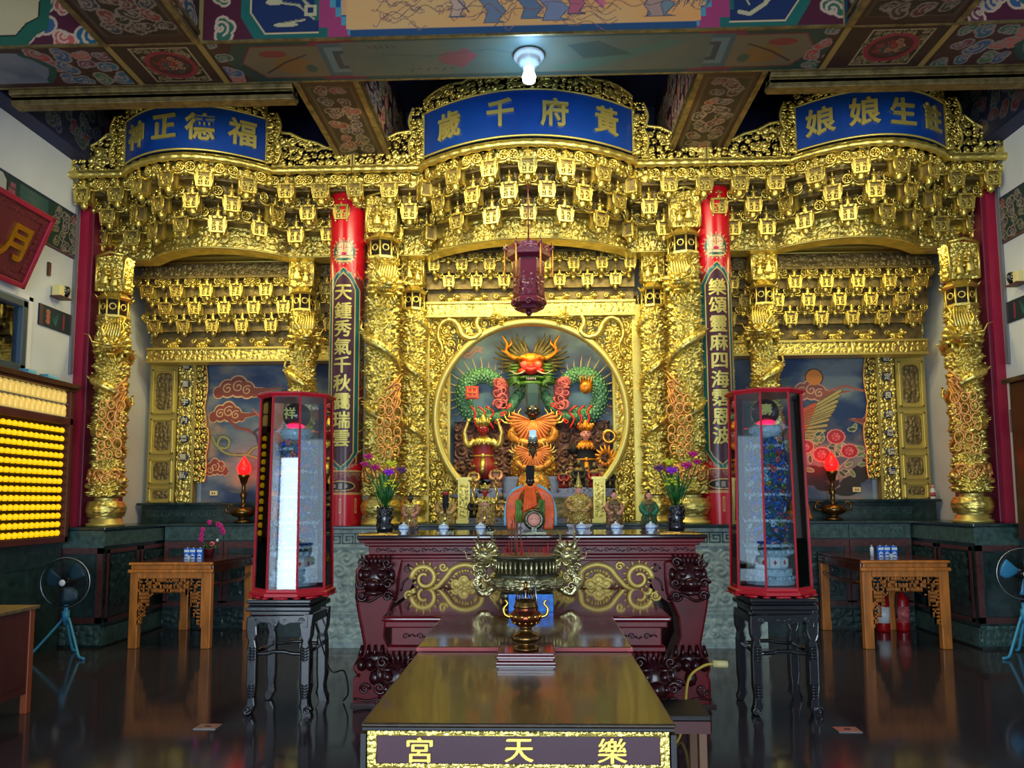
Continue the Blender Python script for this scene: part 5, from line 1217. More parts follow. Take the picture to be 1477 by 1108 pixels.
# ---- hanging carved lantern
def lantern():
    t = thing('hanging_lantern', 'six-sided carved maroon lantern hanging in front of the round niche', 'lantern', (0, 7.55, 3.42))
    R = .19; m = M(); m.lathe([(R * .78, .1), (R * .86, .52)], 6, sm=False); part('body', m, MAROON, t)
    for k in range(6):
        a = k * PI / 3 + PI / 6; P, kk = relief(.13, .34, .01, .018, .06, 3); m = M(); m.grid(P + np.array([-.065, 0, 0])); m.box(-.08, .08, .0, .01, -.03, .37)
        o = part('carved_panel', m, MAROON, t, (R * .73 * math.cos(a), R * .73 * math.sin(a), .13)); o.rotation_euler = (math.radians(-3.0), 0, a + PI / 2)
    m = M(); m.lathe([(R * .9, .5), (R * 1.15, .54), (R * 1.2, .6), (R * 1.0, .63)], 6, sm=False)
    for k in range(6):
        a = k * PI / 3; m.tube([(R * 1.12 * math.cos(a), R * 1.12 * math.sin(a), .6), (R * 1.3 * math.cos(a), R * 1.3 * math.sin(a), .64), (R * 1.22 * math.cos(a), R * 1.22 * math.sin(a), .69)], [.018, .014, .005], 5)
        a2 = a + PI / 6; P, kk = relief(.18, .07, .01, .015, .05, 5); P[..., 0] -= .09; Tm = TR(R * 1.02 * math.cos(a2), R * 1.02 * math.sin(a2), .58, rz=a2 + PI / 2); m.grid(P, T=Tm)
    part('canopy', m, MAROON, t)
    m = M(); m.lathe([(R * .8, .12), (R * .95, .09), (R * .95, .05), (R * .7, .03), (R * .75, 0), (R * .6, -.01)], 6, sm=False)
    for k in range(6): a = k * PI / 3 + PI / 6; m.spiral((0, 0, 0), .04, 1.2, .01, T=TR(R * .85 * math.cos(a), R * .85 * math.sin(a), .05, rz=a + PI / 2))
    m.lathe([(.02, -.01), (.04, -.03), (.015, -.06)], 8); part('base', m, MAROON, t)
    for k in range(6): a = k * PI / 3; m = M(); m.tube([(R * 1.28 * math.cos(a), R * 1.28 * math.sin(a), .62), (R * 1.26 * math.cos(a), R * 1.26 * math.sin(a), .42), (R * 1.26 * math.cos(a), R * 1.26 * math.sin(a), .28)], [.005, .012, .009], 5); part('tassel', m, ORANGEG, t)
    m = M(); m.tube([(0, 0, .63), (0, 0, 1.78)], .008, 5); m.lathe([(.05, .63), (.03, .68), (.015, .74)], 8); part('hanging_rod', m, MAROON, t)
lantern()
# ================================================================== NICHE: dragon relief and deities
def niche():
    r = Ras(3.4, 2.8, .011, (.3, .4, .5)); n = fbm(r.X, r.Y * 1.5, .8, 21, 5); n2 = fbm(r.X + 5, r.Y * 1.3, .6, 23, 5)
    a = np.clip((n - .38) * 4, 0, 1)[..., None]; b = np.clip((n2 - .5) * 4, 0, 1)[..., None]
    A = np.array((.08, .18, .36)) * (1 - a) + np.array((.36, .50, .60)) * a; r.A = A * (1 - b * .7) + np.array((.66, .70, .68)) * b * .7
    for x, y, s_ in ((2.55, 1.5, .5), (.62, 2.25, .4), (2.7, 2.3, .3)):
        for k in range(2): r.line([(x + s_ * t, y + .05 * math.sin(t * 9) + .05 * k) for t in np.linspace(0, 1, 14)], .02, (.72, .44, .36))
    t = thing('dragon_mural', 'large relief of a green dragon with glowing red face, filling the round niche', 'relief', (0, 10.3, 1.25))
    b = M(); b.box(-1.7, 1.7, .0, .04, .01, 2.8); part('backboard', b, NAVY, t)
    obj_from(r.mesh('m', lambda X, Y: np.stack([X - 1.7, np.full(X.shape, -.006), Y + .01], -1)), 'painted_sky', t)
    # body loops (local z: image y 590 -> about 1.45)
    def loop(sx, cx, cz, rx, rz, a0, a1, r0, r1, nm, spines):
        t_ = np.linspace(a0, a1, 80); P = np.stack([sx * (cx + rx * np.cos(t_)), -.12 - .03 * np.sin(t_ * 2), cz + rz * np.sin(t_)], -1)
        R_ = np.linspace(r0, r1, 80) * (1 + .05 * np.sin(np.arange(80) * 1.6)); m = M(); m.tube(P, R_, 12)
        m2 = M()
        for k in range(0, 80, 2):      # rows of scales
            for q in range(5):
                a = PI * (.1 + q * .2) + (.1 * PI if k % 4 else 0); d = np.array([math.cos(t_[k]) * sx, 0, math.sin(t_[k])]); c = P[k] + R_[k] * (d * math.cos(a) + np.array([0, -1, 0]) * math.sin(a))
                m2.ell(c, (.02, .016, .02), 0, 5)
        o = part(nm, m, DRG, t); part('scales', m2, DRG2, o)
        if spines:
            m3 = M()
            for k in range(4, 60, 4):
                d = np.array([math.cos(t_[k]) * sx, 0, math.sin(t_[k])]); c = P[k] + d * R_[k] * .9; L = .14 if 14 < k < 52 else .09
                m3.tube([c, c + d * L * .5, c + d * L + np.array([sx * .015, 0, .02])], [.014, .01, .003], 5)
            part('spines', m3, DRW, o)
    DRG2 = mat('dragon_light_scales', (.45, .62, .46), .35, .3, var=.4, vscale=40)
    loop(-1, .66, 1.66, .27, .29, 2.5, -2.2, .09, .115, 'body_loop', True); loop(1, .66, 1.66, .27, .29, 2.5, -2.2, .09, .115, 'body_loop', True)
    for sx in (-1, 1):
        P = sp([(sx * .60, -.2, 1.36), (sx * .42, -.24, 1.38), (sx * .28, -.22, 1.5), (sx * .15, -.2, 1.7)], 8); m = M(); m.tube([q for q in P], .075, 10); part('neck_coil', m, DRG, t)
        # ears and fleshy pink curls beside the jaw
        m = M(); q = random.Random(3)
        for k in range(9): m.spiral((sx * (.34 + .14 * q.random()), -.34, 1.5 + .36 * q.random()), .055 + .03 * q.random(), 1.3, .017, d=sx, ph=q.random() * 6)
        m.ell((sx * .40, -.27, 1.7), (.11, .05, .19), 0, 10); part('cheek_curls', m, DRP, t)
        m = M()
        for k in range(6): m.torus((sx * (.28 + .035 * k), -.38, 1.5 - .05 * k + .03 * (k % 2)), .022, .009, 0, 8, 4)
        for k in range(3): m.tube(sp([(sx * (.5 + .1 * k), -.28, 1.2), (sx * (.56 + .1 * k), -.3, 1.32), (sx * (.5 + .12 * k), -.3, 1.42), (sx * (.6 + .1 * k), -.3, 1.5)], 4), .014, 5)
        part('red_coral', m, DRR, t)
    # head
    Z = 2.07; h = M(); h.ell((0, -.34, Z), (.17, .18, .12), 0, 18); h.ell((0, -.44, Z + .03), (.13, .1, .08), 0, 14)
    for sx in (-1, 1): h.tube([(sx * .02, -.5, Z + .01), (sx * .1, -.5, Z + .05), (sx * .2, -.42, Z + .03)], [.03, .035, .02], 8)
    o = part('brow', h, DRO, t)
    m = M()
    for sx in (-1, 1):
        m.tube(sp([(sx * .13, -.36, Z + .04), (sx * .25, -.34, Z + .08), (sx * .33, -.3, Z + .16), (sx * .32, -.28, Z + .27), (sx * .38, -.26, Z + .38)], 5), np.linspace(.036, .008, 21), 8)
        m.tube([(sx * .32, -.29, Z + .2), (sx * .26, -.3, Z + .27), (sx * .27, -.28, Z + .33)], [.018, .012, .004], 6); m.tube([(sx * .3, -.31, Z + .13), (sx * .4, -.3, Z + .18)], [.018, .005], 6)
    part('horns', m, DRO, t)
    m = M(); m.ell((0, -.56, Z - .14), (.09, .1, .055), 0, 14); m.ell((0, -.62, Z - .1), (.045, .04, .035), 0, 10)
    for sx in (-1, 1): m.ell((sx * .05, -.63, Z - .13), (.032, .03, .026), 0, 8); m.ell((sx * .12, -.52, Z - .14), (.05, .05, .04), 0, 8)
    part('nose', m, DRR, t)
    m = M()
    for sx in (-1, 1): m.ell((sx * .088, -.52, Z - .055), (.048, .045, .048), 0, 12)
    e = part('eyes', m, mat('glowing_red_eye', (1, .35, .3), .3, emit=(1, .12, .08), estr=2.2), t, label='lit red eyes')
    m = M(); m.ell((0, -.46, Z - .3), (.16, .12, .05), 0, 12); m.ell((0, -.44, Z - .22), (.19, .12, .04), 0, 12)
    for k in range(22):
        a = -1.25 + k * .12; L = .16 + .05 * (k % 3)
        m.tube([(.17 * math.sin(a), -.42, Z - .2 - .07 * math.cos(a)), (.24 * math.sin(a), -.46, Z - .2 - .14 * math.cos(a)), ((.24 + L * .5) * math.sin(a), -.42, Z - .2 - L * math.cos(a))], [.026, .02, .004], 5)
    for sx in (-1, 1):
        for k in range(6): m.tube([(sx * .16, -.4, Z - .04 - .04 * k), (sx * .24, -.42, Z - .05 - .04 * k), (sx * (.3 + .01 * k), -.38, Z - .02 - .05 * k)], [.028, .02, .004], 5)
    part('green_beard', m, mat('dragon_green_beard', (.26, .40, .16), .45, .1, var=.4, vscale=30), t)
    m = M(); m.ell((0, -.50, Z - .25), (.07, .07, .035), 0, 10); part('mouth', m, mat('dark_mouth', (.25, .05, .05), .5), t)
    m = M()
    for k in range(6): m.tube([((k - 2.5) * .022, -.57, Z - .235), ((k - 2.5) * .022, -.58, Z - .265)], [.008, .003], 5)
    part('teeth', m, EYEW, t)
    m = M()
    for sx in (-1, 1):
        for k in range(11):
            a = .25 + k * .16; L = .22 + .12 * math.sin(k * .35) + .03 * (k % 2)
            m.tube([(sx * .14 * math.sin(a), -.27, Z + .1 * math.cos(a)), (sx * (.2 + L * .4) * math.sin(a), -.24, Z + (.16 + L * .4) * math.cos(a)), (sx * ((.2 + L * .75) * math.sin(a) + .02), -.22, Z + (.16 + L * .8) * math.cos(a)), (sx * ((.22 + L) * math.sin(a) - .02), -.2, Z + (.18 + L) * math.cos(a))], [.034, .026, .016, .004], 6)
    part('mane', m, DRM, t)
    m = M()
    for sx in (-1, 1): m.tube(sp([(sx * .07, -.6, Z - .15), (sx * .18, -.66, Z - .2), (sx * .28, -.6, Z - .14)], 4), np.linspace(.012, .004, 9), 5)
    part('whiskers', m, DRW, t)
    # square seal and coral held in the loops
    m = M(); m.cbox((-.86, -.33, 1.52), (.17, .05, .17)); 
    for z in (1.46, 1.52, 1.58): m.box(-.92, -.80, -.37, -.355, z - .006, z + .006, 1)
    for x in (-.92, -.86, -.80): m.box(x - .006, x + .006, -.37, -.355, 1.46, 1.58, 1)
    o = part('square_seal', m, [DRR, DRO], t); o.location = (.08, 0, .16)
    m = M(); m.ell((.72, -.33, 1.62), (.09, .07, .09), 0, 12)
    for k in range(5): m.tube([(.72 + .03 * (k - 2), -.36, 1.66), (.72 + .045 * (k - 2), -.36, 1.78)], [.02, .004], 5)
    part('golden_pearl', m, DRO, t, (0, 0, .12))
    P, k = relief(2.1, 1.3, .013, .07, .16, 12); m = M(); m.grid(P + np.array([-1.05, -.05, .02])); part('carved_clouds', m, mat('brown_cloud_carving', (.38, .26, .22), .45, .25, var=.45, vscale=9), t)
niche()

# ---------------------------------------------------------------- deity statues
def deity(name, label, loc, h, robe, trim=GOLD, face=FACEP, hat='crown', beard=None, arms=None, base='box', group='deity statues on the altar', wide=1.0, hatm=None, cape=None, rz=0, staff=None, seed=0, basem=None, hs=1.0, ornate=False):
    """seated deity; h is the total height with hat"""
    t = thing(name, label, 'statue', loc, rz, group); s = h
    zb = .16 * s if base else 0
    if base == 'box':
        m = M(); w_ = .19 * s * wide
        m.box(-w_, w_, -.15 * s, .15 * s, 0, .02 * s); m.box(-w_ * .85, w_ * .85, -.13 * s, .13 * s, .02 * s, .12 * s); m.box(-w_, w_, -.15 * s, .15 * s, .12 * s, zb)
        for sx in (-1, 1): m.spiral((sx * w_ * .7, -.15 * s, .07 * s), .03 * s, 1.2, .008 * s)
        part('base', m, basem or LACQD, t)
    elif base == 'rock':
        m = M(); q = random.Random(seed)
        for k in range(9): m.ell((q.uniform(-.13, .13) * s, q.uniform(-.08, .08) * s, q.uniform(.03, .12) * s), (.07 * s, .06 * s, .05 * s), 0, 7)
        m.box(-.17 * s * wide, .17 * s * wide, -.12 * s, .12 * s, 0, .035 * s); part('base', m, basem or BRONZE, t)
    # robe: one folded surface from hem to neck, knees forward
    nz, nt_ = 26, 40; V, U = np.meshgrid(np.linspace(0, 1, nz), np.linspace(0, 2 * PI, nt_, endpoint=False), indexing='ij')
    top = .74 * s; zz = zb + (top - zb) * V
    prof = np.interp(V, [0, .12, .3, .45, .62, .82, .93, 1], [.17, .175, .165, .13, .125, .13, .08, .035]) * s * wide
    fold = 1 + .05 * np.sin(U * 9 + V * 3) * (1 - V) + .03 * np.sin(U * 17 + seed) * (1 - V)
    x = prof * fold * np.cos(U); y = prof * fold * np.sin(U) * .72 - np.exp(-((V - .22) / .2) ** 2) * .06 * s * (np.sin(U) < 0) * np.abs(np.sin(U))
    m = M(); m.rings(np.stack([x, y, zz], -1), 0); part('robe', m, robe, t)
    # sleeves meeting over the lap, or raised
    m = M()
    for sx in (-1, 1):
        sh = (sx * .11 * s * wide, 0, .66 * s)
        if arms == 'raised': pts = [sh, (sx * .2 * s, -.03 * s, .60 * s), (sx * .24 * s, -.06 * s, .76 * s), (sx * .19 * s, -.07 * s, .92 * s)]; rr = [.05, .045, .03, .018]
        elif arms == 'out': pts = [sh, (sx * .19 * s, -.03 * s, .58 * s), (sx * .24 * s, -.1 * s, .62 * s)]; rr = [.055, .055, .025]
        else: pts = [sh, (sx * .17 * s * wide, -.04 * s, .52 * s), (sx * .11 * s, -.15 * s, .42 * s), (sx * .03 * s, -.17 * s, .43 * s)]; rr = [.05, .06, .055, .035]
        rp = sp(pts, 4); m.tube(rp, np.interp(np.linspace(0, 1, len(rp)), np.linspace(0, 1, len(rr)), rr) * s, 9)
        if arms == 'raised': m.ell(pts[-1], (.028 * s,) * 3, 0, 8)
    part('sleeves', m, robe if arms != 'raised' else trim, t)
    # gilded collar, belt, breast and hem ornament
    m = M()
    for k in range(14):
        a = PI + .15 + k * (PI - .3) / 13; m.tube([(.05 * s * math.cos(a), .05 * s * math.sin(a), .72 * s), (.15 * s * wide * math.cos(a), .12 * s * math.sin(a), .62 * s - .02 * s * (k % 2))], [.012 * s, .02 * s], 5)
    m.torus((0, -.0, .46 * s), .125 * s * wide, .014 * s, 0, 18, 5, ax='z', sz=.78); m.ell((0, -.11 * s, .46 * s), (.03 * s, .02 * s, .03 * s), 0, 8)
    for k in range(9): a = PI + .3 + k * (PI - .6) / 8; m.spiral((.165 * s * wide * math.cos(a), .14 * s * math.sin(a) - .02 * s, zb + .07 * s), .026 * s, 1.2, .008 * s, n=9, m_=4)
    m.tube([(0, -.125 * s, .42 * s), (0, -.19 * s, .3 * s), (0, -.16 * s, zb + .05 * s)], [.03 * s, .035 * s, .03 * s], 6, flat=.4)
    part('gilded_trim', m, trim, t)
    if cape:
        m = M(); a = np.linspace(.12, 2.0, 9)
        for sx in (-1, 1):
            for k, q in enumerate(a): m.tube(sp([(sx * .05 * s, -.04 * s, .70 * s), (sx * (.05 + .10 * math.sin(q)) * s, -.08 * s, (.70 + .04 * math.cos(q)) * s), (sx * (.05 + .2 * math.sin(q)) * s, -.05 * s, (.68 + .14 * math.cos(q)) * s)], 3), np.linspace(.022, .008, 7) * s, 6)
        part('pleated_cape', m, cape, t)
    if ornate:      # brocade of little scrolls and knobs over the robe, and a wide fan of pleats round the neck
        q = random.Random(seed + 3); m = M()
        for k in range(150):
            u = PI + q.uniform(.05, PI - .05); v = q.uniform(.02, .95); pr_ = np.interp(v, [0, .12, .3, .45, .62, .82, .93, 1], [.17, .175, .165, .13, .125, .13, .08, .035]) * s * wide
            px, py = pr_ * math.cos(u), pr_ * math.sin(u) * .72 - math.exp(-((v - .22) / .2) ** 2) * .06 * s * abs(math.sin(u)); z = zb + (top - zb) * v; T_ = TR(px, py, z, rz=u + PI / 2)
            if k % 3: m.spiral((0, -.004, 0), q.uniform(.018, .032) * s, 1.3, .008 * s, d=q.choice((-1, 1)), ph=q.uniform(0, 6), n=9, m_=4, T=T_)
            else: m.ell((0, 0, 0), (.014 * s,) * 3, 0, 6, T_)
        part('brocade', m, trim, t)
    if ornate == 2:
        m = M()
        for sx in (-1, 1):
            for k in range(13):
                a = -.35 + k * .19; r1 = (.22 + .03 * math.sin(k)) * s * wide * .8
                P = sp([(sx * .03 * s, -.09 * s, .70 * s), (sx * r1 * .5 * math.cos(a), -.16 * s, .70 * s - r1 * .45 * math.sin(a)), (sx * r1 * math.cos(a), -.15 * s, .70 * s - r1 * .95 * math.sin(a))], 3); m.tube(P, np.linspace(.009, .022, len(P)) * s, 6)
        part('fan_pleats', m, PLEAT, t)
        for k in range(5): pass
        m = M()
        for sx in (-1, 1):
            for k in range(5): a = .2 + k * .28; m.tube([(sx * .08 * s * wide, .02 * s, .66 * s), (sx * (.08 + .15 * math.cos(a)) * s * wide, .03 * s, (.66 + .16 * math.sin(a)) * s), (sx * (.08 + .19 * math.cos(a + .2)) * s * wide, .02 * s, (.66 + .22 * math.sin(a + .2)) * s)], [.02 * s, .016 * s, .003 * s], 5)
            m.torus((sx * .16 * s * wide, -.05 * s, .52 * s), .05 * s, .014 * s, 0, 14, 5); m.ell((sx * .16 * s * wide, -.06 * s, .52 * s), (.025 * s,) * 3, 0, 7)
        part('back_banners', m, GOLD, t)
    # head with face
    s0 = s; hz = .80 * s; m = M(); m.ell((0, -.01 * s, hz), (.048 * s, .05 * s, .062 * s), 0, 14); m.ell((0, -.062 * s, hz - .005 * s), (.011 * s, .014 * s, .014 * s), 0, 6)
    for sx in (-1, 1): m.ell((sx * .05 * s, 0, hz - .004 * s), (.009 * s, .014 * s, .024 * s), 0, 6); m.ell((sx * .022 * s, -.047 * s, hz - .022 * s), (.014 * s, .01 * s, .012 * s), 0, 6)
    m.tube([(0, 0, .72 * s), (0, 0, .78 * s)], .026 * s, 8); hd = part('head', m, face, t)
    m = M()
    for sx in (-1, 1): m.ell((sx * .02 * s, -.056 * s, hz + .013 * s), (.010 * s, .006 * s, .005 * s), 0, 6)
    part('eyes', m, EYEW if face is not FACEP else BEARD, hd)
    m = M(); m.ell((0, -.058 * s, hz - .03 * s), (.014 * s, .006 * s, .004 * s), 0, 6); part('mouth', m, DRR, hd)
    if beard:
        m = M(); L = .3 * s if beard == 'long' else .1 * s; m.tube([(0, -.045 * s, hz - .035 * s), (0, -.075 * s, hz - .06 * s - L * .3), (0, -.1 * s, hz - .05 * s - L)], [.03 * s, .045 * s if beard == 'long' else .03 * s, .006 * s], 8, flat=.5)
        for sx in (-1, 1): m.tube([(sx * .035 * s, -.03 * s, hz - .02 * s), (sx * .045 * s, -.06 * s, hz - .08 * s - L * .3), (sx * .03 * s, -.08 * s, hz - .05 * s - L * .8)], [.012 * s, .016 * s, .004 * s], 6)
        part('beard', m, BEARD, t)
    m = M()
    if hat == 'crown':
        m.lathe([(.052 * s, hz + .03 * s), (.058 * s, hz + .05 * s), (.05 * s, hz + .075 * s), (.03 * s, hz + .11 * s), (.012 * s, hz + .15 * s)], 14)
        for k in range(9): a = PI + k * PI / 8; m.tube([(.055 * s * math.cos(a), .055 * s * math.sin(a), hz + .04 * s), (.068 * s * math.cos(a), .068 * s * math.sin(a), hz + .08 * s), (.06 * s * math.cos(a), .06 * s * math.sin(a), hz + (.115 - .02 * (k % 2)) * s)], [.012 * s, .012 * s, .003 * s], 5)
        for sx in (-1, 1): m.ell((sx * .075 * s, -.02 * s, hz + .1 * s), (.018 * s,) * 3, 0, 7)
    elif hat == 'cap':
        m.lathe([(.053 * s, hz + .025 * s), (.054 * s, hz + .07 * s), (.05 * s, hz + .08 * s)], 16); m.box(-.035 * s, .035 * s, -.01 * s, .04 * s, hz + .07 * s, hz + .15 * s); m.ell((0, -.052 * s, hz + .05 * s), (.012 * s,) * 3, 0, 6)
    elif hat == 'square':
        m.lathe([(.05 * s, hz + .02 * s), (.056 * s, hz + .13 * s), (.05 * s, hz + .2 * s)], 8, sm=False)
    elif hat == 'pointed':
        m.lathe([(.055 * s, hz + .02 * s), (.05 * s, hz + .06 * s), (.034 * s, hz + .13 * s), (.014 * s, hz + .22 * s), (.004 * s, hz + .27 * s)], 12)
        for k in range(7): a = PI + k * PI / 6; m.ell((.056 * s * math.cos(a), .056 * s * math.sin(a), hz + .05 * s), (.012 * s,) * 3, 0, 6)
    elif hat == 'bun': m.ell((0, .01 * s, hz + .035 * s), (.05 * s, .05 * s, .045 * s), 0, 10); m.ell((0, .0, hz + .09 * s), (.025 * s,) * 3, 0, 8)
    part('headdress', m, hatm or trim, t)
    if staff:
        m = M()
        for sx, sy in staff:
            m.tube([(sx * .2 * s, -.1 * s, .4 * s), (sx * .24 * s, -.1 * s, .95 * s)], .012 * s, 6); m.ell((sx * .245 * s, -.1 * s, .98 * s), (.03 * s,) * 3, 0, 8)
        part('maces', m, BRASS, t)
    if hs != 1.0:
        for o in [o for o in COL.objects if o.parent is t and o.name.split('.')[0] in ('head', 'headdress', 'beard')]: o.scale = (hs,) * 3; o.location = (0, -.03 * s, .76 * s * (1 - hs))
    return t
PLEAT = mat('orange_gold_pleats', (.86, .48, .22), .45, .15, bump=.3, bscale=60)
GRP = 'deity statues on the altar'
# main deities on the tiers inside the niche
m = M(); m.box(-.95, .95, -.45, .3, 0, .04); m.box(-.9, .9, -.4, .3, .04, .3); m.box(-.95, .95, -.45, .3, .3, .34); m.box(-.8, .8, -.05, .3, .34, .51); m.box(-.86, .86, -.1, .3, .51, .55)
t = thing('altar_tiers', 'stepped dark red tiers inside the round niche that carry the rows of deities', 'altar', (0, 9.45, 1.25)); part('stepped_body', m, LACQD, t)
P, k = relief(1.8, .24, .014, .015, .08, 5); m = M(); m.grid(P + np.array([-.9, -.405, .05])); part('carved_front', m, GOLDD, t)
deity('deity_statue', 'largest golden deity with black face and tall dark headdress, highest in the niche', (.02, 9.6, 1.80), 1.0, ORANGEG, GOLD, FACED, 'square', None, base=None, cape=None, wide=1.6, hs=1.7, ornate=2, hatm=mat('slate_headdress', (.20, .30, .33), .4), group=GRP, seed=1)
deity('deity_statue', 'golden deity with black bearded face, in the middle of the niche below the largest one', (.02, 9.12, 1.59), .71, ORANGEG, GOLD, FACED, 'cap', 'short', base=None, cape=None, wide=1.6, hs=1.6, ornate=2, hatm=mat('silver_blue_cap', (.50, .62, .70), .3, .6), seed=2)
deity('deity_statue', 'crimson robed many-armed deity on the left of the niche', (-.58, 9.2, 1.62), .92, ROBER, GOLD, FACER, 'crown', None, arms='raised', base='rock', hs=1.3, seed=3)
deity('deity_statue', 'deity in black apron with flame crown on the right of the niche', (.66, 9.25, 1.59), .88, BEARD, DRO, FACEP, 'crown', None, arms='out', base='rock', hs=1.3, seed=4)
m = M(); m.torus((0, 0, 0), .07, .022, 0, 18, 8); solo('gold_ring', m, BRASS, 'gold ring beside the black-robed deity in the niche', 'ring', (.93, 9.1, 2.26))
m = M()
for k in range(14): a = k * .45; m.tube([(.06 * math.cos(a), .0, .06 * math.sin(a)), (.13 * math.cos(a + .3), 0, .13 * math.sin(a + .3) + .03)], [.03, .004], 5)
solo('flame_ornament', m, DRO, 'golden flame ornament at the right hand of the black-robed deity', 'ornament', (.88, 9.05, 2.0))
small = [(-.68, 8.95, 1.59, .36, ROBEGO, FACED), (-.42, 9.0, 1.59, .40, ROBEP, FACER), (-.9, 9.05, 1.59, .34, ROBEGO, FACED)]
for i, (x, y, z, h, rb, fc) in enumerate(small): deity('deity_statue', ['small gilded deity with black face at the foot of the crimson one', 'small brown seated deity just left of the central golden deity', 'small gilded deity at the far left of the niche tier'][i], (x, y + .04, z), h, rb, GOLDD, fc, 'crown', group='small deities in the niche', seed=10 + i)
for i in range(7):
    deity('deity_statue', ['leftmost','second from left','third from left','middle','third from right','second from right','rightmost'][i] + ' of seven small dark deities crowded on the niche tier, right side', (.38 + .09 * i, 9.02 + .07 * (i % 2), 1.59 + .0), .34 + .04 * (i % 3), [ROBER, ROBEGO, BEARD, ROBEP][i % 4], GOLDD, [FACED, FACEP][i % 2], ['cap', 'crown'][i % 2], 'short' if i % 3 == 0 else None, group='small dark deities on the right of the niche', seed=20 + i)
for i in range(3): deity('deity_statue', ['small black-robed deity low in the niche, left', 'small deity in old gold low in the niche, left of centre', 'small red-hatted deity low in the niche, right'][i], ((-.66, -.35, .62)[i], 8.84, 1.25), .36, [BEARD, ROBEGO, ROBER][i], GOLDD, FACED, 'cap', group='small deities in the niche', seed=30 + i)
# front row on the long altar table
row = [(-.945, 6.12, .34, ROBEP, GOLD, FACED, 'bun', None, None, 'box', 'small seated deity in pale embroidered robe, farthest left on the altar table'),
       (-.66, 6.12, .39, ROBEGO, GOLD, FACER, 'crown', 'long', None, 'rock', 'bearded deity in gold armour, second from the left on the altar table'),
       (-.345, 6.1, .40, ROBEP, GOLD, FACER, 'crown', None, 'raised', 'rock', 'red-faced armoured deity raising maces, left of the orange draped one'),
       (.40, 6.12, .42, ROBEGO, GOLD, FACEP, 'pointed', None, None, 'box', 'deity in a broad old-gold robe and pointed crown, right of the orange draped one'),
       (.68, 6.12, .36, ROBEP, GOLDD, FACEP, 'bun', None, None, 'box', 'small pink-faced deity in rose gold robe, second from the right'),
       (.955, 6.12, .355, ROBEG, GOLDD, FACEP, 'bun', None, None, 'box', 'small pink-faced deity in green robe, farthest right')]
for i, (x, y, h, rb, tr, fc, ht, bd, ar, bs, lb) in enumerate(row):
    deity('deity_statue', lb, (x, y, 1.25), h, rb, tr, fc, ht, bd, ar, bs, hatm=(BEARD if ht == 'bun' else None), wide=(1.25 if i == 3 else 1.0), staff=([(-1, 0), (1, 0)] if i == 2 else None), hs=1.22, ornate=1, seed=40 + i, group='deity statues on the altar table')
# central black-faced deity with orange drapery
t = deity('deity_statue', 'black-faced deity wearing a bright orange silk drape, in the centre of the altar table', (.015, 6.05, 1.25), .50, ROBEGO, GOLD, FACED, 'square', None, None, 'box', hatm=BEARD, wide=1.2, hs=1.25, group='deity statues on the altar table', seed=50)
m = M()
for sx in (-1, 1):
    for k in range(6):
        pts = sp([(sx * .02, -.08, .365), (sx * (.07 + .012 * k), -.11, .33 - .005 * k), (sx * (.115 + .011 * k), -.10, .22), (sx * (.12 + .010 * k), -.12, .10), (sx * (.115 + .009 * k), -.12, .035)], 4); m.tube(pts, np.linspace(.016, .018, len(pts)), 6)
for k in range(5): pts = sp([((k - 2) * .014, -.09, .36), ((k - 2) * .018, -.135, .27), ((k - 2) * .022, -.155, .17 + .01 * k)], 4); m.tube(pts, .015, 6)
part('orange_drape', m, ORANGE, t)
m = M()
for sx in (-1, 1):
    pts = sp([(sx * .06, -.05, .37), (sx * .14, -.07, .32), (sx * .19, -.08, .2), (sx * .195, -.09, .06)], 4); m.tube(pts, .013, 6)
part('blue_trim', m, ROBEB, t)
for sx in (-1, 1):
    m = M()
    for k in range(3): m.tube([(sx * (.075 + .014 * k), -.165, .26), (sx * (.075 + .014 * k), -.165, .09)], .009, 5)
    part('green_tassels', m, LEAFL, t)

# ---------------------------------------------------------------- long altar table
def scroll_line(m, x0, x1, z, y, h=.03, r=.004, mi=0):
    n = max(1, int((x1 - x0) / (h * 2.2)))
    for k in range(n):
        cx = x0 + (k + .5) * (x1 - x0) / n; m.spiral((cx, y, z), h * .55, 1.2, r, mi, d=(-1) ** k, ph=PI * (k % 2), n=12, m_=4)
        m.tube([(cx + h * .5, y, z), (cx + h * 1.1, y, z + h * .3 * (-1) ** k), (cx + h * 1.6, y, z)], r, 4)
def lion_mask(m, T, s=1.0):
    E = lambda c, r, n=9: m.ell(tuple(q * s for q in c), tuple(q * s for q in r), 0, n, T)
    E((0, -.02, 0), (.1, .07, .11)); E((0, -.09, -.03), (.05, .05, .04)); E((0, -.08, -.085), (.07, .05, .022))
    for sx in (-1, 1):
        E((sx * .045, -.08, .03), (.028, .026, .026)); E((sx * .05, -.07, .065), (.045, .025, .014)); E((sx * .1, 0, .02), (.025, .03, .045)); E((sx * .05, -.09, -.03), (.026, .026, .022))
        m.spiral((sx * .09 * s, -.07 * s, -.03 * s), .036 * s, 1.4, .011 * s, d=sx, T=T); m.spiral((sx * .08 * s, -.06 * s, .1 * s), .034 * s, 1.4, .01 * s, d=-sx, T=T); m.spiral((sx * .085 * s, -.06 * s, -.11 * s), .034 * s, 1.4, .011 * s, d=sx, T=T)
        m.tube([(sx * .03 * s, -.09 * s, -.08 * s), (sx * .035 * s, -.1 * s, -.1 * s)], [.008 * s, .002], 4, 0, T)
    for k in range(7): m.tube([((k - 3) * .025 * s, -.03 * s, .09 * s), ((k - 3) * .032 * s, -.02 * s, .15 * s)], [.016 * s, .004 * s], 5, 0, T)
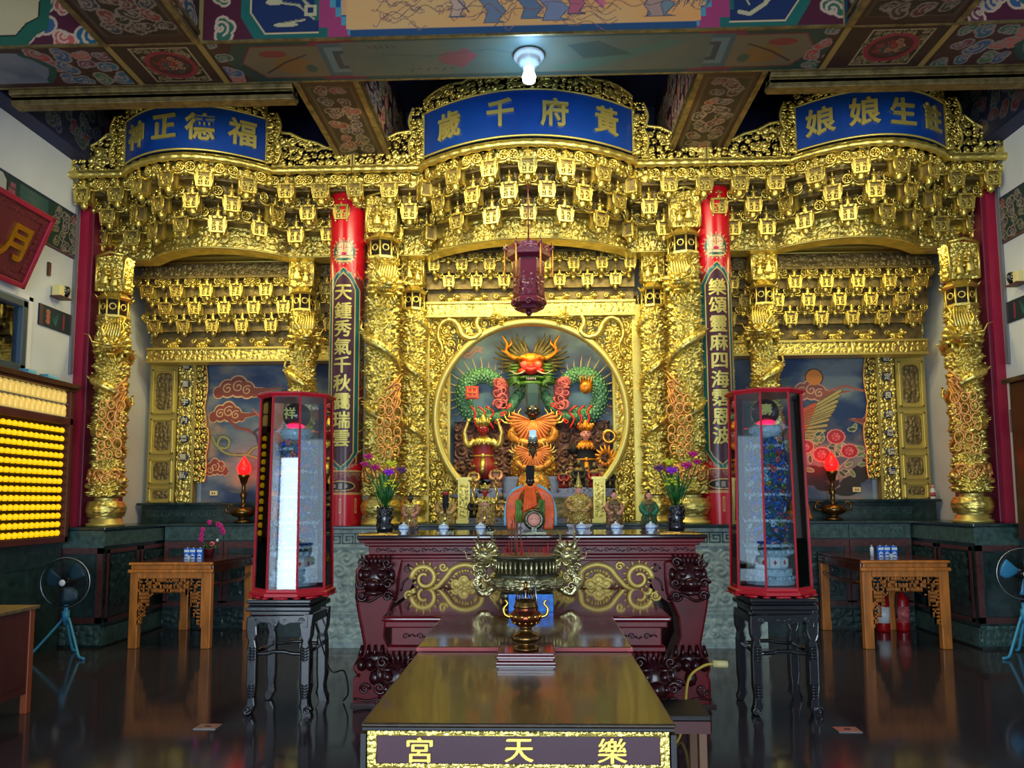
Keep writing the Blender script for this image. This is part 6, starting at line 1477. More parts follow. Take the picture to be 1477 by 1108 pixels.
def big_leg(m, mk, sx, H, w_=.26):
    # S-curved leg: prism outline in XZ (x outward positive), extruded in depth
    o = [(-.02, H), (.10, H), (.15, H - .06), (.165, H - .16), (.165, H - .26), (.145, H - .38), (.12, H - .5), (.10, H - .60), (.11, H - .66), (.15, H - .72), (.165, H - .78), (.14, .22), (.16, .19), (.16, .0), (-.17, .0), (-.17, .18), (-.12, .22), (-.13, H - .80), (-.13, H - .72), (-.10, H - .64), (-.06, H - .55), (-.07, H - .42), (-.11, H - .32), (-.15, H - .24), (-.16, H - .12), (-.16, H)]
    pts = [(sx * x, z) for x, z in o]
    return pts
def altar_table():
    W = 2.62; D = .95; H = 1.25; y0 = 5.74
    t = thing('altar_table', 'long wine-red lacquered altar table with carved lion legs and gold dragon scrolls', 'table', (.02, y0 + D / 2, 0)); c = -D / 2
    m = M(); m.box(-W / 2, W / 2, c, D / 2, H - .035, H); part('tabletop', m, LACQB2, t, bevel=.012)
    m = M(); m.box(-W / 2 + .015, W / 2 - .015, c + .02, D / 2 - .02, H - .06, H - .035); m.box(-W / 2 + .05, W / 2 - .05, c + .045, D / 2 - .05, H - .085, H - .06); m.box(-W / 2 + .08, W / 2 - .08, c + .06, D / 2 - .06, H - .15, H - .085); m.box(-W / 2 + .05, W / 2 - .05, c + .04, D / 2 - .05, H - .175, H - .15); m.box(-W / 2 + .07, W / 2 - .07, c + .055, D / 2 - .05, H - .2, H - .175)
    part('moulded_waist', m, LACQ, t, bevel=.006)
    for a, b in ((-1.02, -.36), (.36, 1.02), (-.35, -.12), (.12, .35), (-1.2, -1.04), (1.04, 1.2)):
        m = M(); scroll_line(m, a, b, H - .118, c + .058, .035, .0045); part('frieze_scroll', m, LACQD, t)
    # apron with curved lower corners
    hw = W / 2 - .08; za = H - .2
    pts = [(-hw, za), (-hw, za - .30), (-hw + .12, za - .33), (-hw + .22, za - .30), (-hw + .30, za - .24), (-hw + .34, za - .16), (-hw + .39, za - .12)]
    ctr = [(-.90, za - .14), (-.86, za - .24), (-.78, za - .27), (0, za - .27)]
    full = pts + ctr; full = full + [(-x, z) for x, z in full[::-1][1:]]
    m = M(); m.prism(full, c + .06, c + .10); part('apron', m, LACQ, t)
    for sx in (-1, 1):
        m = M(); m.spiral((sx * .93, c + .055, za - .06), .035, 1.4, .007); m.tube(sp([(sx * .93, c + .055, za - .02), (sx * .9, c + .05, za - .1), (sx * .96, c + .05, za - .15), (sx * .98, c + .05, za - .22)], 4), .008, 5); part('apron_scroll', m, LACQD, t)
    # legs
    for sx in (-1, 1):
        for yy in (c + .02, D / 2 - .28):
            pts = big_leg(None, None, sx, za + .0)
            m = M(); m.prism([(sx * (W / 2 - .16) + x, z) for x, z in pts][::1], yy, yy + .26, sm=False); lg = part('leg', m, LACQ if yy < 0 else LACQD, t, bevel=.02)
            if yy < 0:
                m = M(); lion_mask(m, TR(sx * (W / 2 - .15), yy - .0, za - .12, s=1.0), 1.15)
                m.tube(sp([(sx * (W / 2 - .30), yy, za - .28), (sx * (W / 2 - .2), yy - .015, za - .24), (sx * (W / 2 - .1), yy - .015, za - .29), (sx * (W / 2), yy, za - .26)], 4), .012, 6)
                part('lion_mask', m, LACQD, lg)
                m = M(); bx = sx * (W / 2 - .15)
                for k in range(4): m.ell((bx + (k - 1.5) * .065, yy - .02, .30), (.04, .05, .05), 0, 10)
                m.ell((bx, yy + .1, .34), (.15, .14, .08), 0, 12)
                for k in range(5): m.tube([(bx + (k - 2) * .05, yy - .01, .44), (bx + (k - 2) * .055, yy - .03, .36)], [.012, .02], 5)
                part('paw', m, LACQD, lg)
                m = M(); m.spiral((bx - sx * .1, yy - .01, .15), .05, 1.5, .013, d=sx); m.spiral((bx + sx * .08, yy - .01, .12), .045, 1.4, .012, d=-sx)
                m.tube(sp([(bx - .16, yy - .005, .05), (bx - .05, yy - .01, .035), (bx + .05, yy - .01, .06), (bx + .15, yy - .005, .05)], 4), .009, 5); m.ell((bx + sx * .0, yy, .2), (.05, .04, .06), 0, 9); m.box(bx - .18, bx + .18, yy - .02, yy + .27, 0, .02)
                part('foot_carving', m, LACQD, lg)
    # gold dragon scrolls on the apron
    for sx in (-1, 1):
        m = M(); y = c + .045; k_ = lambda a, b: (sx * a, y, za - .14 + b)
        # outer spiral
        th = np.linspace(0, 1, 40); cx, cz = .80, .015
        P = np.array([k_(cx + (.025 + .075 * q) * math.cos(2.2 - q * 8.5), cz + (.025 + .075 * q) * math.sin(2.2 - q * 8.5)) for q in th]); m.tube(P, np.linspace(.016, .034, 40), 7, flat=.7)
        body = sp([k_(cx + .09, -.06), k_(.86, -.10), k_(.72, -.06), k_(.64, .02), k_(.58, .09), k_(.48, .115), k_(.38, .07), k_(.36, -.02), k_(.3, -.09), k_(.16, -.1), k_(.06, -.05)], 7)
        m.tube(body, np.linspace(.032, .046, len(body)), 8, flat=.6)
        for q in range(2, len(body) - 2, 2):
            d = np.array(body[q + 1]) - np.array(body[q - 1]); nrm = np.array([-d[2], 0, d[0]]) * (1 if sx > 0 else -1); nrm /= np.linalg.norm(nrm) + 1e-9; b_ = np.array(body[q]); m.tube([b_ + nrm * .035, b_ + nrm * .062], [.014, .003], 4)
        for q in range(2, 38, 2):
            d = P[q] - np.array(k_(cx, cz)); d /= np.linalg.norm(d); m.tube([P[q] + d * .022, P[q] + d * .05], [.012, .003], 4)
        m.spiral(k_(.92, -.115), .04, 1.5, .014, d=-sx); m.spiral(k_(.66, .10), .035, 1.4, .012, d=sx); m.spiral(k_(.70, -.1), .03, 1.4, .011, d=sx)
        for a, b in ((.50, .0), (.44, -.035), (.56, -.03), (.50, -.07), (.20, .0), (.13, .03), (.12, -.04), (.27, .02)):
            m.spiral(k_(a, b), .048, 1.6, .018, d=sx); m.ell(k_(a, b), (.036, .014, .036), 0, 9)
        for a in range(4): m.tube([k_(.1 + .05 * a, -.02), k_(.13 + .05 * a, .06), k_(.09 + .05 * a, .11)], [.016, .014, .004], 5)
        part('gold_dragon_scroll', m, GOLDM, t)
LACQB2 = mat('polished_dark_top', (.16, .10, .10), .12, coat=.6)
GOLDM = mat('matt_gold_paint', (.90, .78, .42), .45, .35, bump=.2, bscale=60)
altar_table()

def lower_table():
    W = 1.62; H = .86; y0 = 4.32; D = 1.3
    t = thing('lower_altar_table', 'wide low wine-red altar table standing in front of the long one', 'table', (0, y0 + D / 2, 0)); c = -D / 2
    m = M(); m.box(-W / 2, W / 2, c, D / 2, H - .03, H); part('tabletop', m, LACQT, t, bevel=.012)
    m = M(); m.box(-W / 2 + .02, W / 2 - .02, c + .02, D / 2 - .02, H - .065, H - .03); m.box(-W / 2 + .05, W / 2 - .05, c + .05, D / 2 - .05, H - .17, H - .065); m.box(-W / 2 + .03, W / 2 - .03, c + .03, D / 2 - .03, H - .20, H - .17); part('moulded_waist', m, LACQ, t, bevel=.006)
    for a, b in ((-.72, -.3), (.3, .72)): m = M(); scroll_line(m, a, b, H - .118, c + .048, .035, .005); part('frieze_scroll', m, LACQD, t)
    for sx in (-1, 1):
        for yy in (c + .04, D / 2 - .24):
            z1 = H - .2; pts = [(-.18, z1), (.08, z1), (.12, z1 - .08), (.15, z1 - .2), (.16, z1 - .3), (.14, z1 - .42), (.1, z1 - .52), (.09, .1), (.12, .06), (.12, 0), (-.08, 0), (-.08, .1), (-.04, z1 - .5), (-.02, z1 - .36), (-.08, z1 - .24), (-.18, z1 - .2)]
            m = M(); m.prism([(sx * (W / 2 - .14) + sx * x, z) for x, z in pts], yy, yy + .2); lg = part('leg', m, LACQ, t, bevel=.015)
            if yy < 0:
                m = M(); lion_mask(m, TR(sx * (W / 2 - .10), yy, z1 - .15), 1.05); m.spiral((sx * (W / 2 - .07), yy - .01, z1 - .36), .06, 1.6, .014, d=sx); m.spiral((sx * (W / 2 - .24), yy - .01, z1 - .12), .04, 1.5, .01, d=sx); part('lion_mask', m, LACQD, lg)
    m = M(); m.box(-W / 2 + .2, W / 2 - .2, c + .07, c + .1, H - .36, H - .2); part('apron', m, LACQ, t)
LACQT = mat('polished_wine_red_top', (.38, .06, .09), .06, coat=1.0, spec=.9)
lower_table()

# ---------------------------------------------------------------- offering tables in front
def plain_table(name, label, x0, x1, y0, y1, H, mt, edge, th=.035, rz=0):
    cx, cy = (x0 + x1) / 2, (y0 + y1) / 2; t = thing(name, label, 'table', (cx, cy, 0), rz); a, c = (x1 - x0) / 2, (y1 - y0) / 2
    m = M(); m.box(-a, a, -c, c, H - th, H); part('tabletop', m, [mt], t, bevel=.006)
    for sx in (-1, 1):
        for sy in (-1, 1): m = M(); m.box(*sorted((sx * (a - .02), sx * (a - .09))), *sorted((sy * (c - .02), sy * (c - .09))), 0, H - th); part('leg', m, edge, t, bevel=.006)
    return t, a, c
t, a, c = plain_table('offering_table', 'narrow glossy brown table with thin red edge, behind the lettered front table', -.46, .48, 3.385, 4.29, .868, BROWNR, LACQD, .018)
m = M(); m.box(-a, a, -c - .004, -c, .85, .866); part('red_edge', m, mat('red_edge_paint', (.62, .16, .16), .4), t)
m = M(); m.box(-a + .04, a - .04, -c + .03, c - .03, .74, .85); part('rail', m, LACQD, t)
def front_table():
    H = .85; t = thing('front_table', 'black and brown table nearest the viewer with gold framed front panel and three gold characters', 'table', (.01, 2.83, 0), 0); a = .462; c = .53
    m = M(); m.box(-a, a, -c, c, H - .012, H); part('tabletop', m, BROWNT, t, bevel=.005)
    m = M(); m.box(-a + .005, a - .005, -c + .0, c, H - .02, H - .012); m.box(-a + .02, a - .02, -c + .02, c - .02, H - .30, H - .02)
    for sx in (-1, 1): m.box(*sorted((sx * a, sx * (a - .016))), -c, c, H - .32, H - .03)
    part('black_frame', m, BLACKP, t)
    for sx in (-1, 1):
        for sy in (-1, 1): m = M(); m.box(*sorted((sx * (a - .01), sx * (a - .08))), *sorted((sy * (c - .02), sy * (c - .09))), 0, H - .30); part('leg', m, BLACKP, t, bevel=.006)
    z0, z1 = H - .124, H - .020; x = a - .022; m = M(); m.box(-x, x, -c - .004, -c + .02, z0, z1); part('front_panel', m, PURP, t)
    for q, (u0, u1, v0, v1) in enumerate(((-x, x, z1 - .012, z1), (-x, x, z0, z0 + .012), (-x, -x + .026, z0, z1), (x - .026, x, z0, z1))):
        P, k = relief(u1 - u0, v1 - v0, .003, .006, .018, q); m = M(); m.grid(P + np.array([u0, -c - .005, v0])); m.tube([(u0, -c - .006, v0), (u1, -c - .006, v0 if v1 - v0 < .05 else v1)] if q < 2 else [(u1 if q == 2 else u0, -c - .006, v0 + .012), (u1 if q == 2 else u0, -c - .006, v1 - .012)], .0018, 5)
        part('gold_border', m, GOLD, t)
    for ch, xx in (('宮', -.285), ('天', .005), ('樂', .275)): m = M(); [m.merge(glyph(ch, .06, .0), Matrix.Translation((xx + ox, -c - .008 + abs(ox) * .3 + (.0004 if ox > 0 else 0), (z0 + z1) / 2 + oz)) @ Matrix.Diagonal((.088, .08, .076, 1))) for ox, oz in ((0, 0), (.0016, .0008), (-.0016, -.0008))]; part('character', m, mat_letter, t)
    P, k = relief(2 * x, .1, .005, .012, .04, 9); m = M(); m.grid(P + np.array([-x, -c + .005, z0 - .11])); part('lower_carving', m, GOLD, t)
mat_letter = mat('raised_gold_letter', (.86, .74, .34), .35, .6)
front_table()

# pedestal and small brass incense burner
def burner():
    t = thing('burner_stand', 'small stepped wine-red wooden stand under the brass incense burner', 'stand', (.022, 3.235, .85))
    m = M(); m.box(-.121, .121, -.13, .13, 0, .012); m.box(-.112, .112, -.12, .12, .012, .022); m.box(-.118, .118, -.127, .127, .022, .034); m.box(-.114, .114, -.122, .122, .034, .045); part('stepped_block', m, LACQT, t, bevel=.003)
    t = thing('incense_burner', 'small round brass incense burner with a pierced dark lid on a red stand', 'burner', (.022, 3.19, .895)); s = 1.0
    m = M(); m.lathe([(.052, 0), (.054, .008), (.045, .014), (.03, .022), (.03, .03), (.055, .036), (.064, .05), (.055, .062), (.03, .07), (.024, .08), (.027, .088), (.035, .094)], 28); part('foot', m, BRASSD, t)
    m = M(); m.lathe([(.035, .094), (.05, .104), (.062, .118), (.066, .132), (.062, .146), (.05, .158), (.047, .165), (.052, .17)], 32); o = part('bowl', m, BRONZER, t)
    m = M()
    for k in range(14): aa = k * 2 * PI / 14; m.ell((.063 * math.cos(aa), .063 * math.sin(aa), .138), (.009, .009, .009), 0, 8)
    for k in range(14): aa = (k + .5) * 2 * PI / 14; m.ell((.055 * math.cos(aa), .055 * math.sin(aa), .112), (.006, .006, .006), 0, 6)
    part('studs', m, BRASS, o)
    m = M(); m.lathe([(.05, .17), (.048, .178), (.044, .19), (.042, .2)], 28)
    for k in range(18): aa = k * 2 * PI / 18; m.tube([(.042 * math.cos(aa), .042 * math.sin(aa), .2), (.036 * math.cos(aa), .036 * math.sin(aa), .222), (.02 * math.cos(aa), .02 * math.sin(aa), .236)], .0028, 4)
    m.lathe([(.02, .236), (.012, .242), (.006, .256), (.011, .266), (.002, .275)], 10); m.lathe([(.03, .195), (.03, .2)], 14, 1); part('pierced_lid', m, [BRASSD, BLACKP], t)
    for sx in (-1, 1):
        m = M(); m.tube(sp([(sx * .06, 0, .13), (sx * .085, 0, .14), (sx * .09, 0, .165), (sx * .075, 0, .185), (sx * .085, 0, .2)], 5), np.linspace(.008, .004, 21), 6); part('handle', m, BRASS, t)
BRONZER = mat('red_brown_bronze', (.45, .22, .14), .18, .85)
burner()

# ---------------------------------------------------------------- big censer with dragon handles
def censer():
    t = thing('bronze_censer', 'large round bronze censer with dragon handles, full of incense sticks, before the altar table', 'censer', (0, 4.86, .86))
    m = M(); m.lathe([(.13, .0), (.15, .02), (.11, .045), (.10, .06), (.15, .075), (.205, .10), (.225, .135), (.21, .165), (.19, .18), (.2, .19), (.2, .275), (.22, .285), (.225, .3), (.2, .305)], 40); m.lathe([(.195, .29), (.001, .29)], 24, 1); part('bowl', m, [BRONZE, GREYP], t)
    m = M()
    for k in range(40): a = k * 2 * PI / 40; m.tube([(.207 * math.cos(a), .207 * math.sin(a), .2), (.207 * math.cos(a), .207 * math.sin(a), .27)], .008, 5)
    part('fluted_collar', m, BRONZEL, t)
    U, V = np.meshgrid(np.linspace(0, 2 * PI, 150), np.linspace(.085, .175, 26)); h, g = scroll(U * .22, V, .045, 5); rr = np.interp(V, [.075, .10, .135, .165, .18], [.155, .21, .23, .215, .195]) + .022 * h
    m = M(); m.grid(np.stack([rr * np.cos(U), rr * np.sin(U), V], -1)); part('relief_band', m, BRONZEL, t)
    for sx in (-1, 1):
        m = M(); m.tube(sp([(sx * .2, 0, .1), (sx * .28, 0, .06), (sx * .31, 0, .14), (sx * .27, 0, .22), (sx * .26, -.02, .29)], 6), np.linspace(.022, .028, 25), 8)
        dragon_head(m, TR(sx * .26, -.06, .30, rz=sx * .3, s=.62)); 
        for k in range(8): m.spiral((sx * (.25 + .03 * (k % 3)), -.02 - .01 * k, .08 + .03 * k), .03, 1.3, .008, d=sx)
        for k in range(6): m.tube([(sx * (.3 + .0 * k), 0, .1 + .03 * k), (sx * (.345), 0, .12 + .032 * k)], [.012, .002], 4)
        part('dragon_handle', m, BRONZEL, t)
    for k in range(3): m = M(); a = -PI / 2 + k * 2 * PI / 3; m.ell((.15 * math.cos(a), .15 * math.sin(a), .04), (.045, .045, .04), 0, 10); part('lion_foot', m, BRONZE, t)
    q = random.Random(8)
    n = 0
    for k in range(26):
        x, y = q.uniform(-.15, .15), q.uniform(-.12, .12); L = q.choice((.05, .06, .05, .09)) if k > 6 else q.uniform(.2, .27)
        if k <= 6: x, y = -.07 + q.uniform(-.035, .035), q.uniform(-.04, .04)
        m = M(); m.tube([(0, 0, -.02), (q.uniform(-.012, .012), 0, L)], .0032, 5)
        solo('incense_stick', m, STICK if k <= 6 else INCENSE, 'long brown incense stick standing in the bronze censer' if k <= 6 else 'short red incense stub standing in the ash of the bronze censer', 'incense', (x, 4.86 + y, 1.155), group='long incense sticks in the censer' if k <= 6 else 'red incense stubs in the censer')
    # carved roundel standing behind the sticks
    t2 = thing('carved_roundel', 'small carved dark ornament with a round face standing just behind the incense', 'ornament', (.045, 5.78, 1.25))
    m = M(); m.torus((0, 0, -.04), .065, .02, 0, 18, 6); m.ell((0, 0, -.04), (.055, .02, .055), 0, 12)
    t2.location.z = 1.25
    m = M(); m.box(-.09, .09, -.05, .05, 0, .02); m.box(-.02, .02, -.02, .02, .02, .05); m.torus((0, 0, .11), .06, .02, 0, 18, 6); part('frame', m, BRONZE, t2)
    m = M(); m.ell((0, -.01, .11), (.05, .02, .05), 0, 12); m.ell((-.02, -.03, .12), (.015, .01, .012), 0, 6); m.ell((.02, -.03, .12), (.015, .01, .012), 0, 6); part('round_face', m, FACEP, t2)
censer()
m = M(); m.box(-.13, .13, -.01, .01, 0, .10); t = thing('blue_card', 'blue printed card leaning behind the small incense burner', 'card', (.03, 4.50, .86)); part('card', m, SKYP, t, bevel=.003)
m = M()
for k in range(3): m.tube([(-.04 + .04 * k, -.03, .0), (-.02 + .02 * k, .0, .20)], .004, 5)
part('easel', m, STEEL, t)

# ---------------------------------------------------------------- black flower stands with glass display cases
def black_stand(label, x, y):
    t = thing('black_stand', label, 'stand', (x, y, 0)); a = .235; H = .81
    m = M(); m.box(-a, a, -a - .02, a + .02, H - .03, H); m.box(-a + .012, a - .012, -a, a, H - .05, H - .03); m.box(-a - .002, a + .002, -a - .02, a + .02, H - .085, H - .05); m.box(-a + .02, a - .02, -a + .02, a - .02, H - .12, H - .085); part('moulded_top', m, LACQB, t, bevel=.008)
    for sx in (-1, 1):
        for sy in (-1, 1):
            z1 = H - .12
            pts = [(0, z1), (-.005, z1 - .04), (-.03, z1 - .06), (-.035, z1 - .13), (-.02, z1 - .17), (-.03, z1 - .22), (-.03, .2), (-.022, .12), (-.03, .06), (-.0, .0), (.045, .0), (.05, .03), (.035, .07), (.03, .12), (.04, .2), (.04, z1 - .24), (.03, z1 - .18), (.045, z1 - .14), (.05, z1 - .07), (.045, z1)]
            m = M(); m.prism([(sx * (a - .045) + sx * u, z) for u, z in pts], sy * (a - .03) - .03, sy * (a - .03) + .03); lg = part('leg', m, LACQB, t, bevel=.01)
            if sy < 0:
                m = M(); X0 = sx * (a - .045)
                for k in range(5): m.tube([(X0 - .022, -a - .004, z1 - .22 - .02 * k), (X0, -a - .012, z1 - .235 - .02 * k), (X0 + .022, -a - .004, z1 - .22 - .02 * k)], .006, 5); m.tube([(X0 - .022, -a - .004, .13 + .02 * k), (X0, -a - .012, .115 + .02 * k), (X0 + .022, -a - .004, .13 + .02 * k)], .006, 5)
                m.spiral((X0 + sx * .025, -a - .005, .035), .03, 1.4, .01, d=sx); part('leg_carving', m, LACQB, lg)
    z1 = H - .12
    for sy in (-1, 1):
        pts = [(-a + .03, z1), (-a + .03, z1 - .08), (-a + .07, z1 - .07), (-a + .09, z1 - .045), (-.09, z1 - .045), (-.04, z1 - .06), (0, z1 - .05), (.04, z1 - .06), (.09, z1 - .045), (a - .09, z1 - .045), (a - .07, z1 - .07), (a - .03, z1 - .08), (a - .03, z1)]
        m = M(); m.prism(pts, sy * (a - .01) - .012, sy * (a - .01) + .012); ap = part('apron', m, LACQB, t, bevel=.004)
        if sy < 0:
            m = M()
            for k in (-1, 1): m.spiral((k * .04, -a + .0, z1 - .035), .014, 1.3, .004, d=k); m.spiral((k * .16, -a, z1 - .035), .024, 1.5, .006, d=k)
            m.ell((0, -a, z1 - .04), (.012, .006, .012), 0, 7); part('apron_carving', m, LACQB, ap)
        m = M(); m.tube(sp([(-a + .06, sy * (a - .03), .42), (-.08, sy * (a - .03), .425), (-.05, sy * (a - .03), .435), (.05, sy * (a - .03), .435), (.08, sy * (a - .03), .425), (a - .06, sy * (a - .03), .42)], 3), .016, 6); part('stretcher', m, LACQB, t)
    for sx in (-1, 1):
        m = M(); m.box(*sorted((sx * (a - .0), sx * (a - .024))), -a + .04, a - .04, z1 - .06, z1); part('side_apron', m, LACQB, t, bevel=.004)
        m = M(); m.tube([(sx * (a - .045), -a + .05, .42), (sx * (a - .045), a - .05, .42)], .016, 6); part('stretcher', m, LACQB, t)
    return t
def glass_case(label, x, y, mirror=False):
    t = thing('glass_display_case', label, 'display case', (x, y, .81)); H = 1.5; R0, R1 = .285, .262; n = 8; ph = PI / 8
    V0 = [(R0 * math.cos(ph + k * PI / 4), R0 * math.sin(ph + k * PI / 4), .06) for k in range(8)]; V1 = [(R1 * math.cos(ph + k * PI / 4), R1 * math.sin(ph + k * PI / 4), H - .03) for k in range(8)]
    def oc(R): return [R * 1.0 * math.cos(ph), R]
    m = M()
    for z, r_ in ((.012, R0 * 1.06), ):
        pass
    m.add([(r_ * math.cos(ph + k * PI / 4), r_ * math.sin(ph + k * PI / 4), z) for r_, z in ((R0 * 1.02, .012), (R0 * 1.09, .02), (R0 * 1.09, .04), (R0 * 1.02, .05), (R0 * 1.02, .07)) for k in range(8)], [(i * 8 + k, i * 8 + (k + 1) % 8, (i + 1) * 8 + (k + 1) % 8, (i + 1) * 8 + k) for i in range(4) for k in range(8)] + [tuple(range(8))[::-1], tuple(range(32, 40))], 0, False)
    for k in range(8):
        a = ph + k * PI / 4
        m.ell((R0 * 1.04 * math.cos(a), R0 * 1.04 * math.sin(a), .008), (.03, .03, .008), 0, 7)
        a += PI / 8; m.tube([(R0 * 1.0 * math.cos(a) - .05 * math.sin(a), R0 * 1.0 * math.sin(a) + .05 * math.cos(a), .008), (R0 * 1.0 * math.cos(a) + .05 * math.sin(a), R0 * 1.0 * math.sin(a) - .05 * math.cos(a), .008)], .009, 5)
    part('red_base', m, REDCASE, t)
    m = M(); m.add([(r_ * math.cos(ph + k * PI / 4), r_ * math.sin(ph + k * PI / 4), z) for r_, z in ((R1 * 1.03, H - .035), (R1 * 1.12, H - .015), (R1 * 1.12, H - .005), (R1 * .9, H)) for k in range(8)], [(i * 8 + k, i * 8 + (k + 1) % 8, (i + 1) * 8 + (k + 1) % 8, (i + 1) * 8 + k) for i in range(3) for k in range(8)] + [tuple(range(8))[::-1], tuple(range(24, 32))], 0, False); part('red_top', m, REDCASE, t)
    for k in range(8): m = M(); m.tube([V0[k], V1[k]], .0085, 4, sm=False); part('corner_post', m, REDCASE, t)
    for k in range(8):
        j = (k + 1) % 8; q = .985; m = M(); vs = [V0[k], V0[j], V1[j], V1[k]]; vs = [(x_ * q, y_ * q, z_) for x_, y_, z_ in vs]; vi = [(x_ * .99, y_ * .99, z_) for x_, y_, z_ in vs]
        m.add(vs + vi, [(0, 1, 2, 3), (7, 6, 5, 4), (0, 4, 5, 1), (1, 5, 6, 2), (2, 6, 7, 3), (3, 7, 4, 0)], 0, False); part('glass_pane', m, GLASS, t)
    # the beaded tower inside: it could be lifted out, so it is a thing of its own
    return t
def tower(label, x, y, seed):
    t = thing('beaded_tower', label, 'ornament', (x, y, .885)); q = random.Random(seed)
    m = M(); m.lathe([(.17, 0), (.18, .02), (.14, .05), (.16, .07), (.15, .11), (.12, .12), (.12, .2), (.15, .21), (.16, .23), (.13, .25)], 10, sm=False)
    for k in range(20): a = k * PI / 10; m.ell((.165 * math.cos(a), .165 * math.sin(a), .05), (.014,) * 3, 0, 6); m.spiral((0, 0, 0), .025, 1.2, .006, T=TR(.15 * math.cos(a), .15 * math.sin(a), .09, rz=a + PI / 2)); m.ell((.16 * math.cos(a), .16 * math.sin(a), .235), (.018, .018, .02), 0, 6)
    part('pearl_base', m, WHT, t)
    for k in range(10):
        a = k * PI / 5 + PI / 10; o = M(); o.box(-.035, .035, -.004, .004, 0, .06); o.box(-.012, .012, -.007, -.003, .026, .036, 1); o.box(-.004, .004, -.007, -.003, .014, .048, 1)
        p = part('card_tile', o, [WHITE, DRR], t, (.122 * math.cos(a), .122 * math.sin(a), .13)); p.rotation_euler = (0, 0, a + PI / 2)
    m = M(); m.lathe([(.10, .25), (.09, 1.02), (.05, 1.08)], 12); part('core', m, TEALT, t)
    for z0, r_ in ((.27, .15), (.45, .145), (.64, .135), (.83, .125), (1.0, .115)):
        mm = M(); mm.lathe([(r_ * .8, z0), (r_ * 1.1, z0 + .01), (r_, z0 + .025)], 12)
        for k in range(14): a = k * 2 * PI / 14; mm.tube([(r_ * math.cos(a), r_ * math.sin(a), z0 + .02), (r_ * 1.18 * math.cos(a), r_ * 1.18 * math.sin(a), z0 + .0), (r_ * 1.25 * math.cos(a), r_ * 1.25 * math.sin(a), z0 + .03)], [.007, .006, .002], 4)
        part('pearl_tier', mm, WHT, t)
    cols = [BLUET, BLUET, BLUET, TEALT, WHT, ROSEF, LEAFL, BRASS, DRR]
    for ci, cm in enumerate(cols):
        mm = M()
        for k in range(110 if ci < 3 else 40):
            a = q.uniform(0, 2 * PI); z = q.uniform(.28, 1.06); r_ = .095 + q.uniform(.0, .05); c = (r_ * math.cos(a), r_ * math.sin(a), z)
            if k % 2: mm.spiral((0, 0, 0), q.uniform(.018, .034), 1.2, .009, n=7, m_=4, T=TR(*c, rz=a + PI / 2))
            else: mm.ell(c, (q.uniform(.008, .018), q.uniform(.008, .016), q.uniform(.008, .02)), 0, 5)
        part('tinsel_flowers', mm, cm, t, kind='stuff')
    m = M(); m.lathe([(.05, 1.07), (.1, 1.09), (.12, 1.14), (.10, 1.17), (.05, 1.18)], 14)
    for k in range(12): a = k * PI / 6; m.spiral((0, 0, 0), .032, 1.3, .008, T=TR(.11 * math.cos(a), .11 * math.sin(a), 1.13, rz=a + PI / 2))
    part('pearl_collar', m, WHT, t)
    m = M(); m.ell((0, 0, 1.27), (.105, .105, .10), 0, 20); o = part('dark_globe', m, mat('smoked_globe_%d' % seed, (.20, .13, .13), .15, coat=.5), t)
    m = M(); m.ell((0, -.02, 1.19), (.065, .08, .02), 0, 12); part('red_lamp', m, REDGLOWS, t)
    g = M(); g.merge(glyph('祥' if seed == 1 else '壽', .05, .02), TR(-.02, -.108, 1.28, s=.09)); part('character', g, GOLDP, o)
black_stand('black lacquered stand left of the altar, under the left glass case', -1.78, 5.72); black_stand('black lacquered stand right of the altar, under the right glass case', 1.80, 5.76)
glass_case('octagonal glass display case with red frame, left of the altar', -1.755, 5.72); glass_case('octagonal glass display case with red frame, right of the altar', 1.785, 5.76)
tower('blue and white beaded tower inside the left glass case', -1.755, 5.72, 1); tower('blue and white beaded tower inside the right glass case', 1.785, 5.76, 2)

